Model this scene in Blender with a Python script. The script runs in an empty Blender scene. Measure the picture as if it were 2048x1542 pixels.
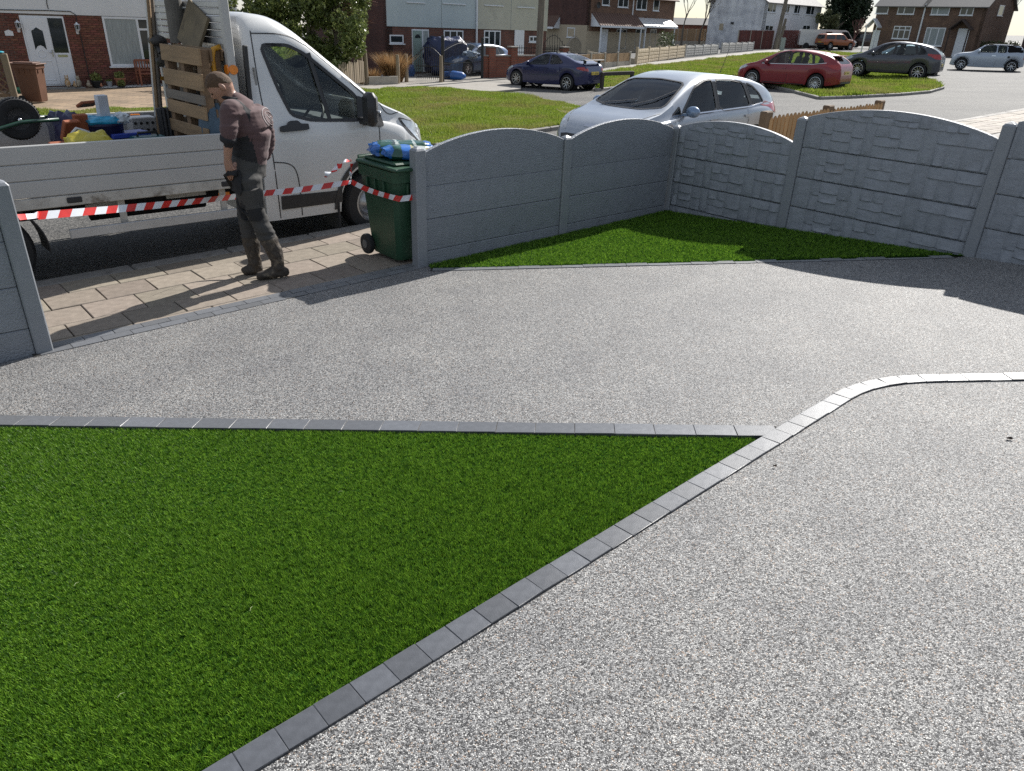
import bpy, bmesh, math, random
import numpy as np
from math import radians, sin, cos, pi, atan2, sqrt, hypot
from mathutils import Vector, Matrix, Euler, noise
from mathutils.geometry import delaunay_2d_cdt, tessellate_polygon
from mathutils.bvhtree import BVHTree

rnd = random.Random(7)
S = bpy.context.scene
COL = S.collection

# ------------------------------------------------------------------ camera
CAM_H = 2.09
FPX = 1451.7                      # focal length for a frame 2048 wide
PITCH, ROLL = radians(26.466), radians(2.143)
_r0 = Vector((1, 0, 0)); _f0 = Vector((0, cos(PITCH), -sin(PITCH))); _u0 = Vector((0, sin(PITCH), cos(PITCH)))
CR = cos(ROLL) * _r0 + sin(ROLL) * _u0
CU = -sin(ROLL) * _r0 + cos(ROLL) * _u0
CF = _f0
cam_data = bpy.data.cameras.new('camera')
cam = bpy.data.objects.new('camera', cam_data); COL.objects.link(cam)
M = Matrix.Identity(4)
for i in range(3):
    M[i][0] = CR[i]; M[i][1] = CU[i]; M[i][2] = -CF[i]
M[2][3] = CAM_H
cam.matrix_world = M
cam_data.sensor_fit = 'HORIZONTAL'; cam_data.sensor_width = 36.0; cam_data.lens = FPX / 2048 * 36
cam_data.clip_start = 0.05; cam_data.clip_end = 3000
S.camera = cam

# ------------------------------------------------------------------ sky and sun
SUN_AZ, SUN_EL = radians(56.6), radians(38.5)     # azimuth measured from +X towards +Y
world = bpy.data.worlds.new('World'); S.world = world; world.use_nodes = True
wn = world.node_tree; wn.nodes.clear()
wo = wn.nodes.new('ShaderNodeOutputWorld'); wb = wn.nodes.new('ShaderNodeBackground')
sky = wn.nodes.new('ShaderNodeTexSky'); sky.sky_type = 'NISHITA'; sky.sun_disc = False
sky.sun_elevation = SUN_EL; sky.sun_rotation = pi / 2 - SUN_AZ
sky.air_density = 1.0; sky.dust_density = 0.3; sky.ozone_density = 1.5; sky.altitude = 50
wb.inputs['Strength'].default_value = 0.066
# thin high cloud over the blue
ctc = wn.nodes.new('ShaderNodeTexCoord'); cno = wn.nodes.new('ShaderNodeTexNoise'); cno.inputs['Scale'].default_value = 2.6; cno.inputs['Detail'].default_value = 7; cno.inputs['Roughness'].default_value = .6
cmp_ = wn.nodes.new('ShaderNodeMapping'); cmp_.inputs['Scale'].default_value = (1, 1, 3.2); wn.links.new(ctc.outputs['Generated'], cmp_.inputs[0]); wn.links.new(cmp_.outputs[0], cno.inputs['Vector'])
crp = wn.nodes.new('ShaderNodeMapRange'); crp.inputs[1].default_value = .38; crp.inputs[2].default_value = .68; crp.inputs[3].default_value = .12; crp.inputs[4].default_value = .85; wn.links.new(cno.outputs['Fac'], crp.inputs[0])
cmx = wn.nodes.new('ShaderNodeMixRGB'); wn.links.new(crp.outputs[0], cmx.inputs[0]); wn.links.new(sky.outputs[0], cmx.inputs[1]); cmx.inputs[2].default_value = (7.4, 7.8, 8.4, 1)
wn.links.new(cmx.outputs[0], wb.inputs[0]); wn.links.new(wb.outputs[0], wo.inputs[0])
sd = bpy.data.lights.new('sun', 'SUN'); sd.energy = 5.0; sd.angle = radians(0.55); sd.color = (1.0, 0.965, 0.91)
so = bpy.data.objects.new('sun', sd); COL.objects.link(so)
sdir = Vector((cos(SUN_EL) * cos(SUN_AZ), cos(SUN_EL) * sin(SUN_AZ), sin(SUN_EL)))
so.rotation_euler = sdir.to_track_quat('Z', 'Y').to_euler(); so.location = (0, 0, 60)
S.view_settings.view_transform = 'Standard'; S.view_settings.look = 'None'
S.view_settings.exposure = 0.66; S.view_settings.gamma = 1.0; S.view_settings.use_curve_mapping = False
S.render.engine = 'CYCLES'
S.cycles.use_denoising = False
S.cycles.max_bounces = 6; S.cycles.diffuse_bounces = 3; S.cycles.glossy_bounces = 3
S.cycles.transmission_bounces = 4; S.cycles.transparent_max_bounces = 8
S.cycles.caustics_reflective = False; S.cycles.caustics_refractive = False

# ------------------------------------------------------------------ the lie of the land
A1 = radians(42.2)                                  # the street runs along D1, the plot rises along D2
D1 = Vector((cos(A1), sin(A1), 0)); D2 = Vector((sin(A1), -cos(A1), 0)); UP = Vector((0, 0, 1))
C0 = Vector((-0.84, 6.70, 0))
def s12(x, y):
    dx, dy = x - C0.x, y - C0.y
    return dx * D1.x + dy * D1.y, dx * D2.x + dy * D2.y
def ter(x, y):
    a, b = s12(x, y)
    return .0155 * a + (.073 * b if b > 0 else .02 * b)
def sp(a, b, dz=0.0):
    "point of the ground from street coordinates: a along the street, b away from it into the plot"
    p = C0 + D1 * a + D2 * b
    return Vector((p.x, p.y, ter(p.x, p.y) + dz))
def ray(px, py):
    return CR * ((px - 1024) / FPX) + CU * ((771 - py) / FPX) + CF
def at(px, py, dz=0.0):
    "where the line of sight through a point of the photograph meets the ground"
    d = ray(px, py); lo, hi = 0.3, None
    f = lambda t: CAM_H + d.z * t - ter(d.x * t, d.y * t) - dz
    t = 0.3
    while t < 600:
        if f(t * 1.01) <= 0: hi = t * 1.01; lo = t; break
        t *= 1.01
    if hi is None: hi = lo = 300
    for _ in range(40):
        m = (lo + hi) / 2
        if f(m) > 0: lo = m
        else: hi = m
    p = d * hi; return Vector((p.x, p.y, CAM_H + p.z))
def aty(px, py, Y):
    d = ray(px, py); p = d * (Y / d.y); return Vector((p.x, p.y, p.z + CAM_H))
# ------------------------------------------------------------------ materials
MATS = {}
def _n(nt, t, **kw):
    n = nt.nodes.new(t)
    for k, v in kw.items():
        if hasattr(n, k): setattr(n, k, v)
    return n
def mat(name, col, rough=.6, var=.12, vs=4.0, bump=0.0, bs=60.0, metal=0.0, spec=.5, coat=0.0, col2=None, m2=.5, m2s=2.0,
        orand=.0, stretch=None, emit=None, trans=0.0, hue=0.0, detail=5, dist=.01, alpha=1.0, subs=0.0, sheen=0.0):
    if name in MATS: return MATS[name]
    m = bpy.data.materials.new(name); m.use_nodes = True; nt = m.node_tree; L = nt.links
    b = nt.nodes['Principled BSDF']
    tc = _n(nt, 'ShaderNodeTexCoord'); mp = _n(nt, 'ShaderNodeMapping'); L.new(tc.outputs['Object'], mp.inputs[0])
    if stretch: mp.inputs['Scale'].default_value = stretch
    n1 = _n(nt, 'ShaderNodeTexNoise'); n1.inputs['Scale'].default_value = vs; n1.inputs['Detail'].default_value = detail
    L.new(mp.outputs[0], n1.inputs['Vector'])
    r = _n(nt, 'ShaderNodeValToRGB'); r.color_ramp.elements[0].position = .3; r.color_ramp.elements[1].position = .72
    c = Vector(col); lo = c * (1 - var); hi = c * (1 + var)
    r.color_ramp.elements[0].color = (*lo, 1); r.color_ramp.elements[1].color = (*[min(1, v) for v in hi], 1)
    L.new(n1.outputs['Fac'], r.inputs[0]); cs = r.outputs[0]
    if col2 is not None:
        n2 = _n(nt, 'ShaderNodeTexNoise'); n2.inputs['Scale'].default_value = m2s; n2.inputs['Detail'].default_value = 8; n2.inputs['Roughness'].default_value = .65
        L.new(mp.outputs[0], n2.inputs['Vector'])
        r2 = _n(nt, 'ShaderNodeValToRGB'); r2.color_ramp.elements[0].position = m2; r2.color_ramp.elements[1].position = min(1, m2 + .16)
        r2.color_ramp.elements[0].color = (0, 0, 0, 1); r2.color_ramp.elements[1].color = (1, 1, 1, 1)
        L.new(n2.outputs['Fac'], r2.inputs[0])
        mx = _n(nt, 'ShaderNodeMixRGB'); L.new(r2.outputs[0], mx.inputs[0]); L.new(cs, mx.inputs[1]); mx.inputs[2].default_value = (*col2, 1); cs = mx.outputs[0]
    if orand or hue:
        oi = _n(nt, 'ShaderNodeObjectInfo'); hs = _n(nt, 'ShaderNodeHueSaturation')
        mr = _n(nt, 'ShaderNodeMapRange'); mr.inputs[3].default_value = 1 - orand; mr.inputs[4].default_value = 1 + orand
        L.new(oi.outputs['Random'], mr.inputs[0]); L.new(mr.outputs[0], hs.inputs['Value'])
        if hue:
            m3 = _n(nt, 'ShaderNodeMapRange'); m3.inputs[3].default_value = .5 - hue; m3.inputs[4].default_value = .5 + hue
            ml = _n(nt, 'ShaderNodeMath', operation='MULTIPLY'); ml.inputs[1].default_value = 7.31
            fr = _n(nt, 'ShaderNodeMath', operation='FRACT'); L.new(oi.outputs['Random'], ml.inputs[0]); L.new(ml.outputs[0], fr.inputs[0])
            L.new(fr.outputs[0], m3.inputs[0]); L.new(m3.outputs[0], hs.inputs['Hue'])
        L.new(cs, hs.inputs['Color']); cs = hs.outputs[0]
    L.new(cs, b.inputs['Base Color'])
    b.inputs['Metallic'].default_value = metal; b.inputs['Specular IOR Level'].default_value = spec
    rr = _n(nt, 'ShaderNodeMapRange'); rr.inputs[3].default_value = max(.02, rough * .85); rr.inputs[4].default_value = min(1, rough * 1.15)
    L.new(n1.outputs['Fac'], rr.inputs[0]); L.new(rr.outputs[0], b.inputs['Roughness'])
    if coat: b.inputs['Coat Weight'].default_value = coat; b.inputs['Coat Roughness'].default_value = .04
    if trans: b.inputs['Transmission Weight'].default_value = trans
    if subs: b.inputs['Subsurface Weight'].default_value = subs; b.inputs['Subsurface Radius'].default_value = (.02, .01, .006)
    if alpha < 1: b.inputs['Alpha'].default_value = alpha
    if sheen: b.inputs['Sheen Weight'].default_value = sheen
    if emit: b.inputs['Emission Color'].default_value = (*emit, 1); b.inputs['Emission Strength'].default_value = 1
    if bump:
        nb = _n(nt, 'ShaderNodeTexNoise'); nb.inputs['Scale'].default_value = bs; nb.inputs['Detail'].default_value = 4
        L.new(mp.outputs[0], nb.inputs['Vector'])
        bp = _n(nt, 'ShaderNodeBump'); bp.inputs['Strength'].default_value = min(1, bump); bp.inputs['Distance'].default_value = dist
        L.new(nb.outputs['Fac'], bp.inputs['Height']); L.new(bp.outputs[0], b.inputs['Normal'])
    MATS[name] = m; return m

def ramp(nt, stops, interp='LINEAR'):
    r = _n(nt, 'ShaderNodeValToRGB'); cr = r.color_ramp; cr.interpolation = interp
    while len(cr.elements) < len(stops): cr.elements.new(.5)
    for e, (p, c) in zip(cr.elements, stops): e.position = p; e.color = (*c, 1)
    return r

# ------------------------------------------------------------------ mesh helpers
class MB:
    def __init__(s): s.v = []; s.f = []; s.m = []; s.cur = 0
    def add(s, vs, fs, M=None):
        o = len(s.v)
        s.v += [tuple(M @ Vector(p)) for p in vs] if M is not None else [tuple(p) for p in vs]
        s.f += [tuple(i + o for i in f) for f in fs]; s.m += [s.cur] * len(fs); return s
    def box(s, c, size, M=None, bev=0.0):
        hx, hy, hz = size[0] / 2, size[1] / 2, size[2] / 2; cx, cy, cz = c
        if bev <= 0:
            vs = [(cx + i * hx, cy + j * hy, cz + k * hz) for i in (-1, 1) for j in (-1, 1) for k in (-1, 1)]
            return s.add(vs, [(0, 1, 3, 2), (4, 6, 7, 5), (0, 4, 5, 1), (2, 3, 7, 6), (0, 2, 6, 4), (1, 5, 7, 3)], M)
        b = min(bev, hx * .9, hy * .9, hz * .9)
        vs = []; ix = {}
        for i in (-1, 1):
            for j in (-1, 1):
                for k in (-1, 1):
                    for a in range(3):
                        p = [hx - b, hy - b, hz - b]; p[a] += b
                        ix[i, j, k, a] = len(vs); vs.append((cx + i * p[0], cy + j * p[1], cz + k * p[2]))
        fs = []
        for a in range(3):
            o1, o2 = [q for q in range(3) if q != a]
            for sg in (-1, 1):
                q = []
                for (u, w) in ((-1, -1), (1, -1), (1, 1), (-1, 1)):
                    k = [0, 0, 0]; k[a] = sg; k[o1] = u; k[o2] = w; q.append(ix[(*k, a)])
                flip = (sg < 0) ^ (a == 1)
                fs.append(tuple(reversed(q)) if flip else tuple(q))
        for a in range(3):
            o1, o2 = [q for q in range(3) if q != a]
            for u in (-1, 1):
                for w in (-1, 1):
                    k0 = [0, 0, 0]; k0[a] = -1; k0[o1] = u; k0[o2] = w; k1 = list(k0); k1[a] = 1
                    fs.append((ix[(*k0, o1)], ix[(*k1, o1)], ix[(*k1, o2)], ix[(*k0, o2)]))
        for i in (-1, 1):
            for j in (-1, 1):
                for k in (-1, 1): fs.append((ix[i, j, k, 0], ix[i, j, k, 1], ix[i, j, k, 2]))
        return s.add(vs, fs, M)
    def bar(s, p0, p1, w, h, bev=0.0, up=UP):
        p0 = Vector(p0); p1 = Vector(p1); d = p1 - p0; L = d.length; d.normalize()
        y = Vector(up).cross(d)
        if y.length < 1e-4: y = Vector((1, 0, 0)).cross(d)
        y.normalize(); z = d.cross(y)
        M = Matrix((( d.x, y.x, z.x, 0), (d.y, y.y, z.y, 0), (d.z, y.z, z.z, 0), (0, 0, 0, 1))); M.translation = (p0 + p1) / 2
        return s.box((0, 0, 0), (L, w, h), M, bev)
    def tube(s, pts, r, n=8, caps=True, M=None):
        pts = [Vector(p) for p in pts]; k = len(pts)
        rs = r if isinstance(r, (list, tuple)) else [r] * k
        vs = []; fs = []; ref = None
        for i, p in enumerate(pts):
            t = (pts[min(i + 1, k - 1)] - pts[max(i - 1, 0)]); t = t.normalized() if t.length > 1e-9 else Vector((0, 0, 1))
            if ref is None: ref = Vector((0, 0, 1)) if abs(t.z) < .9 else Vector((1, 0, 0))
            a = t.cross(ref)
            if a.length < 1e-5: a = t.orthogonal()
            a.normalize(); b = a.cross(t); ref = b
            for j in range(n):
                q = 2 * pi * j / n; vs.append(p + (a * cos(q) + b * sin(q)) * rs[i])
        for i in range(k - 1):
            for j in range(n): fs.append((i * n + j, i * n + (j + 1) % n, (i + 1) * n + (j + 1) % n, (i + 1) * n + j))
        if caps: fs.append(tuple(range(n))); fs.append(tuple(reversed(range((k - 1) * n, k * n))))
        return s.add(vs, fs, M)
    def cyl(s, p0, p1, r0, r1=None, n=16, M=None): return s.tube([p0, p1], [r0, r0 if r1 is None else r1], n, True, M)
    def lathe(s, prof, n=24, M=None, closed=False, a0=0, a1=2 * pi):
        "profile of (radius, z), turned about z"
        vs = []; fs = []; k = len(prof); full = abs(a1 - a0 - 2 * pi) < 1e-6; m = n if full else n + 1
        for r, z in prof:
            for j in range(m):
                q = a0 + (a1 - a0) * j / n; vs.append((r * cos(q), r * sin(q), z))
        rng = k if closed else k - 1
        for i in range(rng):
            for j in range(n):
                j2 = (j + 1) % m; i2 = (i + 1) % k
                fs.append((i * m + j, i * m + j2, i2 * m + j2, i2 * m + j))
        return s.add(vs, fs, M)
    def prism(s, poly, z0, z1, M=None):
        n = len(poly); vs = [(x, y, z0) for x, y in poly] + [(x, y, z1) for x, y in poly]
        fs = [(i, (i + 1) % n, n + (i + 1) % n, n + i) for i in range(n)]
        if n <= 4: tr = [tuple(range(n))]
        else: tr = [t for t in tessellate_polygon([[Vector((x, y, 0)) for x, y in poly]])]
        fs += [tuple(reversed(t)) for t in tr] + [tuple(i + n for i in t) for t in tr]
        return s.add(vs, fs, M)
    def ball(s, c, r, n=12, m=8, M=None):
        rx, ry, rz = r if isinstance(r, (tuple, list)) else (r, r, r)
        vs = [(c[0], c[1], c[2] - rz)]; fs = []
        for i in range(1, m):
            a = -pi / 2 + pi * i / m
            for j in range(n): vs.append((c[0] + rx * cos(a) * cos(2 * pi * j / n), c[1] + ry * cos(a) * sin(2 * pi * j / n), c[2] + rz * sin(a)))
        vs.append((c[0], c[1], c[2] + rz)); e = len(vs) - 1
        for j in range(n): fs.append((0, 1 + (j + 1) % n, 1 + j)); fs.append((e, 1 + (m - 2) * n + j, 1 + (m - 2) * n + (j + 1) % n))
        for i in range(m - 2):
            for j in range(n): fs.append((1 + i * n + j, 1 + i * n + (j + 1) % n, 1 + (i + 1) * n + (j + 1) % n, 1 + (i + 1) * n + j))
        return s.add(vs, fs, M)
    def mesh(s, name, mats, smooth=False, fix=True):
        me = bpy.data.meshes.new(name); me.from_pydata(s.v, [], s.f)
        for m in (mats if isinstance(mats, (list, tuple)) else [mats]): me.materials.append(m)
        if any(s.m): me.polygons.foreach_set('material_index', s.m)
        if fix:
            bm = bmesh.new(); bm.from_mesh(me); bmesh.ops.recalc_face_normals(bm, faces=bm.faces); bm.to_mesh(me); bm.free()
        if smooth:
            me.polygons.foreach_set('use_smooth', [True] * len(me.polygons))
            if smooth is not True: me.set_sharp_from_angle(angle=radians(smooth))
        me.update(); return me

def link(name, me, parent=None, M=None, world=False):
    o = bpy.data.objects.new(name, me); COL.objects.link(o)
    if M is not None: o.matrix_basis = M
    if parent is not None:
        o.parent = parent
        if world: o.matrix_parent_inverse = wmat(parent).inverted()
    return o
def wmat(o):
    m = o.matrix_basis.copy()
    if o.parent is not None: m = wmat(o.parent) @ o.matrix_parent_inverse @ m
    return m
def part(name, mb, m, parent, smooth=False, world=False, M=None, label=None):
    o = link(name, mb.mesh(name, m, smooth), parent, M, world)
    if label: o['label'] = label
    return o
def thing(name, label, cat, loc=(0, 0, 0), rz=0.0, group=None, M=None):
    o = bpy.data.objects.new(name, None); COL.objects.link(o); o.empty_display_size = .1
    if M is not None: o.matrix_basis = M
    else: o.location = loc; o.rotation_euler = (0, 0, rz); o.matrix_basis = Matrix.Translation(Vector(loc)) @ Matrix.Rotation(rz, 4, 'Z')
    o['label'] = label; o['category'] = cat
    if group: o['group'] = group
    return o
def tag(o, label=None, cat=None, group=None, kind=None):
    for k, v in (('label', label), ('category', cat), ('group', group), ('kind', kind)):
        if v: o[k] = v
    return o
def single(name, mb, m, label, cat, group=None, smooth=False, M=None):
    "a thing that is one mesh, built in world coordinates or placed by M"
    return tag(link(name, mb.mesh(name, m, smooth), None, M), label, cat, group)
def copy_tree(o, parent=None):
    c = o.copy(); COL.objects.link(c)
    if parent is not None: c.parent = parent
    for ch in list(o.children): copy_tree(ch, c)
    return c
def frame(x, y, z, o):
    "matrix from three axes and an origin"
    return Matrix(((x[0], y[0], z[0], o[0]), (x[1], y[1], z[1], o[1]), (x[2], y[2], z[2], o[2]), (0, 0, 0, 1)))
def flat(poly, m, name, dz=0.0, thick=None, kind='structure', parent=None):
    "a flat patch of ground from a list of 3D points (one plane)"
    pts = [Vector(p) + Vector((0, 0, dz)) for p in poly]; n = len(pts)
    mb = MB(); tr = tessellate_polygon([[Vector((p.x, p.y, 0)) for p in pts]])
    mb.add(pts, [tuple(t) for t in tr])
    if thick:
        lo = [p - Vector((0, 0, thick)) for p in pts]
        mb.add(pts + lo, [(i, (i + 1) % n, n + (i + 1) % n, n + i) for i in range(n)])
    me = bpy.data.meshes.new(name); me.from_pydata(mb.v, [], mb.f); me.materials.append(m)
    bm = bmesh.new(); bm.from_mesh(me); bmesh.ops.remove_doubles(bm, verts=bm.verts, dist=1e-5); bmesh.ops.recalc_face_normals(bm, faces=bm.faces)
    up = sum(f.normal.z * f.calc_area() for f in bm.faces)
    if up < 0: bmesh.ops.reverse_faces(bm, faces=bm.faces)
    bm.to_mesh(me); bm.free()
    o = link(name, me, parent); 
    if kind and parent is None: o['kind'] = kind
    return o
def inpoly(x, y, poly):
    c = np.zeros(np.shape(x), bool); n = len(poly)
    for i in range(n):
        x0, y0 = poly[i][0], poly[i][1]; x1, y1 = poly[i - 1][0], poly[i - 1][1]
        with np.errstate(divide='ignore', invalid='ignore'):
            k = ((y0 > y) != (y1 > y)) & (x < (x1 - x0) * (y - y0) / (y1 - y0 + 1e-12) + x0)
        c ^= k
    return c
def np_mesh(name, verts, tris, m, uvcol=None):
    "fast mesh from numpy arrays of vertices and triangles"
    me = bpy.data.meshes.new(name); nv, nt = len(verts), len(tris)
    me.vertices.add(nv); me.vertices.foreach_set('co', np.asarray(verts, np.float32).ravel())
    me.loops.add(nt * 3); me.loops.foreach_set('vertex_index', np.asarray(tris, np.int32).ravel())
    me.polygons.add(nt); me.polygons.foreach_set('loop_start', np.arange(0, nt * 3, 3, dtype=np.int32))
    if uvcol is not None:
        a = me.color_attributes.new('tint', 'FLOAT_COLOR', 'POINT'); a.data.foreach_set('color', np.asarray(uvcol, np.float32).ravel())
    me.materials.append(m); me.update(calc_edges=True); return me
def tern(x, y):
    dx, dy = x - C0.x, y - C0.y; a = dx * D1.x + dy * D1.y; b = dx * D2.x + dy * D2.y
    return .0155 * a + np.where(b > 0, .073 * b, .02 * b)
def blades(name, poly, dens, h, w, m, label, seed=1, dz=0.0, lean=.6, clump=None, cat='grass', hv=.35, spread=0.0):
    "real blades of grass over a patch: one triangle each, scattered, leaning every way"
    g = np.random.default_rng(seed)
    P = np.array([(p[0], p[1]) for p in poly]); lo, hi = P.min(0), P.max(0); area = float(np.prod(hi - lo))
    nmax = int(area * (dens if not callable(dens) else dens(None)))
    x = g.uniform(lo[0], hi[0], nmax); y = g.uniform(lo[1], hi[1], nmax); k = inpoly(x, y, P)
    x, y = x[k], y[k]
    if callable(dens): k = g.uniform(size=len(x)) < dens((x, y)) / dens(None); x, y = x[k], y[k]
    n = len(x); z = tern(x, y) + dz
    a = g.uniform(0, 2 * pi, n); hh = h * g.uniform(1 - hv, 1 + hv, n); sc = 1.0
    if clump is not None: sc = clump(x, y, g); hh = hh * sc
    ln = lean * g.uniform(.2, 1, n) * hh; b = g.uniform(0, 2 * pi, n)
    dx, dy = np.cos(a) * w / 2, np.sin(a) * w / 2
    V = np.empty((n, 3, 3), np.float32)
    V[:, 0] = np.stack([x - dx, y - dy, z], 1); V[:, 1] = np.stack([x + dx, y + dy, z], 1)
    V[:, 2] = np.stack([x + np.cos(b) * ln, y + np.sin(b) * ln, z + hh], 1)
    t = g.uniform(0, 1, n); C = np.ones((n, 3, 4), np.float32); C[:, :, 0] = t[:, None]; C[:, :, 1] = g.uniform(0, 1, n)[:, None]
    me = np_mesh(name, V.reshape(-1, 3), np.arange(n * 3).reshape(-1, 3), m, C.reshape(-1, 4))
    o = link(name, me); tag(o, label, cat, None, 'stuff'); return o
def turf(name, poly, dens, h, w, m, label, seed=1, dz=0.0, per=6, rad=.004, clump=None):
    "artificial pile: little tufts of splayed blades with dark gaps between them"
    g = np.random.default_rng(seed); P = np.array([(p[0], p[1]) for p in poly]); lo, hi = P.min(0), P.max(0); n = int(float(np.prod(hi - lo)) * dens(None))
    x = g.uniform(lo[0], hi[0], n); y = g.uniform(lo[1], hi[1], n); k = inpoly(x, y, P); x, y = x[k], y[k]
    k = g.uniform(size=len(x)) < dens((x, y)) / dens(None); x, y = x[k], y[k]; n = len(x); z = tern(x, y) + dz
    sc = clump(x, y, g) if clump else np.ones(n); tt = np.clip(g.normal(.5, .26, n), 0, 1); ph = g.uniform(0, 2 * pi, n)
    V = np.empty((n, per, 3, 3), np.float32); C = np.ones((n, per, 3, 4), np.float32)
    for j in range(per):
        a = ph + 2 * pi * j / per + g.uniform(-.5, .5, n); r0 = rad * g.uniform(.2, 1, n); bx, by = x + np.cos(a) * r0, y + np.sin(a) * r0; hh = h * sc * g.uniform(.6, 1.15, n); ln = hh * g.uniform(.15, .95, n); dx, dy = -np.sin(a) * w / 2, np.cos(a) * w / 2
        V[:, j, 0] = np.stack([bx - dx, by - dy, z], 1); V[:, j, 1] = np.stack([bx + dx, by + dy, z], 1); V[:, j, 2] = np.stack([bx + np.cos(a) * ln, by + np.sin(a) * ln, z + hh], 1); C[:, j, :, 0] = np.clip(tt + g.uniform(-.3, .3, n), 0, 1)[:, None]
    o = link(name, np_mesh(name, V.reshape(-1, 3), np.arange(n * per * 3).reshape(-1, 3), m, C.reshape(-1, 4))); tag(o, label, 'grass', None, 'stuff'); return o
def grass_mat(name, stops, rough=.5, transl=.25, dry=None, dscale=.8):
    if name in MATS: return MATS[name]
    m = bpy.data.materials.new(name); m.use_nodes = True; nt = m.node_tree; L = nt.links; b = nt.nodes['Principled BSDF']
    a = _n(nt, 'ShaderNodeVertexColor'); a.layer_name = 'tint'; sx = _n(nt, 'ShaderNodeSeparateColor'); L.new(a.outputs[0], sx.inputs[0])
    r = ramp(nt, stops); L.new(sx.outputs[0], r.inputs[0]); cs = r.outputs[0]
    if dry:
        tc = _n(nt, 'ShaderNodeTexCoord'); n1 = _n(nt, 'ShaderNodeTexNoise'); n1.inputs['Scale'].default_value = dscale; n1.inputs['Detail'].default_value = 6
        L.new(tc.outputs['Object'], n1.inputs['Vector']); r2 = ramp(nt, [(.46, (0, 0, 0)), (.66, (1, 1, 1))]); L.new(n1.outputs['Fac'], r2.inputs[0])
        mx = _n(nt, 'ShaderNodeMixRGB'); L.new(r2.outputs[0], mx.inputs[0]); L.new(cs, mx.inputs[1]); mx.inputs[2].default_value = (*dry, 1); cs = mx.outputs[0]
    L.new(cs, b.inputs['Base Color']); b.inputs['Roughness'].default_value = rough; b.inputs['Specular IOR Level'].default_value = .3
    tr = _n(nt, 'ShaderNodeBsdfTranslucent'); L.new(cs, tr.inputs[0]); ms = _n(nt, 'ShaderNodeMixShader'); ms.inputs[0].default_value = transl
    L.new(b.outputs[0], ms.inputs[1]); L.new(tr.outputs[0], ms.inputs[2]); L.new(ms.outputs[0], nt.nodes['Material Output'].inputs[0])
    MATS[name] = m; return m
# ------------------------------------------------------------------ ground surfaces
def resin_mat():
    m = bpy.data.materials.new('resin_gravel'); m.use_nodes = True; nt = m.node_tree; L = nt.links; b = nt.nodes['Principled BSDF']
    tc = _n(nt, 'ShaderNodeTexCoord')
    nz = _n(nt, 'ShaderNodeTexNoise'); nz.inputs['Scale'].default_value = 60; L.new(tc.outputs['Object'], nz.inputs['Vector'])
    av = _n(nt, 'ShaderNodeMixRGB'); av.inputs[0].default_value = .006; L.new(tc.outputs['Object'], av.inputs[1]); L.new(nz.outputs['Color'], av.inputs[2])
    v = _n(nt, 'ShaderNodeTexVoronoi'); v.inputs['Scale'].default_value = 230; L.new(av.outputs[0], v.inputs['Vector'])
    v2 = _n(nt, 'ShaderNodeTexVoronoi', feature='DISTANCE_TO_EDGE'); v2.inputs['Scale'].default_value = 230; L.new(av.outputs[0], v2.inputs['Vector'])
    sc = _n(nt, 'ShaderNodeSeparateColor'); L.new(v.outputs['Color'], sc.inputs[0])
    r = ramp(nt, [(0, (.022, .022, .024)), (.20, (.10, .10, .102)), (.38, (.245, .245, .246)), (.56, (.385, .382, .375)), (.82, (.57, .562, .54)), (.95, (.40, .31, .245))], 'CONSTANT')
    L.new(sc.outputs[0], r.inputs[0])
    er = ramp(nt, [(0, (.03, .03, .03)), (.22, (1, 1, 1))]); L.new(v2.outputs['Distance'], er.inputs[0])
    mu = _n(nt, 'ShaderNodeMixRGB', blend_type='MULTIPLY'); mu.inputs[0].default_value = .85; L.new(r.outputs[0], mu.inputs[1]); L.new(er.outputs[0], mu.inputs[2])
    n2 = _n(nt, 'ShaderNodeTexNoise'); n2.inputs['Scale'].default_value = 2.2; n2.inputs['Detail'].default_value = 6; L.new(tc.outputs['Object'], n2.inputs['Vector'])
    r2 = ramp(nt, [(.3, (.84, .84, .85)), (.7, (1.12, 1.11, 1.09))]); L.new(n2.outputs['Fac'], r2.inputs[0])
    m2 = _n(nt, 'ShaderNodeMixRGB', blend_type='MULTIPLY'); m2.inputs[0].default_value = 1; L.new(mu.outputs[0], m2.inputs[1]); L.new(r2.outputs[0], m2.inputs[2])
    L.new(m2.outputs[0], b.inputs['Base Color'])
    rr = _n(nt, 'ShaderNodeMapRange'); rr.inputs[3].default_value = .42; rr.inputs[4].default_value = .7; L.new(sc.outputs[1], rr.inputs[0]); L.new(rr.outputs[0], b.inputs['Roughness'])
    b.inputs['Specular IOR Level'].default_value = .4; b.inputs['Sheen Weight'].default_value = .12; b.inputs['Sheen Roughness'].default_value = .4
    hm = _n(nt, 'ShaderNodeMath', operation='SUBTRACT'); hm.inputs[0].default_value = 1; L.new(v.outputs['Distance'], hm.inputs[1])
    hs = _n(nt, 'ShaderNodeMath', operation='ADD'); L.new(hm.outputs[0], hs.inputs[0]); L.new(sc.outputs[2], hs.inputs[1])
    bp = _n(nt, 'ShaderNodeBump'); bp.inputs['Strength'].default_value = .6; bp.inputs['Distance'].default_value = .003
    L.new(hs.outputs[0], bp.inputs['Height']); L.new(bp.outputs[0], b.inputs['Normal'])
    MATS['resin'] = m; return m
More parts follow.
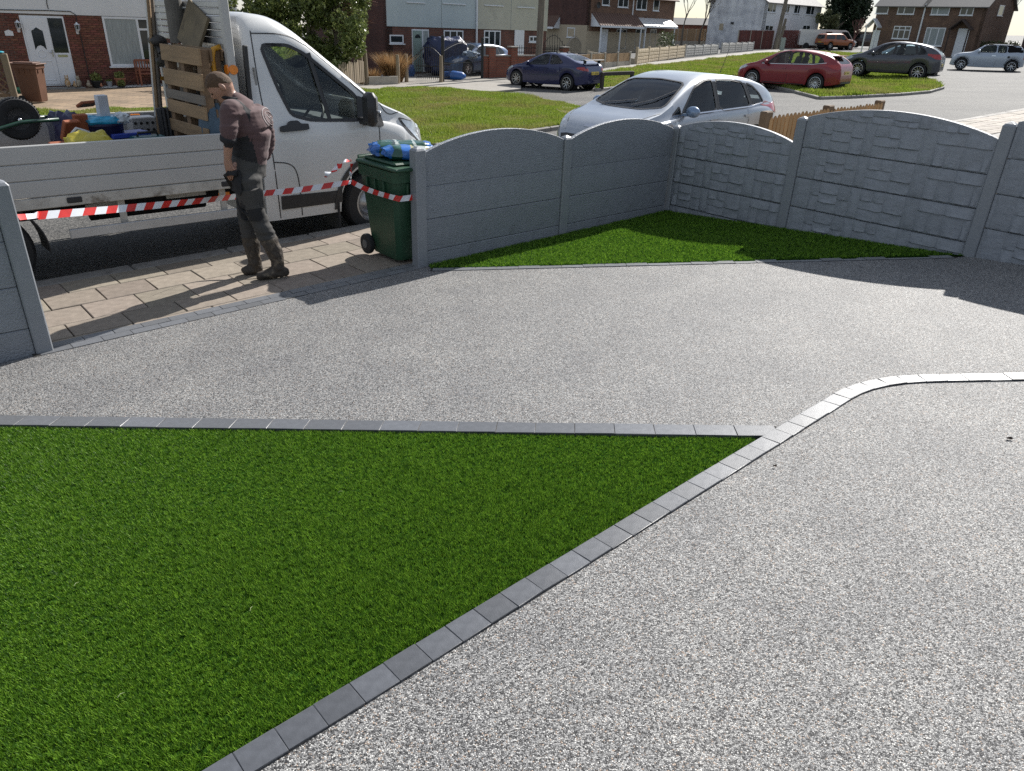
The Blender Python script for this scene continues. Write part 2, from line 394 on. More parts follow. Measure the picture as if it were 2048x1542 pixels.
def asphalt_mat():
    m = bpy.data.materials.new('asphalt'); m.use_nodes = True; nt = m.node_tree; L = nt.links; b = nt.nodes['Principled BSDF']
    tc = _n(nt, 'ShaderNodeTexCoord')
    v = _n(nt, 'ShaderNodeTexVoronoi'); v.inputs['Scale'].default_value = 70; L.new(tc.outputs['Object'], v.inputs['Vector'])
    sc = _n(nt, 'ShaderNodeSeparateColor'); L.new(v.outputs['Color'], sc.inputs[0])
    r = ramp(nt, [(0, (.04, .04, .04)), (.6, (.085, .084, .081)), (.9, (.18, .173, .163))]); L.new(sc.outputs[0], r.inputs[0])
    n = _n(nt, 'ShaderNodeTexNoise'); n.inputs['Scale'].default_value = .7; n.inputs['Detail'].default_value = 8; n.inputs['Roughness'].default_value = .6
    mp = _n(nt, 'ShaderNodeMapping'); mp.inputs['Rotation'].default_value = (0, 0, -A1); mp.inputs['Scale'].default_value = (.45, 1.3, 1); L.new(tc.outputs['Object'], mp.inputs[0]); L.new(mp.outputs[0], n.inputs['Vector'])
    r2 = ramp(nt, [(.3, (.72, .72, .73)), (.7, (1.25, 1.24, 1.2))]); L.new(n.outputs['Fac'], r2.inputs[0])
    mu = _n(nt, 'ShaderNodeMixRGB', blend_type='MULTIPLY'); mu.inputs[0].default_value = 1; L.new(r.outputs[0], mu.inputs[1]); L.new(r2.outputs[0], mu.inputs[2])
    L.new(mu.outputs[0], b.inputs['Base Color']); b.inputs['Roughness'].default_value = .78; b.inputs['Specular IOR Level'].default_value = .25
    bp = _n(nt, 'ShaderNodeBump'); bp.inputs['Strength'].default_value = .8; bp.inputs['Distance'].default_value = .006
    L.new(v.outputs['Distance'], bp.inputs['Height']); L.new(bp.outputs[0], b.inputs['Normal']); MATS['asphalt'] = m; return m
resin = resin_mat(); asphalt = asphalt_mat()
m_charcoal = mat('charcoal_block', (.050, .054, .063), .40, .22, 30, .3, 260, orand=.32, spec=.7, sheen=.35, dist=.002, col2=(.085, .086, .092), m2=.64, m2s=14)
m_joint = mat('jointing_sand', (.03, .028, .026), .9, .2, 60, .4, 300)
m_flag = mat('concrete_flag', (.235, .20, .162), .75, .16, 14, .6, 190, orand=.16, spec=.35, col2=(.19, .15, .115), m2=.58, m2s=5, dist=.003, hue=.012)
m_kerb = mat('kerb_concrete', (.24, .225, .205), .8, .18, 10, .5, 120, orand=.12, col2=(.12, .11, .095), m2=.58, m2s=6, dist=.003)
m_earth = mat('dark_soil', (.05, .042, .032), .95, .3, 8, .6, 40)

# the road: one sheet from the near kerb out to the horizon, and the soil under the plot
R = 900
big = [sp(-R, -1.80, -.10), sp(R, -1.80, -.10), sp(R, -R * .4, -.10), sp(-R, -R * .4, -.10)]
flat(big, asphalt, 'road')
flat([sp(-30, -2.1, -.22), sp(45, -2.1, -.22), sp(45, .02, -.12), sp(-30, .02, -.12)], m_earth, 'ground')
flat([sp(-30, .01, -.10), sp(60, .01, -.10), sp(60, 40, -.10), sp(-30, 40, -.10)], m_earth, 'plot_soil')
e_out = lambda x: 3.54 - .064 * (x + 2.855)
def gz(x, y, dz=0.0): return Vector((x, y, ter(x, y) + dz))
_A = gz(-4.19, e_out(-4.19) - .07); JX = 1.0
while s12(JX, e_out(JX) - .07)[1] < 4.08: JX += .005
_J = gz(JX, e_out(JX) - .07)
drive = flat([_A, sp(-4.62, .012), sp(3.68, .012), sp(3.68, 9), sp(-9, 9), sp(-9, 4.08), _J], resin, 'resin_driveway')

# --- edging blocks
def block_mesh(L, W, seed, tap=0.0, H=.05, bev=.0016):
    mb = MB(); r = random.Random(seed)
    h = L / 2; w = W / 2; e = lambda: r.uniform(-.0012, .0012)
    mb.box((0, 0, -H / 2), (L, W, H), None, bev)
    mb.v = [(x * (1 + tap * y / w) + e(), y + e(), z + (e() * .5 if z > -.01 else 0)) for x, y, z in mb.v]
    return mb.mesh('paver', m_charcoal)
def ground_frame(p, dirv):
    x = Vector(dirv).normalized(); q = Vector((p.x, p.y, 0)) + Vector((x.x, x.y, 0)) * .2
    xx = (Vector((q.x, q.y, ter(q.x, q.y))) - Vector((p.x, p.y, ter(p.x, p.y)))).normalized()
    yl = Vector((-x.y, x.x, 0)); q = Vector((p.x, p.y, 0)) + yl * .2
    yy = (Vector((q.x, q.y, ter(q.x, q.y))) - Vector((p.x, p.y, ter(p.x, p.y)))).normalized()
    return frame(xx, yy, xx.cross(yy), Vector((p.x, p.y, ter(p.x, p.y))))
def run(path, L, W, gap, parent, start=0.0, dz=.006, seeds=6, tag_='p'):
    "lay blocks end to end along a path of ground points"
    P = [Vector((p[0], p[1], 0)) for p in path]
    cum = [0]
    for a, b in zip(P[:-1], P[1:]): cum.append(cum[-1] + (b - a).length)
    def pt(s):
        for i in range(len(P) - 1):
            if s <= cum[i + 1] or i == len(P) - 2:
                t = (s - cum[i]) / (cum[i + 1] - cum[i]); return P[i].lerp(P[i + 1], t)
    ms = [block_mesh(L - gap, W - gap, 100 + k) for k in range(seeds)]
    s = start + L / 2; k = 0
    while s + L / 2 <= cum[-1]:
        a, b = pt(s - L * .45), pt(s + L * .45); c = pt(s); fr = ground_frame(c, b - a)
        o = link('paver', rnd.choice(ms), parent, fr @ Matrix.Translation((0, 0, dz + rnd.uniform(-.001, .0015))) @ Matrix.Rotation(rnd.uniform(-.008, .008), 4, 'Z'))
        s += L; k += 1
    # sand bed showing in the joints
    mb = MB(); n = max(2, int(cum[-1] / .1))
    for i in range(n + 1):
        s = cum[-1] * i / n; c = pt(s); d = (pt(min(cum[-1], s + .02)) - pt(max(0, s - .02))).normalized(); q = Vector((-d.y, d.x, 0))
        for w in (-1, 1):
            p = c + q * w * W / 2; mb.v.append((p.x, p.y, ter(p.x, p.y) + .003))
    mb.f = [(2 * i, 2 * i + 2, 2 * i + 3, 2 * i + 1) for i in range(n)]; mb.m = [0] * n
    part('joint_sand', mb, m_joint, parent)
# lawn edging parallel to the picture, diagonal edging with its bend, strip beside the small lawn, double course at the street
run([(x, e_out(x) - .058) for x in (1.36 - .2035 * 27 - .0001, 1.36)], .2035, .116, .0025, drive, 0, .0058)
dg = [sp(a, 4.088) for a in (-6.0, -.12)]
# fillet from the street direction to the picture direction
_pa = sp(0, 4.088); yl2 = 3.835; ta = (yl2 - _pa.y) / D1.y; corner = Vector((_pa.x + D1.x * ta, yl2, 0)); RB = .85; turn = A1; tl = RB * math.tan(turn / 2)
t0 = corner - D1 * tl; cen = t0 + Vector((D1.y, -D1.x, 0)) * RB
arc = [cen + Vector((cos(A1 + pi / 2 - turn * i / 10), sin(A1 + pi / 2 - turn * i / 10), 0)) * RB for i in range(11)]
path = [sp(-6.0, 4.088)] + arc + [Vector((6.2, yl2 + .03, 0))]
run(path, .1222, .1, .0016, drive, .03, .0100)
def xs_line(x): return 6.598 + .016 * (x - .418)
run([(x, xs_line(x) - .05) for x in (-.80, 4.05)], .2, .098, .004, drive, .018)
run([sp(a, -.006) for a in (-3.3, 4.4)], .2, .1, .004, drive, .04)
run([sp(a, -.106) for a in (-3.3, 4.4)], .2, .1, .004, drive, .14)

flat([sp(3.80, -.16, -.004), sp(26, -.16, -.004), sp(26, .01, -.004), sp(3.80, .01, -.004)], m_kerb, 'pavement_margin')
flat([sp(3.80, .012, -.004), sp(26, .012, -.004), sp(26, 14, -.004), sp(3.80, 14, -.004)], mat('neighbour_concrete', (.25, .225, .19), .85, .15, 3, .4, 40, col2=(.18, .16, .13), m2=.56, m2s=2), 'neighbour_drive')
# --- pavement of flags with kerb stones
pav = flat([sp(-8, -1.66, -.012), sp(26, -1.66, -.012), sp(26, -.15, -.012), sp(-8, -.15, -.012)], m_joint, 'pavement')
def flag_mesh(L, W, seed):
    mb = MB(); r = random.Random(seed); mb.box((0, 0, -.02), (L, W, .04), None, .005); e = lambda: r.uniform(-.002, .002)
    mb.v = [(x + e(), y + e(), z + e() * .7) for x, y, z in mb.v]; return mb.mesh('flagstone', m_flag)
rows = [(-1.625, -1.285), (-1.28, -.92), (-.915, -.515), (-.508, -.205)]
for ri, (b0, b1) in enumerate(rows):
    ms = [flag_mesh(.405 - .007, b1 - b0 - .006, 50 * ri + k) for k in range(6)]
    a = -7.9 + (.2 if ri % 2 else 0) + .045
    while a < 24:
        c = sp(a, (b0 + b1) / 2); fr = ground_frame(c, D1)
        tl = Matrix.Rotation(rnd.uniform(-.006, .006), 4, 'X') @ Matrix.Rotation(rnd.uniform(-.006, .006), 4, 'Y')
        link('flagstone', rnd.choice(ms), pav, fr @ Matrix.Translation((0, 0, rnd.uniform(-.003, .003))) @ tl); a += .405
ms = [flag_mesh(.59, .04, 400 + k) for k in range(4)]
a = -7.7
while a < 7: link('edge_strip', rnd.choice(ms), pav, ground_frame(sp(a, -.18), D1)); a += .6
def kerb_mesh(L, seed, W=.205, H=.22):
    mb = MB(); mb.box((0, 0, -H / 2), (L - .008, W, H), None, .018); r = random.Random(seed); e = lambda: r.uniform(-.003, .003)
    mb.v = [(x, y + e(), z + e()) for x, y, z in mb.v]; return mb.mesh('kerb_stone', m_kerb)
KM = [kerb_mesh(.915, k) for k in range(5)]
a = -8.1
while a < 25: link('kerb_stone', rnd.choice(KM), pav, ground_frame(sp(a, -1.735), D1) @ Matrix.Translation((0, 0, rnd.uniform(-.004, .004)))); a += .915

# --- the two artificial lawns
turf_m = grass_mat('turf_fibre', [(0, (.016, .05, .004)), (.5, (.085, .20, .013)), (1, (.25, .43, .04))], .42, .38)
m_turfbase = mat('turf_backing', (.02, .055, .008), 1.0, .3, 40, spec=0.0)
e_in = lambda x: e_out(x) - .120
_di = lambda a: sp(a, 4.030)
# inner corner: meet of the two edgings
xa = 1.22
lawnP = [sp(-4.62, .013), _A, _J, sp(-9, 4.08), sp(-9, .013)]
lawnP = [Vector((p.x, p.y, ter(p.x, p.y))) for p in lawnP]
flat(lawnP, m_turfbase, 'artificial_lawn', -.010)
def dens_near(q):
    if q is None: return 24000
    d = np.hypot(q[0], q[1]); return np.clip(24000 * (2.4 / np.maximum(d, 2.4)) ** 1.2, 9500, 24000)
def streak(x, y, g): return 1 + .22 * np.sin(x * 2.1 + y * 1.3 + np.sin(y * 3.1)) * np.sin(y * 4.3 + x * .7) + .05 * np.sin(x * 11 + y * 9)
lawnV = [p for p in lawnP]
turf('lawn_grass', [(-4.1, e_in(-4.1)), (xa, e_in(xa)), _di(-.88), _di(-5.2), sp(-5.2, .05)], dens_near, .0145, .0029, turf_m, 'large lush artificial lawn in the foreground left', 3, -.010, 5, .003, streak)
slP = [Vector((-.84, 6.69, 0)), sp(.02, -.0), sp(3.62, -.0), sp(3.62, 3.42), Vector((4.12, xs_line(4.1), 0)), Vector((-.80, xs_line(-.8), 0))]
slP = [Vector((p.x, p.y, ter(p.x, p.y))) for p in slP]
flat(slP, m_turfbase, 'corner_lawn', .006)
turf('corner_lawn_grass', slP, lambda q: 4500 if q is None else np.full(len(q[0]), 4500.), .022, .005, turf_m, 'small artificial lawn in the fence corner', 5, .004, 6, .005, streak)
# ------------------------------------------------------------------ concrete fences
m_smooth = mat('painted_grey_render', (.215, .23, .255), .46, .07, 9, .9, 70, dist=.012, spec=.6, col2=(.165, .173, .188), m2=.6, m2s=3, orand=.04)
m_stone = mat('painted_grey_stone', (.245, .26, .286), .6, .10, 12, .6, 34, dist=.012, orand=.06)
m_post = mat('painted_grey_post', (.225, .238, .258), .45, .06, 7, .3, 60, dist=.004, col2=(.38, .40, .43), m2=.76, m2s=9)
def arch_z(t, ze, zp): return ze + (zp - ze) * (1 - (2 * t - 1) ** 2) ** .92
def fence_frame(o, along):
    "x along the fence, y towards the back of the boards, z up; front face at y = 0"
    x = Vector(along); y = UP.cross(x); return frame(x, y, UP, o)
def smooth_board(L, z0, z1, T=.045, ze=None, zp=None, n=1):
    mb = MB()
    if zp is None:
        mb.box((L / 2, T / 2, (z0 + z1) / 2), (L, T, z1 - z0 - .003), None, .006); mb.box((L / 2, T * .75, z1), (L - .01, T * .3, .03)); return mb
    N = 28; pts = [(0, z0)] + [(L, z0)] + [(L * (1 - i / N), arch_z(1 - i / N, ze, zp)) for i in range(N + 1)]
    # front, bevel and back rings
    for (y, ins) in ((.006, 0), (0, .006), (T, 0)):
        pass
    cx, cz = L / 2, (z0 + zp) / 2
    def ring(y, k): return [(x + (cx - x) * k, y, z + (cz - z) * k) for x, z in pts]
    m = len(pts); vs = ring(0, .008) + ring(.006, 0) + ring(T, 0); fs = []
    for a in (0, 1):
        fs += [(a * m + i, a * m + (i + 1) % m, (a + 1) * m + (i + 1) % m, (a + 1) * m + i) for i in range(m)]
    tr = tessellate_polygon([[Vector((x, z, 0)) for x, z in pts]])
    fs += [tuple(t) for t in tr] + [tuple(i + 2 * m for i in t) for t in tr]
    return mb.add(vs, fs)
def fence_post(w, d, z0, z1, smooth=True):
    mb = MB(); b = .008; P = []
    ring = lambda s, z: [(-w / 2 + s + b, s, z), (w / 2 - s - b, s, z), (w / 2 - s, s + b, z), (w / 2 - s, d - s, z), (-w / 2 + s, d - s, z), (-w / 2 + s, s + b, z)]
    vs = ring(0, z0) + ring(0, z1 - .035) + ring(.012, z1 - .018) + ring(min(w, d) * .42, z1); n = 6
    fs = [(k * n + i, k * n + (i + 1) % n, (k + 1) * n + (i + 1) % n, (k + 1) * n + i) for k in range(3) for i in range(n)]
    fs.append(tuple(range(3 * n, 4 * n))); return mb.add(vs, fs)
# stones cast into the rock-faced boards: one mould, so every board repeats it
def mould(L, h, seed):
    r = random.Random(seed); out = []; x = .03; last = 0
    while x < L - .05:
        w = r.choice((.10, .13, .16, .2, .24)); w = min(w, L - .03 - x)
        if L - .03 - (x + w) < .09: w = L - .03 - x
        k = r.choice((1, 2, 2, 3, 3, 2)) if w > .16 else r.choice((1, 2, 2))
        if last == 1 and k == 1: k = 2
        last = k; ys = [0, h]
        if k == 2: ys = [0, h * r.choice((.36, .5, .64)), h]
        if k == 3: ys = [0, h * r.uniform(.28, .36), h * r.uniform(.62, .7), h]
        for a, b in zip(ys[:-1], ys[1:]):
            if k > 1 and w > .22 and r.random() < .35:
                s = w * r.uniform(.4, .6); out += [(x, x + s, a, b), (x + s, x + w, a, b)]
            else: out.append((x, x + w, a, b))
        x += w
    return out
def stone_mesh(w, h, seed, top=None):
    r = random.Random(seed); nx = max(4, int(w / .035)); nz = max(4, int(h / .035)); g = .0015; mb = MB(); dep = r.uniform(.006, .022)
    rid = r.uniform(.25, .8); amp = r.uniform(.4, 1)
    ue = [i / nx for i in range(nx + 1)]; ve = [0, .06] + [.06 + .94 * i / (nz - 1) for i in range(1, nz)]
    for j in range(nz + 1):
        for i in range(nx + 1):
            u, v = ue[i], ve[j]; x = g + (w - 2 * g) * u; z = g + (h - 2 * g) * v
            edge = min(u, 1 - u, v, 1 - v)
            if edge == 0: y = 0
            else:
                q = noise.noise(Vector((x * 14 + seed, z * 20, seed * 1.7))) * .012 * amp + noise.noise(Vector((x * 40, z * 48 + seed, 3))) * .008
                y = -(dep * (1.1 - .75 * v) * min(1, min(u, 1 - u) / .14) ** .5 + q); x += r.uniform(-.002, .002); z += r.uniform(-.002, .002)
            if top is not None: z = min(z, top(x) - .004 * (1 - v))
            mb.v.append((x, y, z))
    mb.f = [(j * (nx + 1) + i, j * (nx + 1) + i + 1, (j + 1) * (nx + 1) + i + 1, (j + 1) * (nx + 1) + i) for j in range(nz) for i in range(nx)]
    mb.m = [0] * len(mb.f); return mb.mesh('stone', m_stone, 28)
STM = {}
def stone_board(parent, F, L, z0, z1, ze=None, zp=None, x_off=0.0):
    "one cast board and the stones standing proud of it; F places the board"
    h = z1 - z0; bo = part('panel_board', smooth_board(L, z0, z1, .045, ze, zp), m_stone, parent, M=F)
    hh = h if zp is None else zp - z0
    if zp is None: pat = MOULD
    else: pat = [(a, b, c, d) for (a, b, c, d) in MOULD] + [(a, b, c + .305, d + .305) for (a, b, c, d) in mould(1.86, .17, 77)]
    for k, (x0, x1, y0, y1) in enumerate(pat):
        x0 -= x_off; x1 -= x_off
        x0 = max(x0, .015); x1 = min(x1, L - .015)
        if x1 - x0 < .05: continue
        if zp is None:
            key = (k, round(x1 - x0, 3), round(h, 2))
            if key not in STM: STM[key] = stone_mesh(x1 - x0, (y1 - y0) * h / .305, k + 1)
            me = STM[key]; y0 *= h / .305
        else:
            tz = lambda x, x0=x0, y0=y0: arch_z(min(1, max(0, (x + x0) / L)), ze, zp) - z0 - y0 - .012
            mid = tz((x1 - x0) / 2)
            if mid < .05: continue
            me = stone_mesh(x1 - x0, y1 - y0, k + 40, tz)
        link('stone', me, bo, Matrix.Translation((x0, -.0005, z0 + y0)))
    return bo
MOULD = mould(1.86, .305, 23)
SB = .022       # boards sit back from the post faces
# street fence, smooth boards
f1 = thing('concrete_fence', 'grey smooth concrete panel fence with arched tops beside the green bin', 'fence', tuple(sp(0, 0)))
F1 = fence_frame(C0, D1)
def p1(name, mb, m, **k): return part(name, mb, m, f1, world=True, M=None, **k)
def put(parent, name, mb, m, F, smooth=False):
    o = link(name, mb.mesh(name, m, smooth), parent, F, True); return o
for a, zt in ((-.0575, 1.09), (1.815, 1.07)):
    put(f1, 'post', fence_post(.112, .10, -.3, zt), m_post, F1 @ Matrix.Translation((a, 0, 0)))
for (a0, a1) in ((0, 1.758), (1.872, 3.61)):
    T = F1 @ Matrix.Translation((a0, SB, 0)); L = a1 - a0
    for z0, z1 in ((-.17, .133), (.133, .433), (.433, .738)): put(f1, 'panel_board', smooth_board(L, z0, z1), m_smooth, T)
    put(f1, 'arched_panel', smooth_board(L, .738, 1.04, .045, 1.035, 1.187), m_smooth, T)
# fence on the boundary with the neighbour: rock-faced boards
f2 = thing('concrete_fence', 'grey rock-faced concrete panel fence stepping up to the right', 'fence', tuple(sp(3.634, 1.5)))
F2 = fence_frame(C0 + D1 * 3.634, D2)
F2 = frame(D2, D1, UP, C0 + D1 * 3.634)
for b, zt in ((-.03, 1.075), (1.545, 1.335), (3.43, 1.485), (5.32, 1.64)):
    put(f2, 'post', fence_post(.105, .10, -.25, zt), m_post, F2 @ Matrix.Translation((b, 0, 0)))
m2inv = wmat(f2).inverted()
def sbl(b0, b1, zs, ze, zp, xo=0):
    L = b1 - b0; F = m2inv @ F2 @ Matrix.Translation((b0, SB, 0))
    for z0, z1 in zip(zs[:-1], zs[1:]): stone_board(f2, F, L, z0 + .002, z1 - .005, x_off=xo)
    stone_board(f2, F, L, zs[-1] + .001, zs[-1] + .306, ze, zp, xo)
sbl(.022, 1.493, (-.16, .145, .425, .732), 1.065, 1.19, .2)
sbl(1.597, 3.378, (.12, .427, .735, 1.038), 1.335, 1.475)
sbl(3.482, 5.268, (.28, .585, .89, 1.192), 1.49, 1.63)
# stub of the same fence on the far side of the gateway
f3 = thing('concrete_fence', 'end post and boards of the grey fence at the left edge', 'fence', tuple(sp(-3.22, 0)))
for a in (-3.222, -5.1): put(f3, 'post', fence_post(.105, .10, -.3, 1.115), m_post, F1 @ Matrix.Translation((a, 0, 0)))
T = F1 @ Matrix.Translation((-5.05, SB, 0))
for z0, z1 in ((-.17, .135), (.135, .43), (.43, .735)): put(f3, 'panel_board', smooth_board(1.775, z0, z1), m_smooth, T)
put(f3, 'arched_panel', smooth_board(1.775, .735, 1.04, .045, 1.035, 1.187), m_smooth, T)
# ------------------------------------------------------------------ vehicles: shared builders
def lerp_list(pts, x):
    if x <= pts[0][0]: return pts[0][1]
    for (x0, y0), (x1, y1) in zip(pts[:-1], pts[1:]):
        if x <= x1: return y0 + (y1 - y0) * (x - x0) / (x1 - x0 + 1e-9)
    return pts[-1][1]
def smooth_list(pts, n=3, keep=True):
    for _ in range(n):
        q = [pts[0]]
        for a, b in zip(pts[:-1], pts[1:]): q += [(a[0] * .75 + b[0] * .25, a[1] * .75 + b[1] * .25), (a[0] * .25 + b[0] * .75, a[1] * .25 + b[1] * .75)]
        pts = q + [pts[-1]]
    return pts
def chaikin(poly, n=2, r=.12):
    for _ in range(n):
        q = []
        for a, b in zip(poly, poly[1:] + poly[:1]):
            q += [(a[0] + (b[0] - a[0]) * r, a[1] + (b[1] - a[1]) * r), (a[0] + (b[0] - a[0]) * (1 - r), a[1] + (b[1] - a[1]) * (1 - r))]
        poly = q
    return poly
def loft(sp_, off=0.0, close=False):
    """body shell: sp_ has top, belt, width (lists over x), sill, tum, wheels (xs), ra (arch radius), tr (tyre radius)"""
    top = smooth_list(sp_['top'], 2); belt = smooth_list(sp_['belt'], 2); wid = smooth_list(sp_['width'], 2); low = sp_['low']
    x0, x1 = top[0][0] + off, top[-1][0] - off
    xs = set(np.linspace(x0, x1, 64).round(4))
    for e, s in ((x0, 1), (x1, -1)):
        for d in (.006, .015, .03, .045, .06, .09, .12): xs.add(round(e + s * d, 4))
    if not off:
        for wx in sp_['wheels']:
            for k in range(15): xs.add(round(wx + sp_['ra'] * cos(pi * k / 14), 4))
    xs = sorted(xs); secs = []
    for x in xs:
        t = lerp_list(top, x) - off; w = lerp_list(wid, x) - off; zl = lerp_list(low, x) + off
        if not off:
            for wx in sp_['wheels']:
                d = abs(x - wx)
                if d < sp_['ra']: zl = max(zl, sp_['tr'] + sqrt(sp_['ra'] ** 2 - d * d))
        b = min(lerp_list(belt, x), t - .012); b = max(b, zl + .03); t = max(t, b + .01)
        g = t - b; tum = g * sp_['tum']; y6 = w * .955
        fl = sp_.get('flare', .0)
        p = [(w * .90, zl), (w * .965, zl + .02), (w * .985, zl + .3 * (b - zl)), (w, zl + .52 * (b - zl)), (w * .997, zl + .74 * (b - zl)), (w * .985, zl + .92 * (b - zl)), (y6, b)]
        yt = max(.06, y6 - .012 - tum)
        k = min(1, g / .25)
        p += [(y6 - .012 * k - tum * .02, b + .05 * g), (y6 - .012 - tum * .45, b + .47 * g), (y6 - .012 - tum * .82, b + .83 * g), (yt * .965, b + .94 * g), (yt * .86, b + .985 * g), (yt * .5, t - .003), (0, t)]
        secs.append((x, p))
    mb = MB(); n = len(secs[0][1]); m = 2 * n - 1
    for x, p in secs:
        for y, z in p: mb.v.append((x, y, z))
        for y, z in reversed(p[:-1]): mb.v.append((x, -y, z))
    for i in range(len(secs) - 1):
        for j in range(m - 1): mb.f.append((i * m + j, (i + 1) * m + j, (i + 1) * m + j + 1, i * m + j + 1))
        if close: mb.f.append((i * m + m - 1, (i + 1) * m + m - 1, (i + 1) * m, i * m))
    mb.f.append(tuple(range(m))); mb.f.append(tuple(reversed(range((len(secs) - 1) * m, len(secs) * m))))
    mb.m = [0] * len(mb.f); return mb
def bvh_of(me): 
    bm = bmesh.new(); bm.from_mesh(me); t = BVHTree.FromBMesh(bm); bm.free(); return t
VIEW = {'L': (Vector((1, 0, 0)), Vector((0, 0, 1)), Vector((0, -1, 0))), 'R': (Vector((1, 0, 0)), Vector((0, 0, 1)), Vector((0, 1, 0))),
        'F': (Vector((0, 1, 0)), Vector((0, 0, 1)), Vector((-1, 0, 0))), 'B': (Vector((0, 1, 0)), Vector((0, 0, 1)), Vector((1, 0, 0))),
        'T': (Vector((1, 0, 0)), Vector((0, 1, 0)), Vector((0, 0, -1)))}
def decal(tree, poly, view, off=.004, grid=.07, skirt=.012):
    "a panel that follows the body: outline given in one view, thrown onto the surface and lifted off it"
    u, v, d = VIEW[view] if isinstance(view, str) else view
    pts = [Vector(p) for p in poly]; n = len(pts)
    xs = [p.x for p in pts]; ys = [p.y for p in pts]; inner = []
    gx = np.arange(min(xs) + grid / 2, max(xs), grid); gy = np.arange(min(ys) + grid / 2, max(ys), grid)
    if len(gx) and len(gy):
        X, Y = np.meshgrid(gx, gy); k = inpoly(X, Y, poly); inner = [Vector((a, b)) for a, b in zip(X[k], Y[k])]
    r = delaunay_2d_cdt(pts + inner, [], [list(range(n))], 1, 1e-5)
    vs, fs = r[0], r[2]; P = []; N = []
    for p in vs:
        o = u * p.x + v * p.y - d * 6
        h = tree.ray_cast(o, d)
        if h[0] is None: P.append(None); N.append(None)
        else:
            nn = h[1] if h[1].dot(d) < 0 else -h[1]; P.append(h[0] + nn * off); N.append(nn)
    good = [q for q in P if q is not None]
    if not good: return MB()
    for i, q in enumerate(P):
        if q is None:
            j = min((k for k in range(len(P)) if P[k] is not None), key=lambda k: (vs[k] - vs[i]).length); P[i] = P[j].copy(); N[i] = N[j]
    mb = MB(); mb.v = [tuple(q) for q in P]; mb.f = [tuple(f) for f in fs]
    cnt = {}
    for f in fs:
        for a, b in zip(f, f[1:] + f[:1]): cnt[(min(a, b), max(a, b))] = cnt.get((min(a, b), max(a, b)), 0) + 1
    bd = [e for e, c in cnt.items() if c == 1]; low = {}
    for e in bd:
        for i in e:
            if i not in low: low[i] = len(mb.v); mb.v.append(tuple(P[i] - N[i] * skirt))
    mb.f += [(a, b, low[b], low[a]) for a, b in bd]; mb.m = [0] * len(mb.f); return mb
def strip(tree, line, view, w, off=.003):
    "thin panel along a polyline (door gaps, trim); a closed line is laid in two halves"
    if len(line) > 12 and (Vector(line[0]) - Vector(line[-2])).length < 1e-6 or len(line) > 12 and (Vector(line[0]) - Vector(line[-1])).length < 1e-6:
        h = len(line) // 2; A = strip(tree, line[:h + 1], view, w, off); B = strip(tree, line[h:], view, w, off); A.add(B.v, B.f); return A
    L = []; Rr = []; n = len(line)
    for i, p in enumerate(line):
        a = Vector(line[max(0, i - 1)]); b = Vector(line[min(n - 1, i + 1)]); t = (b - a).normalized(); q = Vector((-t.y, t.x)) * w / 2
        L.append(tuple(Vector(p) + q)); Rr.append(tuple(Vector(p) - q))
    return decal(tree, L + Rr[::-1], view, off, .2, .004)
m_tyre = mat('tyre_rubber', (.018, .018, .019), .8, .2, 30, .3, 120)
m_dark = mat('dark_underside', (.012, .012, .013), .9, .2, 8)
m_alloy = mat('alloy_wheel', (.42, .43, .45), .33, .06, 10, metal=.9)
m_blackpl = mat('black_trim_plastic', (.022, .022, .024), .5, .2, 20, .15, 150)
m_gloss = mat('black_glass', (.012, .016, .018), .05, .1, 3, spec=.6, coat=.3)
m_lampred = mat('tail_lamp_red', (.34, .02, .018), .15, .15, 30, coat=.6)
m_lampclear = mat('clear_lamp', (.45, .47, .49), .12, .3, 22, coat=.8, metal=.3)
m_chrome = mat('chrome', (.6, .6, .62), .15, .05, 4, metal=1)
m_plateY = mat('yellow_plate', (.62, .46, .06), .45, .08, 20)
m_plateW = mat('white_plate', (.68, .68, .64), .45, .05, 20)
m_amber = mat('amber_lens', (.75, .22, .015), .25, .1, 20, coat=.5)
def pane_mat(name, tint=(.72, .82, .80), refl=.10):
    if name in MATS: return MATS[name]
    m = bpy.data.materials.new(name); m.use_nodes = True; nt = m.node_tree; L = nt.links; nt.nodes.remove(nt.nodes['Principled BSDF'])
    t = _n(nt, 'ShaderNodeBsdfTransparent'); t.inputs[0].default_value = (*tint, 1); g = _n(nt, 'ShaderNodeBsdfGlossy'); g.inputs['Roughness'].default_value = .015
    fr = _n(nt, 'ShaderNodeFresnel'); fr.inputs[0].default_value = 1.5; ad = _n(nt, 'ShaderNodeMath', operation='ADD'); ad.inputs[1].default_value = refl; L.new(fr.outputs[0], ad.inputs[0])
    mx = _n(nt, 'ShaderNodeMixShader'); L.new(ad.outputs[0], mx.inputs[0]); L.new(t.outputs[0], mx.inputs[1]); L.new(g.outputs[0], mx.inputs[2]); L.new(mx.outputs[0], nt.nodes['Material Output'].inputs[0])
    MATS[name] = m; return m
m_pane = pane_mat('vehicle_glass', (.80, .86, .85), .0)
m_seat = mat('seat_fabric', (.05, .052, .056), .9, .2, 30, .2, 200)
m_dash = mat('dash_plastic', (.10, .105, .11), .6, .1, 20)
def boolean(me, cuts):
    o = bpy.data.objects.new('tmp_cut', me); COL.objects.link(o); tmp = [o]
    for c in cuts:
        k = bpy.data.objects.new('tmp_cutter', c); COL.objects.link(k); k.hide_render = True; tmp.append(k)
        md = o.modifiers.new('b', 'BOOLEAN'); md.operation = 'DIFFERENCE'; md.object = k; md.solver = 'EXACT'
    dg_ = bpy.context.evaluated_depsgraph_get(); dg_.update(); res = bpy.data.meshes.new_from_object(o.evaluated_get(dg_))
    for k in tmp: bpy.data.objects.remove(k)
    return res
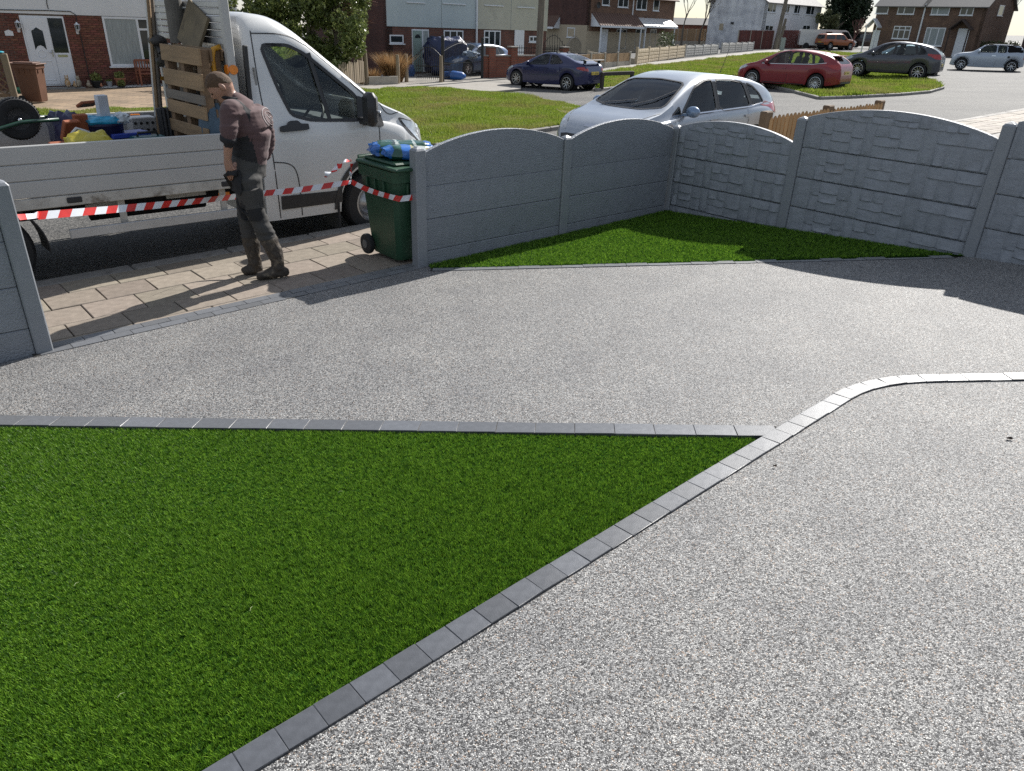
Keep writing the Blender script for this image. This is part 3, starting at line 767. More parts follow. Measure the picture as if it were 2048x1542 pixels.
def prism_y(poly, y0, y1): return MB().prism(poly, 0, 1, frame((1, 0, 0), (0, 0, 1), (0, 1, 0), (0, y0, 0)) @ Matrix.Diagonal((1, 1, y1 - y0, 1)))
WHEELS = {}
def wheel_meshes(r, w, spokes, rimr, style='spoke'):
    key = (round(r, 3), spokes, style, round(rimr, 3))
    if key in WHEELS: return WHEELS[key]
    # turned about z, outer face at +z
    ty = MB(); ty.lathe([(rimr, -w / 2 + .012), (rimr + .02, -w / 2), (r - .03, -w / 2), (r - .008, -w / 2 + .02), (r, -w / 2 + .05), (r, w / 2 - .05), (r - .008, w / 2 - .02), (r - .03, w / 2), (rimr + .02, w / 2), (rimr, w / 2 - .012)], 36)
    ri = MB(); ri.lathe([(rimr + .004, w / 2 - .006), (rimr - .012, w / 2 - .004), (rimr - .02, w / 2 - .03), (rimr - .03, -w / 2 + .02), (rimr + .003, -w / 2 + .01)], 36)
    if style == 'steel':
        ri.lathe([(rimr - .02, w / 2 - .05), (rimr * .75, w / 2 - .09), (rimr * .5, w / 2 - .05), (rimr * .3, w / 2 - .02), (.001, w / 2 - .02)], 28)
    else:
        for k in range(spokes):
            M = Matrix.Rotation(2 * pi * k / spokes, 4, 'Z'); h = .028 if spokes < 8 else .018
            ri.add([(.03, -h, w / 2 - .04), (.03, h, w / 2 - .04), (rimr - .015, h * .62, w / 2 - .018), (rimr - .015, -h * .62, w / 2 - .018), (.03, -h, w / 2 - .07), (.03, h, w / 2 - .07), (rimr - .015, h * .62, w / 2 - .06), (rimr - .015, -h * .62, w / 2 - .06)],
                   [(0, 1, 2, 3), (0, 4, 5, 1), (1, 5, 6, 2), (2, 6, 7, 3), (3, 7, 4, 0)], M)
        ri.lathe([(.065, w / 2 - .075), (.06, w / 2 - .035), (.03, w / 2 - .028), (.001, w / 2 - .028)], 18)
    bk = MB(); bk.lathe([(rimr - .02, w / 2 - .10), (.001, w / 2 - .11)], 20)
    WHEELS[key] = (ty.mesh('tyre', m_tyre, 40), ri.mesh('rim', m_alloy, 35), bk.mesh('brake_disc', m_dark)); return WHEELS[key]
def add_wheel(par, x, y, r, w=.21, spokes=10, rimr=None, style='spoke', mrim=None):
    rimr = rimr or r * .66; ty, ri, bk = wheel_meshes(r, w, spokes, rimr, style)
    sg = 1 if y > 0 else -1
    M = Matrix.Translation((x, y, r)) @ Matrix.Rotation(-pi / 2 * sg, 4, 'X') @ Matrix.Rotation(rnd.uniform(0, 1), 4, 'Z')
    o = link('wheel', bk, par, M); link('tyre', ty, o); link('rim', ri, o); return o
def paint(name, col, metal=.35, rough=.28): return mat(name, col, rough + .06, .04, 3, metal=metal * .5, coat=.6, spec=.5)
def make_car(name, label, sp_, M, pm, wh=(10, .66), plate=None, mirrors=True, cloth=None, lights=True, hollow=True):
    "a passenger car from its outlines; x forward, y to the driver's left, z up, origin on the ground amidships"
    t = thing(name, label, 'car', M=M)
    body = loft(sp_, 0, hollow).mesh('body', pm, 38); tr = bvh_of(body)
    if hollow:
        cx = min(p[0] for p in sp_['screen'] if abs(p[1]) > .3) ; xe = max(p[0] for p in sp_['screen']) - .06
        inn = dict(sp_); zb = lerp_list(sp_['belt'], 0); inn['low'] = [(-3, zb - .38), (3, zb - .38)]
        inn['top'] = [p for p in sp_['top'] if -9 < p[0] < xe - .05 and p[1] > zb - .30] + [(xe, zb - .12)]
        cuts = [loft(inn, .05, True).mesh('c', pm)]
        for q in sp_['side']: cuts.append(prism_y(chaikin(q, 2), -3, 3).mesh('c', pm))
        cuts.append(MB().prism(chaikin(sp_['screen'], 2), zb - .04, 3).mesh('c', pm))
        if 'rear_glass' in sp_:
            rg = chaikin(sp_['rear_glass'], 2)
            cuts.append((MB().prism(rg, zb - .0, 3) if sp_.get('rear_view') == 'T' else MB().prism(rg, 0, 1, frame((0, 1, 0), (0, 0, 1), (1, 0, 0), (-4, 0, 0)) @ Matrix.Diagonal((1, 1, 3.0, 1)))).mesh('c', pm))
        body = boolean(body, cuts); body.polygons.foreach_set('use_smooth', [True] * len(body.polygons)); body.set_sharp_from_angle(angle=radians(38))
        zs = zb - .30
        for yy in (-.36, .36):
            for xx in ((.0, -.95) if sp_['wheels'][0] - sp_['wheels'][1] > 2.6 else (-.1,)):
                k = MB(); k.box((xx, yy, zs), (.46, .46, .16), None, .05); k.box((0, 0, 0), (.14, .44, .6), Matrix.Translation((xx - .26, yy, zs + .32)) @ Matrix.Rotation(radians(-14), 4, 'Y'), .05); k.box((xx - .36, yy, zs + .70), (.09, .24, .17), None, .04); part('seat', k, m_seat, t)
        k = MB(); k.box((xe - .18, 0, zb - .10), (.36, sp_['W'] * .8, .2), None, .06); part('dashboard', k, m_dash, t)
        k = MB(); k.lathe([(.17 + .014 * cos(a), .014 * sin(a)) for a in np.linspace(0, 2 * pi, 7)[:-1]], 18, Matrix.Translation((xe - .44, -.36, zb - .06)) @ Matrix.Rotation(radians(-65), 4, 'Y'), True); part('steering_wheel', k, m_blackpl, t, 40)
    b = link('body', body, t); gl = m_pane if hollow else m_gloss; go = -.004 if hollow else .007
    # floor and wheel houses, dark
    fl = MB(); W = sp_['W'] / 2; xa, xb = sp_['top'][0][0] + .18, sp_['top'][-1][0] - .18
    fl.box(((xa + xb) / 2, 0, .42), (xb - xa, W * 1.25, .40)); 
    part('underbody', fl, m_dark, t)
    r = sp_['tr']
    for wx in sp_['wheels']:
        for s in (1, -1):
            add_wheel(t, wx, s * (W - .12), r, .21, wh[0], r * wh[1])
            ho = MB(); ho.lathe([(sp_['ra'] + .004, -.01), (sp_['ra'] + .004, -.32)], 28, Matrix.Translation((wx, s * (W - .055), r)) @ Matrix.Rotation(-pi / 2 * s, 4, 'X'), False, 0, 2 * pi)
            part('wheel_arch_liner', ho, m_dark, t)
    def d(nm, poly, view, m, off=.004, rr=2, grid=.07, par=None, sm=30):
        mb = decal(tr, chaikin(poly, rr) if rr else poly, view, off, grid); return part(nm, mb, m, par or t, sm) if mb.v else None
    for side in ('L', 'R'):
        for q in sp_['side']:
            d('side_window', q, side, gl, go, 2); qq = chaikin(q, 2); part('window_surround', strip(tr, qq + qq[:2], side, .026, .005), m_blackpl, t)
        for q in sp_.get('pillars', []): d('door_pillar', q, side, m_blackpl, .004, 0)
        for ln in sp_.get('gaps', []): part('door_gap', strip(tr, ln, side, .009), m_blackpl, t)
        for (hx, hz) in sp_.get('handles', []):
            mb = decal(tr, chaikin([(hx - .1, hz - .02), (hx + .1, hz - .02), (hx + .1, hz + .02), (hx - .1, hz + .02)], 2), side, .022, .1, .03); part('door_handle', mb, sp_.get('handle_mat', pm), t, 30)
        if 'sillband' in sp_: d('sill_trim', sp_['sillband'], side, m_blackpl, .004, 0)
        if 'trimline' in sp_: part('chrome_strip', strip(tr, sp_['trimline'], side, .02, .009), m_chrome, t)
    d('windscreen', sp_['screen'], 'T', gl, go, 2, .1); qq = chaikin(sp_['screen'], 2); part('windscreen_seal', strip(tr, qq + qq[:2], 'T', .03, .005), m_blackpl, t)
    if 'rear_glass' in sp_: d('rear_window', sp_['rear_glass'], 'B' if sp_.get('rear_view', 'B') == 'B' else 'T', gl, go, 2, .1)
    if lights:
        for s in (1, -1):
            hv = (Vector((0, 1, 0)), Vector((0, 0, 1)), Vector((-1, 0, 0)))
            d('headlamp', [(s * y, z) for y, z in sp_['head']], 'F', m_lampclear, .006, 2, .05)
            d('tail_lamp', [(s * y, z) for y, z in sp_['tail']], 'B', m_lampred, .006, 2, .05)
            if 'tail_side' in sp_: d('tail_lamp', sp_['tail_side'], 'L' if s > 0 else 'R', m_lampred, .006, 2, .05)
            if 'head_side' in sp_: d('headlamp', sp_['head_side'], 'L' if s > 0 else 'R', m_lampclear, .006, 2, .05)
    if 'grille' in sp_: d('grille', sp_['grille'], 'F', m_blackpl, .005, 1, .06)
    if 'rear_bumper' in sp_: d('bumper_trim', sp_['rear_bumper'], 'B', m_blackpl, .004, 1, .08)
    if plate:
        mb = decal(tr, [(-.26, plate[0] - .055), (.26, plate[0] - .055), (.26, plate[0] + .055), (-.26, plate[0] + .055)], 'B', .012, .3, .02); o = part('number_plate', mb, m_plateY, t)
        k = MB(); 
        for i in range(7):
            if i == 4: continue
            yy = -.215 + i * .068; q = decal(tr, [(yy, plate[0] - .03), (yy + .042, plate[0] - .03), (yy + .042, plate[0] + .03), (yy + .024, plate[0] + .03), (yy + .024, plate[0] - .01), (yy, plate[0] - .01)], 'B', .014, .3, .001); k.add(q.v, q.f)
        part('plate_characters', k, m_blackpl, o)
    if mirrors:
        mx, mz = sp_['mirror']
        for s in (1, -1):
            mb = MB(); y0 = s * (W * .93); mb.ball((0, 0, 0), (.07, .125, .085), 14, 10, Matrix.Translation((mx, y0 + s * .15, mz)))
            mb.v = [(max(x, mx - .045), y, z) for x, y, z in mb.v]
            mb.box((mx + .02, y0 + s * .02, mz - .05), (.07, .12, .03)); part('door_mirror', mb, sp_.get('mirror_mat', pm), t, 40)
    return t, tr, d
# ------------------------------------------------------------------ the dropside van
m_white = mat('white_van_paint', (.60, .60, .59), .3, .05, 2.5, coat=.7, col2=(.50, .47, .42), m2=.6, m2s=2.2)
m_alu = mat('dull_aluminium', (.50, .50, .50), .42, .08, 6, .08, 40, metal=.55, col2=(.36, .34, .31), m2=.62, m2s=4)
m_dirty = mat('dirty_white_steel', (.46, .44, .40), .7, .2, 7, .3, 60, col2=(.16, .13, .10), m2=.55, m2s=9)
m_headlin = mat('cab_lining', (.30, .30, .29), .9, .1, 9)
VB = -2.80
vz = sp(-1.2, VB).z - .10
VM = frame(D1, -D2, UP, C0 - D1 * .17 + D2 * VB + UP * vz)
VM = Matrix.Translation(Vector((0, 0, 0))) @ VM
van = thing('dropside_van', 'white dropside van with loaded open bed parked at the kerb', 'van', M=VM)
vs_ = dict(top=[(-.58, 2.05), (-.575, 2.2), (-.5, 2.27), (-.4, 2.29), (-.2, 2.26), (.02, 2.14), (.2, 1.995), (.52, 1.74), (.84, 1.47), (.98, 1.40), (1.28, 1.29), (1.5, 1.12), (1.6, .9), (1.65, .6), (1.66, .42)],
           belt=[(-.58, 1.34), (.6, 1.28), (1.0, 1.23), (1.35, 1.08), (1.66, .78)], width=[(-.58, 1.0), (-.45, 1.02), (.95, 1.02), (1.3, .985), (1.5, .88), (1.66, .6)],
           low=[(-.58, .30), (1.3, .30), (1.66, .33)], tum=.19, wheels=[.72], ra=.44, tr=.355)
outer = loft(vs_, 0, True).mesh('body', m_white, 38); vt = bvh_of(outer)
inner = dict(vs_); inner['low'] = [(-.58, .55), (1.66, .55)]; inner['top'] = [p for p in vs_['top'] if p[0] < .99]; inner['top'] = inner['top'] + [(1.0, 1.2)]
inm = loft(inner, .055, True).mesh('in', m_white)
WIN = chaikin([(-.40, 2.0), (-.12, 2.0), (.06, 1.92), (.60, 1.50), (.64, 1.27), (.0, 1.30), (-.20, 1.36), (-.30, 1.62)], 2)
SCR = chaikin([(.80, -.80), (.92, -.3), (.92, .3), (.80, .80), (.18, .74), (.10, .3), (.10, -.3), (.18, -.74)], 2)
cut = boolean(outer, [inm, prism_y(WIN, -3, 3).mesh('c', m_white), MB().prism(SCR, 1.3, 3).mesh('c', m_white)])
cut.polygons.foreach_set('use_smooth', [True] * len(cut.polygons)); cut.set_sharp_from_angle(angle=radians(38))
vb = link('cab', cut, van)
def vd(nm, poly, view, m, off=.004, rr=2, grid=.07, par=None, skirt=.012):
    mb = decal(vt, chaikin(poly, rr) if rr else poly, view, off, grid, skirt); return part(nm, mb, m, par or van, 30)
for side, tg in (('R', 1), ('L', -1)):
    o = vd('door_window', WIN, side, m_pane, -.012, 0, .08, None, .004)
    part('window_surround', strip(vt, WIN + WIN[:2], side, .032, .006), m_blackpl, van)
    part('window_divider', strip(vt, [(.10, 1.93), (.22, 1.28)], side, .045, .004), m_blackpl, van)
    for ln in ([(-.47, 2.12), (-.49, 1.6), (-.47, 1.0), (-.44, .34)], [(.80, 1.22), (.795, 1.0), (.81, .8)], [(-.47, 2.10), (-.1, 2.10), (.1, 2.0)], [(.1, 2.0), (.45, 1.72), (.72, 1.49)],
               [(-.46, .92), (-.30, .90), (-.225, .82), (-.2, .6), (-.195, .34)], [(.86, 1.44), (.95, 1.3), (1.12, 1.33)]):
        part('door_gap', strip(vt, smooth_list(ln, 2), side, .010), m_blackpl, van)
    hd = vd('door_handle', [(-.36, 1.205), (-.05, 1.215), (-.05, 1.265), (-.13, 1.27), (-.16, 1.30), (-.25, 1.30), (-.28, 1.265), (-.36, 1.255)], side, m_blackpl, .03, 2, .1, None, .04)
    vd('side_moulding', [(-.42, .43), (.285, .43), (.285, .56), (-.42, .57)], side, m_blackpl, .014, 0, .2, None, .02)
    vd('sill_step', [(-.5, .29), (.30, .29), (.30, .345), (-.5, .345)], side, m_dirty, .03, 0, .2, None, .035)
    arch = [(.72 + .50 * cos(q), .355 + .52 * sin(q)) for q in np.linspace(-.15, pi + .15, 24)]
    part('wheel_arch_trim', strip(vt, arch, side, .055, .012), m_blackpl, van)
    vd('mirror_base', [(.55, 1.23), (.86, 1.19), (.86, 1.32), (.72, 1.47), (.58, 1.52)], side, m_blackpl, .014, 2)
    y = -1.02 * tg
    mb = MB(); mb.box((.60, y - .15 * tg, 1.40), (.13, .20, .34), None, .05); mb.box((.62, y - .03 * tg, 1.27), (.12, .16, .07), None, .01); mo = part('door_mirror', mb, m_blackpl, van, 40)
    k = MB(); k.box((.655, y - .20 * tg, 1.38), (.04, .115, .026), None, .008); part('indicator', k, m_lampclear, mo, True)
    vd('headlamp_surround', [(1.08, 1.28), (1.38, 1.215), (1.63, 1.03), (1.63, .90), (1.42, .92), (1.20, 1.12)], side, m_blackpl, .004, 2, .05)
    vd('headlamp', [(1.12, 1.26), (1.38, 1.19), (1.60, 1.02), (1.60, .93), (1.44, .95), (1.24, 1.12)], side, m_lampclear, .008, 2, .05)
part('door_gap', strip(vt, [(.05, -.78), (.3, -.80), (.78, -.86)], 'T', .012), m_blackpl, van)
pa = MB(); q = decal(vt, SCR, 'T', -.012, .1, .004); part('windscreen', q, m_pane, van, 30)
vd('grille', [(-.5, .72), (.5, .72), (.56, 1.0), (-.56, 1.0)], 'F', m_blackpl, .006, 1)
vd('bumper', [(-.86, .34), (.86, .34), (.86, .58), (-.86, .58)], 'F', m_blackpl, .012, 1)
# inside of the cab
mb = MB(); mb.box((.62, 0, 1.12), (.36, 1.84, .24), None, .05); mb.box((.45, -.45, 1.20), (.22, .5, .12), None, .04); part('dashboard', mb, m_dash, van)
mb = MB(); mb.lathe([(.19 + .015 * cos(a), .015 * sin(a)) for a in np.linspace(0, 2 * pi, 9)[:-1]], 24, Matrix.Translation((.28, -.45, 1.24)) @ Matrix.Rotation(radians(-55), 4, 'Y'), True); mb.bar((.28, -.64, 1.24), (.28, -.26, 1.24), .04, .02); mb.bar((.28, -.45, 1.24), (.42, -.45, 1.12), .06, .06); part('steering_wheel', mb, m_blackpl, van, 40)
for y in (-.48, .1, .55):
    mb = MB(); mb.box((-.10, y, .92), (.48, .46, .16), None, .05); mb.box((0, 0, 0), (.16, .46, .62), Matrix.Translation((-.36, y, 1.24)) @ Matrix.Rotation(radians(-10), 4, 'Y'), .05); so_ = part('seat', mb, m_seat, van)
    k = MB(); k.box((-.43, y, 1.65), (.11, .27, .2), None, .045); part('headrest', k, m_seat, so_)
mb = MB(); mb.box((-.505, 0, 1.2), (.02, 1.8, 1.2)); part('bulkhead', mb, m_headlin, van)
# chassis and running gear
mb = MB()
for y in (-.42, .42): mb.box((-2.0, y, .58), (3.6, .08, .16), None, .01)
for x in (-.7, -1.3, -1.9, -2.5, -3.6): mb.box((x, 0, .585), (.07, .9, .1))
mb.cyl((-3.04, -.8, .355), (-3.04, .8, .355), .06); mb.ball((-3.04, 0, .355), (.17, .14, .17)); part('chassis', mb, m_dark, van)
mb = MB(); mb.box((-1.55, .2, .52), (.8, .5, .3), None, .04); mb.cyl((-1.0, -.35, .5), (-2.1, -.35, .5), .09, n=14); part('fuel_tank', mb, m_dark, van)
for x, y in ((.72, -.83), (.72, .83), (-3.04, -.81), (-3.04, .81)): add_wheel(van, x, y, .355, .225, 5, .21, 'steel')
for s in (-1, 1):
    mb = MB(); mb.lathe([(.445, -.15), (.455, .15), (.445, .152), (.435, -.15)], 24, Matrix.Translation((-3.04, s * .82, .36)) @ Matrix.Rotation(pi / 2, 4, 'X'), True, radians(-5), radians(185)); part('mudguard', mb, m_blackpl, van, 30)
    mb = MB(); mb.box((.24, s * .86, .30), (.02, .3, .34), None, .004); part('mud_flap', mb, m_blackpl, van)
    # side guard with its brackets
    y = s * 1.005
    mb = MB(); mb.box((-1.66, y, .465), (1.52, .028, .085), None, .006); g = part('side_guard', mb, m_alu, van)
    for x in (-1.02, -1.95): k = MB(); k.box((x, y - s * .03, .60), (.06, .012, .30)); part('guard_bracket', k, m_dirty, g)
    # tapering step between bed and cab
    k = MB(); k.bar((-.64, s * .95, .34), (-.60, s * .95, 2.0), .05, .04, .008); part('cab_corner_seal', k, m_blackpl, van)
# bed
BX0, BX1, BW = -4.25, -.86, 1.03
mb = MB(); mb.box(((BX0 + BX1) / 2, 0, .79), (BX1 - BX0, BW * 2 - .06, .05)); part('bed_floor', mb, mat('bed_ply', (.13, .10, .075), .85, .3, 9, .3, 50), van)
def dropside(s):
    y = s * BW; o = None
    root = MB(); root.box(((BX0 + BX1) / 2, y - s * .012, 1.02), (BX1 - BX0, .02, .40)); ds = part('dropside', root, m_alu, van)
    for z0, z1 in ((.815, .95), (.955, 1.085), (1.09, 1.235)):
        k = MB(); k.box(((BX0 + BX1) / 2, y, (z0 + z1) / 2), (BX1 - BX0, .032, z1 - z0), None, .007); part('side_plank', k, m_whitealu, ds)
    k = MB(); k.box(((BX0 + BX1) / 2 + .02, y - s * .01, .762), (BX1 - BX0 + .04, .05, .092), None, .006); ra_ = part('side_rail', k, m_dirty, van)
    for x in (-.98, -2.33, -3.7): q = MB(); q.box((x, y + s * .014, .765), (.12, .02, .05), None, .008); part('catch', q, m_blackpl, ra_)
m_whitealu = mat('white_powder_coat', (.44, .435, .42), .42, .04, 2, .02, 30, col2=(.43, .42, .40), m2=.66, m2s=3)
dropside(-1); dropside(1)
mb = MB(); mb.box((BX0, 0, 1.02), (.03, BW * 2, .42), None, .006); part('tailboard', mb, m_whitealu, van)
q = MB(); q.box((-1.15, BW - .03, 1.19), (.10, .012, .04), None, .004); part('amber_reflector', q, m_amber, van)
q = MB(); q.box((-1.0, -BW + .06, .655), (.11, .012, .035), None, .004); part('amber_reflector', q, m_amber, van)
for qq in (((-1.5, -.8, .66), (-1.12, -.8, .66)), ((-2.2, -.75, .62), (-1.9, -.75, .64))): mb = MB(); mb.bar(*qq, .02, .055); part('bracket', mb, m_dirty, van)
# headboard
HX = -.76
for s in (-1, 1):
    mb = MB(); mb.box((HX, s * .96, 1.75), (.075, .07, 1.9), None, .008); po = part('headboard_post', mb, m_whitealu, van)
    if s < 0:
        k = MB(); k.cyl((HX - .04, s * .962, 1.79), (HX - .055, s * .962, 1.79), .042, n=20); part('round_reflector', k, m_amber, po)
        k = MB(); k.cyl((HX + .0, s * .996, 1.79), (HX + .0, s * 1.012, 1.79), .042, n=20); part('round_reflector', k, m_amber, po)
    pts = [(HX - .04, s * .86, 1.98), (HX - .11, s * .86, 1.96), (HX - .13, s * .86, 1.88), (HX - .13, s * .86, 1.68), (HX - .11, s * .86, 1.60), (HX - .04, s * .86, 1.58)]
    k = MB(); k.tube(pts, .024, 10); part('grab_handle', k, mat('safety_yellow', (.55, .27, .02), .45, .1, 20), van, True)
for i in range(6):
    k = MB(); k.box((HX + .0, 0, 2.335 - i * .062), (.03, 1.85, .057), None, .008); part('headboard_slat', k, m_alu, van)
mb = MB(); mb.box((HX, 0, 1.42), (.02, 1.85, 1.06)); hp = part('headboard_panel', mb, m_alu, van)
for i in range(13):
    for j in range(6):
        k = MB() if (i, j) == (0, 0) else k
        k.cyl((HX - .008, -.82 + i * .137, 1.18 + j * .15), (HX - .012, -.82 + i * .137, 1.18 + j * .15), .027, n=8)
part('punched_holes', k, m_dark, hp)['kind'] = 'stuff'

# ------------------------------------------------------------------ the load on the van (things of their own)
m_pallet = [mat('pallet_wood_%s' % n, c, .8, .22, 3, .35, 40, stretch=(3, .6, 6), col2=(c[0] * .55, c[1] * .5, c[2] * .45), m2=.62, m2s=5, orand=.12) for n, c in (('pale', (.27, .18, .10)), ('brown', (.19, .12, .068)), ('grey', (.17, .145, .12)))]
def on_van(x, y, z, rz=0.0, rx=0.0, ry=0.0): return VM @ Matrix.Translation((x, y, z)) @ Euler((rx, ry, rz)).to_matrix().to_4x4()
def pallet(label, M, seed):
    r = random.Random(seed); t = thing('pallet', label, 'pallet', M=M, group='upright pallets on the van'); W = .96; z = 0
    for y in (-.41, 0, .41):
        k = MB(); k.box((0, y, .57), (.09, .09, 1.14), None, .004); part('stringer', k, m_pallet[1], t)
    rows = [(1.0, .15), (.78, .15), (.655, .085), (.52, .12), (.335, .115), (.16, .11), (.0, .10)]
    for (z, h) in rows:
        k = MB(); k.box((-.055, r.uniform(-.01, .01), z + h / 2), (.02, W, h), Matrix.Rotation(r.uniform(-.006, .006), 4, 'X'), .003); part('plank', k, m_pallet[2] if h < .09 else m_pallet[r.choice((0, 0, 1))], t)
    for z in (.02, .52, 1.04):
        k = MB(); k.box((.055, 0, z + .05), (.02, W, .1), None, .003); part('plank', k, m_pallet[1], t)
    return t
pallet('rear pallet of the two standing on end on the van bed', on_van(-1.03, -.47, .82, .03, 0, .03), 1)
pallet('front pallet of the two standing on end against the van headboard', on_van(-.87, -.40, .82, .0, 0, .015), 2)
m_ply = mat('grimy_plywood', (.17, .135, .085), .85, .3, 5, .3, 50, col2=(.07, .055, .04), m2=.55, m2s=4)
mb = MB(); mb.box((0, 0, .17), (.03, .52, .40), None, .004); single('plywood_offcut', mb, m_ply, 'dirty plywood offcut leaning above the pallets', 'board', M=on_van(-.90, -.30, 1.965, .06, .34, .32))
mb = MB(); mb.cyl((0, 0, 0), (0, 0, .58), .085, .08, 18); mb.lathe([(.07, .575), (.085, .585), (.085, .6), (.07, .61)], 18); single('cement_bucket', mb, mat('grey_cement_tub', (.13, .12, .105), .8, .25, 8, .3, 40), 'grey cement-stained tube standing behind the plywood offcut', 'tube', M=on_van(-.86, .05, 1.98))
mb = MB(); mb.lathe([(.0, 0), (.30, .01), (.33, .05), (.31, .06), (.28, .03), (.0, .02)], 24); single('mixing_pan', mb, m_ply, 'round dirty pan lying on top of the cement tube', 'pan', M=on_van(-.87, .02, 2.6, 0, .06, .05))
for i, (y, dz, c, lb) in enumerate(((.62, .0, m_pallet[2], 'grey'), (.70, .02, m_alu, 'metal'), (.55, .05, m_pallet[0], 'pale wooden'))):
    mb = MB(); mb.bar((0, 0, 0), (.12, -.10, 1.62), .035, .03, .004); single('handle_pole', mb, c, ('%s tool handle leaning at the far side of the headboard' % lb), 'pole', 'tool handles on the van', M=on_van(-1.02 - .03 * i, y, .82))
mb = MB(); mb.tube([(0, 0, 0), (0, .05, .05), (.0, .16, .06), (0, .22, .02), (0, .2, -.06), (0, .1, -.09), (0, 0, -.05), (0, 0, 0)], .045, 10); mb.ball((0, .1, .12), (.09, .13, .06)); single('petrol_saw', mb, mat('sooty_machine', (.035, .032, .03), .6, .4, 20, .3, 60, col2=(.12, .09, .06), m2=.6), 'sooty machine wedged beside the plywood offcut', 'machine', smooth=40, M=on_van(-.93, .40, 1.86))
# barrow, wheel up
m_green = mat('dark_green_tube', (.01, .05, .03), .4, .15, 10, coat=.3)
wb = thing('wheelbarrow', 'upturned wheelbarrow with black tyre and dark green frame on the van', 'wheelbarrow', M=on_van(-2.44, .28, .82, .0))
Wm = Matrix.Translation((.04, -.02, .48)) @ Matrix.Rotation(pi / 2, 4, 'X') @ Matrix.Rotation(.12, 4, 'Y')
k = MB(); k.lathe([(.10, -.035), (.135, -.05), (.175, -.046), (.192, -.02), (.192, .02), (.175, .046), (.135, .05), (.10, .035)], 36, Wm)
for i in range(44):
    k.box((.190, 0, 0), (.008, .010, .07), Wm @ Matrix.Rotation(i * pi / 22, 4, 'Z'))
wo_ = part('tyre', k, m_tyre, wb, 40)
k = MB(); k.lathe([(.105, -.03), (.085, -.02), (.03, -.02), (.02, -.05), (.02, .05), (.03, .02), (.085, .02), (.105, .03)], 24, Wm); part('rim', k, m_blackpl, wb, 40)
k = MB(); k.cyl((.04, -.12, .48), (.04, .08, .48), .012); k.ball((.04, -.125, .48), .02); part('axle', k, m_chrome, wb, True)
for y in (-.14, .10):
    k = MB(); k.tube([(.36, y, .47), (.04, y, .46), (-.35, y - .02, .36), (-1.15, y * 1.8 - .03, .20)], .018, 10); part('frame_tube', k, m_green, wb, True)
k = MB(); k.bar((-.35, -.16, .32), (-.20, .1, .10), .06, .02); k.bar((-.62, -.16, .30), (-.62, .14, .30), .03, .03); part('frame_brace', k, m_alu, wb)
k = MB(); k.add([(-.2, -.3, .0), (-.2, .26, .0), (-1.1, .3, .0), (-1.1, -.34, .0), (-.3, -.2, .26), (-.3, .16, .26), (-.95, .2, .22), (-.95, -.22, .22)], [(0, 1, 5, 4), (1, 2, 6, 5), (2, 3, 7, 6), (3, 0, 4, 7), (4, 5, 6, 7)]); part('tray', k, mat('barrow_tray', (.02, .045, .035), .6, .3, 8), wb)
# tubs, bags and boxes
m_bluetub = mat('navy_tub', (.018, .018, .06), .45, .15, 10)
k = MB(); k.lathe([(.0, .0), (.16, 0), (.195, .40), (.205, .41), (.205, .43), (.18, .43), (.15, .03), (0, .03)], 28); t_ = single('flexible_tub', k, m_bluetub, 'navy blue rubble tub on the van bed', 'tub', smooth=40, M=on_van(-1.72, .12, .82))
def bag(nm, lb, cat_, M, size, m, seed, n=14, crumple=.18, grp=None):
    "a crumpled soft bag: a squashed, noisy superellipsoid"
    k = MB(); N = n * 2
    for i in range(n + 1):
        a = -pi / 2 + pi * i / n
        for j in range(N):
            b = 2 * pi * j / N; f = lambda c, e: math.copysign(abs(c) ** e, c)
            p = Vector((f(cos(a), .55) * f(cos(b), .55), f(cos(a), .55) * f(sin(b), .55), f(sin(a), .7)))
            q = 1 + crumple * noise.noise(p * 2.3 + Vector((seed, 0, 0))) + crumple * .5 * noise.noise(p * 6 + Vector((seed, 5, 0)))
            k.v.append((p.x * size[0] * q, p.y * size[1] * q, p.z * size[2] * q))
    k.f = [(i * N + j, i * N + (j + 1) % N, (i + 1) * N + (j + 1) % N, (i + 1) * N + j) for i in range(n) for j in range(N)]; k.m = [0] * len(k.f)
    return single(nm, k, m, lb, cat_, grp, 50, M)
bag('rag_bag', 'bright cyan plastic sheet bundled in the navy tub', 'bag', on_van(-1.72, .10, 1.27), (.17, .17, .05), mat('cyan_plastic', (.02, .30, .50), .3, .15, 20, coat=.3), 1)
bag('carrier_bag', 'clear crumpled plastic bag at the edge of the navy tub', 'bag', on_van(-1.56, .0, 1.29), (.07, .07, .05), mat('milky_plastic', (.55, .60, .64), .25, .1, 10), 2, crumple=.4)
m_yel = mat('yellow_sack', (.48, .40, .05), .45, .12, 12)
bag('cement_sack', 'yellow and white sack slumped at the near side of the van bed', 'sack', on_van(-2.02, -.62, 1.12, .2, .25), (.19, .12, .13), m_yel, 3, crumple=.28)
k = MB()
r = random.Random(4); x = -.10
for i in range(6):
    h = r.uniform(.025, .05); k.bar((x, -.122, .02), (x + r.uniform(-.01, .01), -.122, .02 + h), .006, .01); k.bar((x, -.122, .02 + h * .5), (x + .018, -.122, .03 + h * .4), .006, .008); x += .032
single('sack_print', k, m_blackpl, 'dark lettering printed on the yellow sack', 'print', M=on_van(-2.02, -.66, 1.12, .2, .25))
m_terra = mat('orange_clay', (.29, .085, .035), .75, .2, 10, .2, 60)
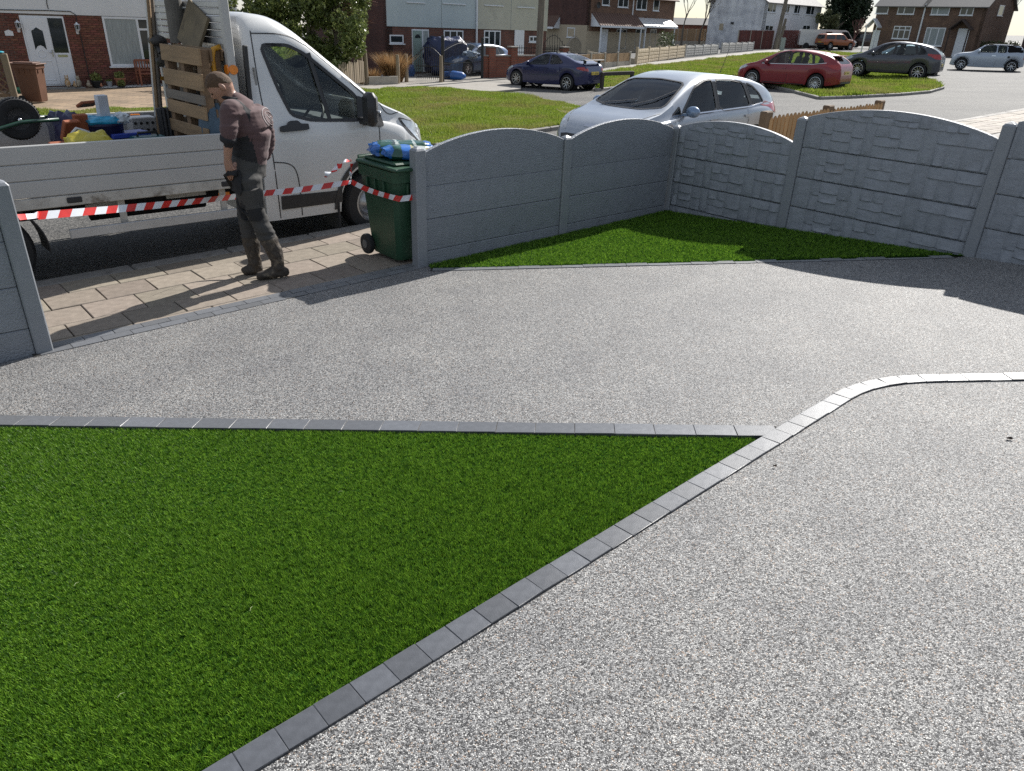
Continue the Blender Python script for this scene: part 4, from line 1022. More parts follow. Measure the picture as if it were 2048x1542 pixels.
for i, (x, y, z, rz, rx, sz) in enumerate(((-2.05, -.1, 1.22, .4, .5, (.16, .05, .20)), (-1.93, .0, 1.24, .2, .2, (.13, .05, .22)), (-2.22, -.45, 1.10, .1, .3, (.20, .1, .12)), (-1.78, .25, 1.41, .5, 1.1, (.20, .03, .10)), (-2.0, -.32, 1.09, .2, .7, (.24, .05, .14)))):
    k = MB(); k.box((0, 0, 0), sz, None, .008)
    single('ridge_tile', k, m_terra, ('orange clay offcut beside the barrow tyre', 'orange clay offcut propped against the navy tub', 'low orange clay block at the foot of the barrow tyre', 'red plastic scoop on top of the load', 'flat orange piece half under the yellow sack')[i], 'offcut', 'orange offcuts on the van', M=on_van(x, y, z, rz, rx))
k = MB(); k.box((0, 0, 0), (.105, .06, .26), None, .004); single('box_section', k, mat('pale_plastic', (.52, .55, .60), .5, .08, 8), 'pale square plastic section standing up out of the tub', 'pipe', M=on_van(-1.70, .03, 1.38, .3, .06))
bag('rubble_bag', 'dark blue bag slumped behind the orange offcuts', 'bag', on_van(-1.98, .30, 1.1), (.16, .2, .22), m_bluetub, 6, crumple=.3)
k = MB(); k.tube([(0, 0, .0), (.1, 0, .09), (.2, .02, .05), (.26, .0, -.08), (.34, -.02, -.1)], .014, 8); k.tube([(0, .1, -.02), (.14, .08, .06), (.3, .06, -.05)], .012, 8); single('bent_tubing', k, m_alu, 'bent metal tubing tangled with the orange offcuts', 'tubing', smooth=True, M=on_van(-2.18, -.5, 1.19))
tb = thing('toolbox', 'teal plastic toolbox with carrying handle on the van bed', 'toolbox', M=on_van(-1.38, -.15, .82))
k = MB(); k.box((0, 0, .16), (.32, .2, .30), None, .02); part('case', k, mat('teal_plastic', (.015, .09, .10), .45, .1, 10), tb)
k = MB(); k.tube([(-.1, 0, .3), (-.09, 0, .345), (.09, 0, .345), (.1, 0, .3)], .012, 8); part('handle', k, m_blackpl, tb, True)
k = MB(); k.box((0, 0, 0), (.40, .22, .05), None, .01); single('spirit_level', k, mat('royal_blue_plastic', (.03, .06, .35), .4, .1, 9), 'royal blue plastic tray beside the teal toolbox', 'tray', M=on_van(-1.52, .05, 1.13, .2))
k = MB()
for i in range(12): k.cyl((.07 * cos(i * pi / 6), .07 * sin(i * pi / 6), 0), (.07 * cos(i * pi / 6), .07 * sin(i * pi / 6), .54), .02, n=8)
k.cyl((0, 0, 0), (0, 0, .53), .065, n=18); single('pipe_roll', k, m_blackpl, 'black ribbed roll standing beside the pallets', 'roll', smooth=40, M=on_van(-1.1, .08, .82))
cr = thing('wire_crate', 'grey perforated metal box at the far side of the bed', 'box', M=on_van(-1.18, .70, .82))
k = MB(); k.box((0, 0, .2), (.26, .2, .40), None, .01); part('case', k, m_alu, cr)
k = MB()
for i in range(4):
    for j in range(3): k.cyl((-.09 + i * .06, -.1, .2 + j * .07), (-.09 + i * .06, -.104, .2 + j * .07), .016, n=8)
part('punched_holes', k, m_dark, cr)['kind'] = 'stuff'
bag('builders_bag', 'slate blue soft bag hanging between the pallets and the bed side', 'bag', on_van(-.97, -.83, 1.14, .1), (.10, .14, .34), mat('slate_blue_fabric', (.07, .11, .15), .8, .15, 12, .3, 60), 8, crumple=.15)
# ------------------------------------------------------------------ parked cars
hatch = dict(W=1.81, tum=.40, wheels=[1.34, -1.34], ra=.362, tr=.318,
    top=[(-2.21, .42), (-2.2, .74), (-2.16, .95), (-2.06, 1.10), (-1.76, 1.31), (-1.3, 1.43), (-.75, 1.49), (-.3, 1.515), (.15, 1.48), (.52, 1.38), (1.24, 1.01), (1.4, .965), (1.8, .88), (2.06, .75), (2.18, .56), (2.21, .34)],
    belt=[(-2.2, .92), (-1.5, 1.0), (0, .945), (1.0, .90), (1.6, .82), (2.2, .58)],
    width=[(-2.21, .60), (-2.13, .76), (-1.9, .86), (-1.4, .905), (0, .905), (1.4, .90), (1.8, .84), (2.06, .70), (2.21, .46)],
    low=[(-2.2, .34), (-1.9, .25), (0, .19), (1.9, .20), (2.2, .25)],
    dlo=[(-1.68, 1.06), (-1.2, .985), (.2, .945), (1.10, .925), (1.02, .99), (.42, 1.39), (-.4, 1.44), (-1.15, 1.41), (-1.5, 1.30)],
    side=[[(-.10, .962), (.86, .93), (.40, 1.33), (.10, 1.42), (-.10, 1.432)], [(-1.10, .995), (-.18, .962), (-.18, 1.432), (-.6, 1.42), (-.96, 1.375)], [(-1.54, 1.06), (-1.17, 1.005), (-1.05, 1.365), (-1.25, 1.31), (-1.44, 1.19)], [(.84, .945), (1.06, .94), (.96, 1.0), (.86, 1.06)]],
    gaps=[[(.92, .93), (.98, .75), (.94, .3)], [(-.14, .96), (-.15, .6), (-.12, .28)], [(-1.1, 1.0), (-1.02, .8), (-.98, .68)]], handles=[(.02, .83), (-.98, .865)], pillars=[[(-.175, .975), (-.105, .973), (-.105, 1.405), (-.175, 1.405)], [(-1.15, 1.03), (-1.09, 1.02), (-.97, 1.37), (-1.03, 1.365)]],
    screen=[(1.16, -.72), (1.27, -.35), (1.29, 0), (1.27, .35), (1.16, .72), (.46, .56), (.40, 0), (.46, -.56)],
    rear_glass=[(-.58, 1.06), (.58, 1.06), (.50, 1.33), (-.50, 1.33)], head=[(.42, .66), (.78, .72), (.82, .84), (.52, .78)], head_side=[(1.66, .76), (2.1, .62), (2.1, .70), (1.72, .87)],
    tail=[(.60, .84), (.84, .86), (.84, 1.08), (.66, 1.04)], tail_side=[(-2.16, .84), (-1.86, .90), (-1.86, 1.02), (-2.12, 1.08)], grille=[(-.45, .48), (.45, .48), (.5, .62), (-.5, .62)],
    rear_bumper=[(-.7, .30), (.7, .30), (.7, .42), (-.7, .42)], mirror=(.76, 1.0), sillband=[(-.9, .20), (.9, .20), (.9, .27), (-.9, .27)])
def rescale(s, sx, sy, sz, **kw):
    o = dict(s)
    for k in ('top', 'belt', 'low'): o[k] = [(x * sx, z * sz) for x, z in s[k]]
    o['width'] = [(x * sx, w * sy) for x, w in s['width']]; o['W'] = s['W'] * sy
    for k in ('dlo', 'head_side', 'tail_side', 'sillband', 'trimline'):
        if k in s: o[k] = [(x * sx, z * sz) for x, z in s[k]]
    for k in ('side', 'gaps', 'pillars'): o[k] = [[(x * sx, z * sz) for x, z in q] for q in s[k]]
    o['handles'] = [(x * sx, z * sz) for x, z in s['handles']]; o['screen'] = [(x * sx, y * sy) for x, y in s['screen']]
    for k in ('rear_glass', 'head', 'tail', 'grille', 'rear_bumper'):
        if k in s: o[k] = [(y * sy, z * sz) for y, z in s[k]]
    o['mirror'] = (s['mirror'][0] * sx, s['mirror'][1] * sz); o['wheels'] = [x * sx for x in s['wheels']]; o.update(kw); return o
def car_at(x, y, head, dz=-.10): return Matrix.Translation((x, y, ter(x, y) + dz)) @ Matrix.Rotation(radians(head), 4, 'Z')
m_silver = paint('silver_paint', (.36, .385, .42), 1.0, .28)
sil = dict(hatch); sil['mirror_mat'] = paint('silver_blue_mirror', (.16, .24, .36), .6, .25); sil['trimline'] = [(-1.5, 1.045), (-1.1, 1.0), (.3, .957), (1.05, .93)]
t, tr, d = make_car('hatchback', 'silver five-door hatchback parked behind the grey fence', sil, car_at(2.55, 13.30, 222.4), m_silver, (7, .66))
k = MB(); k.tube([(-1.3, 0, 1.48), (-1.48, 0, 1.86)], [.006, .003], 6); part('aerial', k, m_blackpl, t)
for s in (1, -1):
    ln = [(1.22, s * .12), (1.0, s * .42), (.72, s * .60)] if s > 0 else [(1.24, -.5), (1.12, -.1), (1.05, .1)]
    part('wiper', strip(tr, ln, 'T', .022, .022), m_blackpl, t)
    part('bonnet_gap', strip(tr, smooth_list([(1.3, s * .78), (1.7, s * .70), (2.0, s * .5)], 1), 'T', .010), m_blackpl, t)
k = decal(tr, chaikin([(-.10, .735), (.10, .735), (.10, .775), (-.10, .775)], 1), 'F', .012, .1); part('badge', k, m_chrome, t)
# red hatchback
red = rescale(hatch, .987, 1.0, .98); red['trimline'] = [(-1.6, 1.06), (-1.1, .985), (.3, .935), (1.0, .92)]; red['ra'] = .365; red['tr'] = .325
t, tr, d = make_car('hatchback', 'metallic red hatchback parked with its tail towards the grey car', red, car_at(11.0, 32.5, 139), paint('red_paint', (.22, .009, .017), .2, .36), (15, .70), plate=(.72,))
k = MB(); k.add([(-1.35, -.012, 1.47), (-1.2, -.012, 1.48), (-1.36, 0, 1.55), (-1.35, .012, 1.47), (-1.2, .012, 1.48)], [(0, 1, 2), (3, 2, 4), (0, 2, 3), (1, 4, 2)]); part('aerial_fin', k, m_blackpl, t)
k = MB(); k.box((-1.78, 0, 1.315), (.26, 1.02, .03), None, .012); part('spoiler', k, paint('red_paint', (.3, .012, .022)), t)
# grey SUV
suv = rescale(hatch, 1.015, 1.02, 1.085); suv['ra'] = .40; suv['tr'] = .36; suv['trimline'] = [(-1.45, 1.40), (-1.15, 1.53), (-.3, 1.57), (.42, 1.51)]
suv['low'] = [(-2.24, .40), (-1.9, .30), (0, .25), (1.9, .26), (2.24, .32)]; suv['sillband'] = [(-.92, .26), (.92, .26), (.92, .38), (-.92, .38)]
make_car('suv', 'dark grey crossover parked half on the grass island', suv, car_at(18.1, 39.4, 146, 0), paint('graphite_paint', (.055, .06, .075), .5, .28), (10, .70), plate=(.68,))
# pale blue car hidden behind it
make_car('hatchback', 'pale blue car mostly hidden behind the dark grey crossover', rescale(hatch, .96, .97, 1.0), car_at(21.4, 45.4, 146), paint('pale_blue_paint', (.28, .38, .46), .5, .3), (7, .66), hollow=False)
# blue coupe
coupe = dict(W=1.67, tum=.46, wheels=[1.223, -1.223], ra=.335, tr=.295,
    top=[(-1.99, .40), (-1.98, .70), (-1.93, .90), (-1.75, 1.0), (-1.5, 1.05), (-.95, 1.24), (-.45, 1.31), (-.05, 1.315), (.25, 1.24), (.95, .90), (1.1, .86), (1.5, .79), (1.8, .66), (1.95, .5), (1.99, .32)],
    belt=[(-1.99, .86), (-1.4, .92), (0, .86), (.9, .80), (1.5, .72), (1.99, .5)], width=[(-1.99, .50), (-1.9, .68), (-1.6, .80), (-1.2, .84), (0, .835), (1.2, .83), (1.65, .76), (1.9, .6), (1.99, .42)],
    low=[(-1.99, .30), (-1.7, .22), (0, .17), (1.7, .18), (1.99, .22)],
    side=[[(-.30, .895), (.66, .86), (.28, 1.10), (0, 1.235), (-.28, 1.245)], [(-1.0, .97), (-.38, .905), (-.36, 1.24), (-.62, 1.22)]], gaps=[[(.72, .84), (.76, .65), (.7, .26)], [(-.36, .88), (-.42, .6), (-.38, .26)]], handles=[(-.24, .76)],
    screen=[(.88, -.66), (.98, 0), (.88, .66), (.22, .50), (.16, 0), (.22, -.50)], rear_glass=[(-.86, -.46), (-1.42, -.56), (-1.5, 0), (-1.42, .56), (-.86, .46), (-.8, 0)], rear_view='T',
    head=[(.35, .56), (.66, .60), (.68, .74), (.45, .70)], head_side=[(1.4, .70), (1.85, .56), (1.85, .64), (1.5, .77)], tail=[(.46, .72), (.74, .76), (.72, .86), (.48, .84)], tail_side=[(-1.92, .76), (-1.62, .80), (-1.62, .86), (-1.9, .88)], mirror=(.58, .90))
t, tr, d = make_car('coupe', 'dark blue coupe with rear spoiler parked by the brick garden wall', coupe, car_at(1.16, 31.5, 143), paint('navy_paint', (.014, .019, .078), .4, .25), (9, .68), plate=(.66,))
k = MB(); k.box((-1.82, 0, 1.115), (.22, 1.36, .025), None, .01)
for y in (-.5, .5): k.box((-1.80, y, 1.05), (.12, .05, .12), None, .01)
part('spoiler', k, m_blackpl, t)
# small silver convertible with a dark roof
mini = dict(W=1.69, tum=.28, wheels=[1.235, -1.235], ra=.335, tr=.30,
    top=[(-1.82, .40), (-1.81, .72), (-1.77, .92), (-1.66, 1.05), (-1.5, 1.30), (-1.2, 1.385), (-.4, 1.41), (.1, 1.385), (.32, 1.33), (.78, .97), (.92, .93), (1.4, .88), (1.66, .78), (1.78, .6), (1.82, .32)],
    belt=[(-1.82, .88), (-1.3, .95), (0, .92), (.8, .90), (1.4, .83), (1.82, .6)], width=[(-1.82, .55), (-1.72, .72), (-1.4, .83), (0, .845), (1.2, .84), (1.6, .74), (1.78, .58), (1.82, .45)],
    low=[(-1.82, .30), (-1.5, .23), (0, .18), (1.5, .19), (1.82, .25)],
    side=[[(-.32, .965), (.58, .95), (.28, 1.27), (-.28, 1.32)], [(-.82, .98), (-.40, .965), (-.36, 1.32), (-.78, 1.28)]], gaps=[[(.62, .93), (.68, .7), (.6, .3)], [(-.38, .94), (-.42, .6), (-.38, .28)]], handles=[(-.25, .80)],
    screen=[(.73, -.68), (.83, 0), (.73, .68), (.34, .60), (.30, 0), (.34, -.60)], rear_glass=[(-.48, 1.04), (.48, 1.04), (.44, 1.24), (-.44, 1.24)], head=[(.5, .64), (.72, .64), (.72, .84), (.5, .84)], tail=[(.58, .66), (.70, .66), (.70, .88), (.58, .88)], mirror=(.50, 1.0), handle_mat=m_chrome)
t, tr, d = make_car('convertible', 'silver convertible with dark fabric roof at the right edge', mini, Matrix.Translation(at(1967, 142, -.1) + Vector((.4, .7, 0))) @ Matrix.Rotation(radians(152), 4, 'Z') @ Matrix.Diagonal((1.1, 1.1, 1.1, 1)), paint('ice_silver_paint', (.36, .41, .48), .6, .3), (8, .68))
m_hood = mat('dark_hood_fabric', (.014, .013, .014), 1.0, .2, 20, spec=.05)
d('fabric_roof', [(.34, -.66), (.34, .66), (-1.62, .62), (-1.62, -.62)], 'T', m_hood, .012, 1, .1)
for s_ in 'LR':
    d('fabric_roof_side', [(-1.64, 1.0), (-.86, .985), (-.84, 1.30), (-.3, 1.335), (.3, 1.30), (.26, 1.38), (-1.3, 1.37), (-1.58, 1.2)], s_, m_hood, .012, 1, .1); d('arch_trim', [(1.235 + .40 * cos(q), .30 + .40 * sin(q)) for q in np.linspace(.1, pi - .1, 14)] + [(1.235 + .335 * cos(q), .30 + .335 * sin(q)) for q in np.linspace(pi - .1, .1, 14)], s_, m_blackpl, .006, 0)
    d('arch_trim', [(-1.235 + .40 * cos(q), .30 + .40 * sin(q)) for q in np.linspace(.1, pi - .1, 14)] + [(-1.235 + .335 * cos(q), .30 + .335 * sin(q)) for q in np.linspace(pi - .1, .1, 14)], s_, m_blackpl, .006, 0)
k = MB(); k.cyl((-.98, .82, .76), (-.98, .85, .76), .06, n=14); part('fuel_cap', k, m_blackpl, t)
make_car('hatchback', 'dark car with red tail lamp cut off by the right edge', rescale(hatch, .96, .97, 1.02), car_at(35.6, 53.5, 200), paint('dark_teal_paint', (.03, .05, .06), .4, .3), (7, .66), hollow=False)
# orange pickup with a hard top
pick = dict(W=1.85, tum=.24, wheels=[1.6, -1.6], ra=.44, tr=.385,
    top=[(-2.6, .55), (-2.59, .95), (-2.55, 1.25), (-2.46, 1.66), (-2.2, 1.74), (-1.0, 1.77), (.2, 1.78), (.5, 1.70), (1.05, 1.22), (1.2, 1.16), (2.2, 1.08), (2.5, .9), (2.58, .6)],
    belt=[(-2.6, 1.08), (0, 1.08), (1.2, 1.06), (2.2, .98), (2.6, .75)], width=[(-2.6, .84), (-2.5, .91), (0, .925), (2.0, .91), (2.4, .82), (2.6, .6)], low=[(-2.6, .5), (0, .42), (2.6, .45)],
    side=[[(-.05, 1.13), (.78, 1.11), (.42, 1.56), (-.03, 1.64)], [(-.85, 1.13), (-.13, 1.13), (-.11, 1.64), (-.80, 1.62)], [(-2.4, 1.16), (-1.0, 1.16), (-1.02, 1.58), (-2.3, 1.56)]], gaps=[[(-.95, 1.7), (-.95, .46)], [(-.1, 1.1), (-.1, .46)]], handles=[(0, 1.0), (-.8, 1.0)],
    screen=[(1.0, -.75), (1.08, 0), (1.0, .75), (.5, .66), (.46, 0), (.5, -.66)], rear_glass=[(-.68, 1.14), (.68, 1.14), (.60, 1.60), (-.60, 1.60)], head=[(.5, .8), (.85, .8), (.85, 1.0), (.5, 1.0)], tail=[(.78, .78), (.9, .78), (.9, 1.06), (.78, 1.06)], mirror=(.72, 1.15), rear_bumper=[(-.8, .52), (.8, .52), (.8, .68), (-.8, .68)], sillband=[(-1.1, .42), (1.1, .42), (1.1, .50), (-1.1, .50)])
PK = at(1672, 99)
make_car('pickup_truck', 'burnt orange pickup with hard top on the far grass', pick, Matrix.Translation(PK) @ Matrix.Rotation(radians(22), 4, 'Z') @ Matrix.Translation((.6, .9, 0)), paint('orange_paint', (.30, .075, .012), .3, .3), (6, .62), plate=(.78,), hollow=False)
# brown and cream camper
camp = dict(W=1.85, tum=.16, wheels=[1.23, -1.23], ra=.37, tr=.32,
    top=[(-2.2, .5), (-2.19, 1.1), (-2.1, 1.75), (-1.9, 1.9), (-.5, 1.95), (1.3, 1.94), (1.6, 1.86), (2.0, 1.18), (2.14, 1.08), (2.19, .7), (2.2, .4)], belt=[(-2.2, 1.12), (1.6, 1.12), (2.2, 1.0)], width=[(-2.2, .78), (-2.05, .90), (0, .925), (1.8, .90), (2.1, .82), (2.2, .7)], low=[(-2.2, .36), (0, .28), (2.2, .36)],
    side=[[(1.0, 1.2), (1.72, 1.18), (1.48, 1.66), (1.02, 1.68)], [(-.15, 1.2), (.85, 1.2), (.85, 1.68), (-.15, 1.68)], [(-1.6, 1.2), (-.35, 1.2), (-.35, 1.68), (-1.6, 1.66)]], gaps=[[(.93, 1.8), (.93, .35)]], handles=[(1.1, 1.05)],
    screen=[(1.96, -.74), (2.02, 0), (1.96, .74), (1.66, .66), (1.64, 0), (1.66, -.66)], rear_glass=[(-.6, 1.25), (.6, 1.25), (.55, 1.65), (-.55, 1.65)], head=[(.52, .72), (.74, .72), (.74, .94), (.52, .94)], tail=[(.7, .7), (.85, .7), (.85, .95), (.7, .95)], mirror=(1.55, 1.25))
CP = at(1722, 96)
t, tr, d = make_car('camper_van', 'brown and cream vintage camper van next to the orange pickup', camp, Matrix.Translation(CP) @ Matrix.Rotation(radians(-28), 4, 'Z') @ Matrix.Translation((.4, .9, 0)), paint('brown_paint', (.055, .028, .02), .1, .35), (6, .55), hollow=False)
m_cream = paint('cream_paint', (.58, .53, .40), .0, .35)
d('cream_roof', [(-2.1, -.72), (1.6, -.72), (1.6, .72), (-2.1, .72)], 'T', m_cream, .01, 1, .2)
for s_ in 'LR': d('cream_upper_side', [(-2.0, 1.13), (1.85, 1.13), (1.55, 1.84), (-1.95, 1.84)], s_, m_cream, .004, 0, .2)
d('cream_nose', [(-.7, 1.0), (.7, 1.0), (.7, 1.16), (-.7, 1.16)], 'F', m_cream, .006, 0, .2)
k = MB(); k.box((-.3, 0, 1.99), (2.4, 1.3, .12), None, .05); part('lifting_roof', k, m_cream, t)
# ------------------------------------------------------------------ the man walking along the pavement
def on_plane(px, py, P0, n):
    d = ray(px, py); o = Vector((0, 0, CAM_H)); return o + d * ((P0 - o).dot(n) / d.dot(n))
m_skin = mat('skin', (.36, .20, .14), .5, .10, 14, .1, 90, subs=.12)
m_jumper = mat('plum_brown_jumper', (.092, .052, .052), .9, .05, 12, .35, 45, dist=.004, sheen=.1)
m_black = mat('black_fabric', (.016, .016, .018), .9, .2, 12, .4, 60, dist=.006)
m_trouser = mat('charcoal_work_trousers', (.05, .048, .046), .9, .08, 10, .4, 40, dist=.006, col2=(.085, .078, .068), m2=.62, m2s=6)
m_boot = mat('muddy_boot', (.045, .036, .028), .7, .3, 16, .5, 60, dist=.008, col2=(.17, .135, .095), m2=.52, m2s=14)
m_hair = mat('brown_hair', (.085, .046, .022), .75, .3, 60, .6, 160, stretch=(1, 1, 3))
PB = at(532, 552); HEAD = radians(200); FW = Vector((cos(HEAD), sin(HEAD), 0)); LF = Vector((-FW.y, FW.x, 0))
def J(px, py, off): return on_plane(px, py, PB + LF * off, LF)
man = thing('person', 'man in a plum work jumper and charcoal trousers walking with head bowed', 'person', tuple(PB))
prims = []          # p0, p1, radii, material index
def cap(k, p0, p1, r0, r1, m): k.tube([p0 + (p0 - p1).normalized() * r0 * .6, p0, p0.lerp(p1, .5), p1, p1 + (p1 - p0).normalized() * r1 * .6], [r0 * .6, r0, (r0 + r1) / 2, r1, r1 * .6], 14); prims.append((p0, p1, r0, r1, m))
def ecap(k, p0, p1, a0, b0, a1, b1, axis, m):
    "elliptical limb: a across, b front to back"
    ax = (p1 - p0).normalized(); x = (axis - ax * axis.dot(ax)).normalized(); y = ax.cross(x); N = 20; rows = []
    for t, s in ((-.12, .6), (0, 1), (.25, 1), (.5, 1), (.75, 1), (1, 1), (1.12, .6)):
        c = p0 + (p1 - p0) * t; tt = min(1, max(0, t)); a = (a0 + (a1 - a0) * tt) * s; b = (b0 + (b1 - b0) * tt) * s
        rows.append([c + x * a * cos(2 * pi * i / N) + y * b * sin(2 * pi * i / N) for i in range(N)])
    vs = [p for r_ in rows for p in r_]; fs = [(i * N + j, i * N + (j + 1) % N, (i + 1) * N + (j + 1) % N, (i + 1) * N + j) for i in range(len(rows) - 1) for j in range(N)]
    fs += [tuple(range(N)), tuple(reversed(range((len(rows) - 1) * N, len(rows) * N)))]; k.add(vs, fs); prims.append((p0, p1, min(a0, b0) * .9, min(a1, b1) * .9, m))
TH = radians(178); TL = Vector((-sin(TH), cos(TH), 0)); TF = Vector((cos(TH), sin(TH), 0))     # the torso is turned a little further away
pel = J(494, 345, 0); wai = J(500, 312, 0); che = J(501, 258, 0); upc = J(490, 222, 0); nek = J(465, 197, 0); hed = J(440, 172, 0)
shL = J(459, 223, .18); shR = J(526, 234, -.17)
elL = J(457, 272, .25); wrL = J(455, 322, .20); haL = J(462, 346, .16)
elR = J(537, 284, -.22); wrR = J(530, 312, -.20)
hiL = pel + LF * .095 - UP * .03; hiR = pel - LF * .095 - UP * .03
knL = J(511, 425, .11); anL = J(553, 512, .10); knR = J(493, 428, -.09); anR = J(506, 505, -.10)
k = MB()
ecap(k, pel, wai, .185, .150, .17, .135, TL, 1); ecap(k, wai, che, .175, .140, .205, .165, TL, 0); ecap(k, che, upc, .21, .165, .195, .145, TL, 0); ecap(k, upc, nek, .15, .10, .07, .07, TL, 0)
cap(k, nek - (hed - nek) * .1, nek.lerp(hed, .55), .062, .058, 3)
for s_, (sh, el, wr) in ((1, (shL, elL, wrL)), (-1, (shR, elR, wrR))):
    cap(k, upc.lerp(sh, .6), sh, .095, .088, 0); cap(k, sh, el, .082, .062, 0)
    if s_ > 0:
        cap(k, el, el.lerp(wr, .22), .060, .056, 5); cap(k, el.lerp(wr, .2), wr, .041, .029, 3)
    else: cap(k, el, wr, .060, .052, 0)
for hi, kn, an, s_ in ((hiL, knL, anL, 1), (hiR, knR, anR, -1)):
    cap(k, hi, hi.lerp(kn, .35), .118, .108, 1); cap(k, hi.lerp(kn, .35), kn, .106, .076, 1); cap(k, kn, kn.lerp(an, .4), .076, .075, 1); cap(k, kn.lerp(an, .4), kn.lerp(an, .74), .076, .072, 1)
    cap(k, kn.lerp(an, .62), an, .078, .066, 2)
# hand pushed into the pocket: palm and finger roots show
cap(k, wrL, haL, .034, .04, 3)
# head: skull, jaw, face turned down
hd = (J(425, 186, 0) - nek).normalized(); fdn = (FW * .72 - UP * .69).normalized()
k.ball((0, 0, 0), (.098, .078, .112), 20, 16, frame(fdn, LF, fdn.cross(LF), hed)); prims.append((hed, hed, .10, .10, 3))
jaw = hed + fdn * .035 - fdn.cross(LF) * .075; k.ball((0, 0, 0), (.062, .052, .055), 14, 10, frame(fdn, LF, fdn.cross(LF), jaw)); prims.append((jaw, jaw, .05, .05, 3))
nose = hed + fdn * .102 - fdn.cross(LF) * .018; k.ball((0, 0, 0), (.02, .014, .026), 8, 6, frame(fdn, LF, fdn.cross(LF), nose)); prims.append((nose, nose, .015, .015, 3))
chn = jaw + fdn * .035; prims.append((chn, chn, .02, .02, 3)); k.ball(tuple(chn), .026, 8, 6)
# boots: heel to toe
for an, toe, hel in ((anL, J(519, 556, .10), J(572, 546, .10)), (anR, J(487, 527, -.10), J(520, 539, -.10))):
    g = lambda p, h: Vector((p.x, p.y, ter(p.x, p.y) + h))
    tp, hp = g(toe, .034), g(hel, .038); 
    if an is anL: hp = g(hel, .055)
    cap(k, hp, hp.lerp(tp, .5) + UP * .012, .045, .052, 2); cap(k, hp.lerp(tp, .45) + UP * .01, tp, .05, .042, 2); cap(k, an, hp.lerp(tp, .25) + UP * .04, .062, .055, 2)
body0 = k.mesh('tmp', m_jumper)
o = bpy.data.objects.new('tmp', body0); COL.objects.link(o)
md = o.modifiers.new('r', 'REMESH'); md.mode = 'VOXEL'; md.voxel_size = .0105
md = o.modifiers.new('s', 'SMOOTH'); md.factor = .5; md.iterations = 5
dgp = bpy.context.evaluated_depsgraph_get(); dgp.update(); bm_ = bpy.data.meshes.new_from_object(o.evaluated_get(dgp)); bpy.data.objects.remove(o)
bm_.materials.clear()
for m in (m_jumper, m_trouser, m_boot, m_skin, m_hair, m_black): bm_.materials.append(m)
co = np.empty(len(bm_.vertices) * 3, np.float32); bm_.vertices.foreach_get('co', co); co = co.reshape(-1, 3)
no = np.empty(len(bm_.vertices) * 3, np.float32); bm_.vertices.foreach_get('normal', no); no = no.reshape(-1, 3)
best = np.full(len(co), 1e9); idx = np.zeros(len(co), int)
for (p0, p1, r0, r1, m) in prims:
    a = np.array(p0); d_ = np.array(p1) - a; L2 = max(1e-9, d_ @ d_); t = np.clip(((co - a) @ d_) / L2, 0, 1)
    ds = np.linalg.norm(co - (a + t[:, None] * d_), axis=1) - (r0 + (r1 - r0) * t); w = ds < best; best[w] = ds[w]; idx[w] = m
# black side and under-arm panels of the jumper, by place on the torso
up_ax = np.array((nek - wai).normalized()); rel = co - np.array(che); lat = rel @ np.array(TL); fro = rel @ np.array(TF); hgt = rel @ up_ax
side = (idx == 0) & (np.abs(lat) < .175) & (lat > .10) & (fro > -.075) & (fro < .085)
side |= (idx == 0) & (hgt < -.02) & (lat > .03) & (fro > -.055)
idx[side] = 5
hx, hz = fdn, fdn.cross(LF)
rh = co - np.array(hed); xx = rh @ np.array(hx); zz = rh @ np.array(hz); near = (np.linalg.norm(rh, axis=1) < .16) & (idx == 3)
idx[near & (zz - .55 * xx > .004 + .008 * np.sin(co[:, 2] * 160)) & (zz > -.10)] = 4
# folds in the cloth
disp = np.zeros(len(co))
for i in range(len(co)):
    p = Vector(co[i])
    if idx[i] in (0, 5):
        arm_ = 1.0 if min((p - elL).length, (p - elR).length) < .2 else .35; disp[i] = .006 * noise.noise(Vector((p.x * 5, p.y * 5, p.z * 17))) + .010 * arm_ * noise.noise(Vector((p.x * 6 + 3, p.y * 6, p.z * 40)))
    elif idx[i] == 1:
        lo_ = min(1, max(0, (.75 - (p.z - PB.z)) / .35)); disp[i] = .009 * noise.noise(Vector((p.x * 7, p.y * 7, p.z * 19 + 4))) + .012 * lo_ * (.3 + noise.noise(Vector((p.x * 9, p.y * 9, p.z * 34))))
    elif idx[i] == 4: disp[i] = .006 + .003 * noise.noise(p * 45)
    elif idx[i] == 2: disp[i] = .008 * noise.noise(p * 22) + .003 * noise.noise(p * 60)
co += no * disp[:, None]; bm_.vertices.foreach_set('co', co.ravel())
pm_ = np.empty(len(bm_.polygons), int); vi = [list(p.vertices) for p in bm_.polygons]
for i, q in enumerate(vi): c = [idx[j] for j in q]; pm_[i] = max(set(c), key=c.count)
bm_.polygons.foreach_set('material_index', pm_.astype(np.int32)); bm_.polygons.foreach_set('use_smooth', [True] * len(bm_.polygons)); bm_.update()
body = link('body', bm_, man, None, True); pt_ = bvh_of(bm_)
def mp(name, mb, m, sm=True): return link(name, mb.mesh(name, m, sm), man, None, True)
for s_ in (1, -1):
    k = MB(); k.ball((0, 0, 0), (.02, .011, .034), 10, 8, frame(hx, LF, hz, hed + LF * .081 * s_ - hx * .012 - hz * .012)); mp('ear', k, m_skin)
    k = MB(); k.ball((0, 0, 0), (.010, .014, .008), 8, 6, frame(hx, LF, hz, hed + LF * .030 * s_ + hx * .088 + hz * .004)); mp('eye', k, m_hair)
k = MB(); k.tube([tuple(nek + (TL * cos(q) * .072 + TF * sin(q) * .075) + (hed - nek).normalized() * (.012 + .014 * sin(q))) for q in np.linspace(0, 2 * pi, 17)], .014, 8); mp('collar', k, m_black)
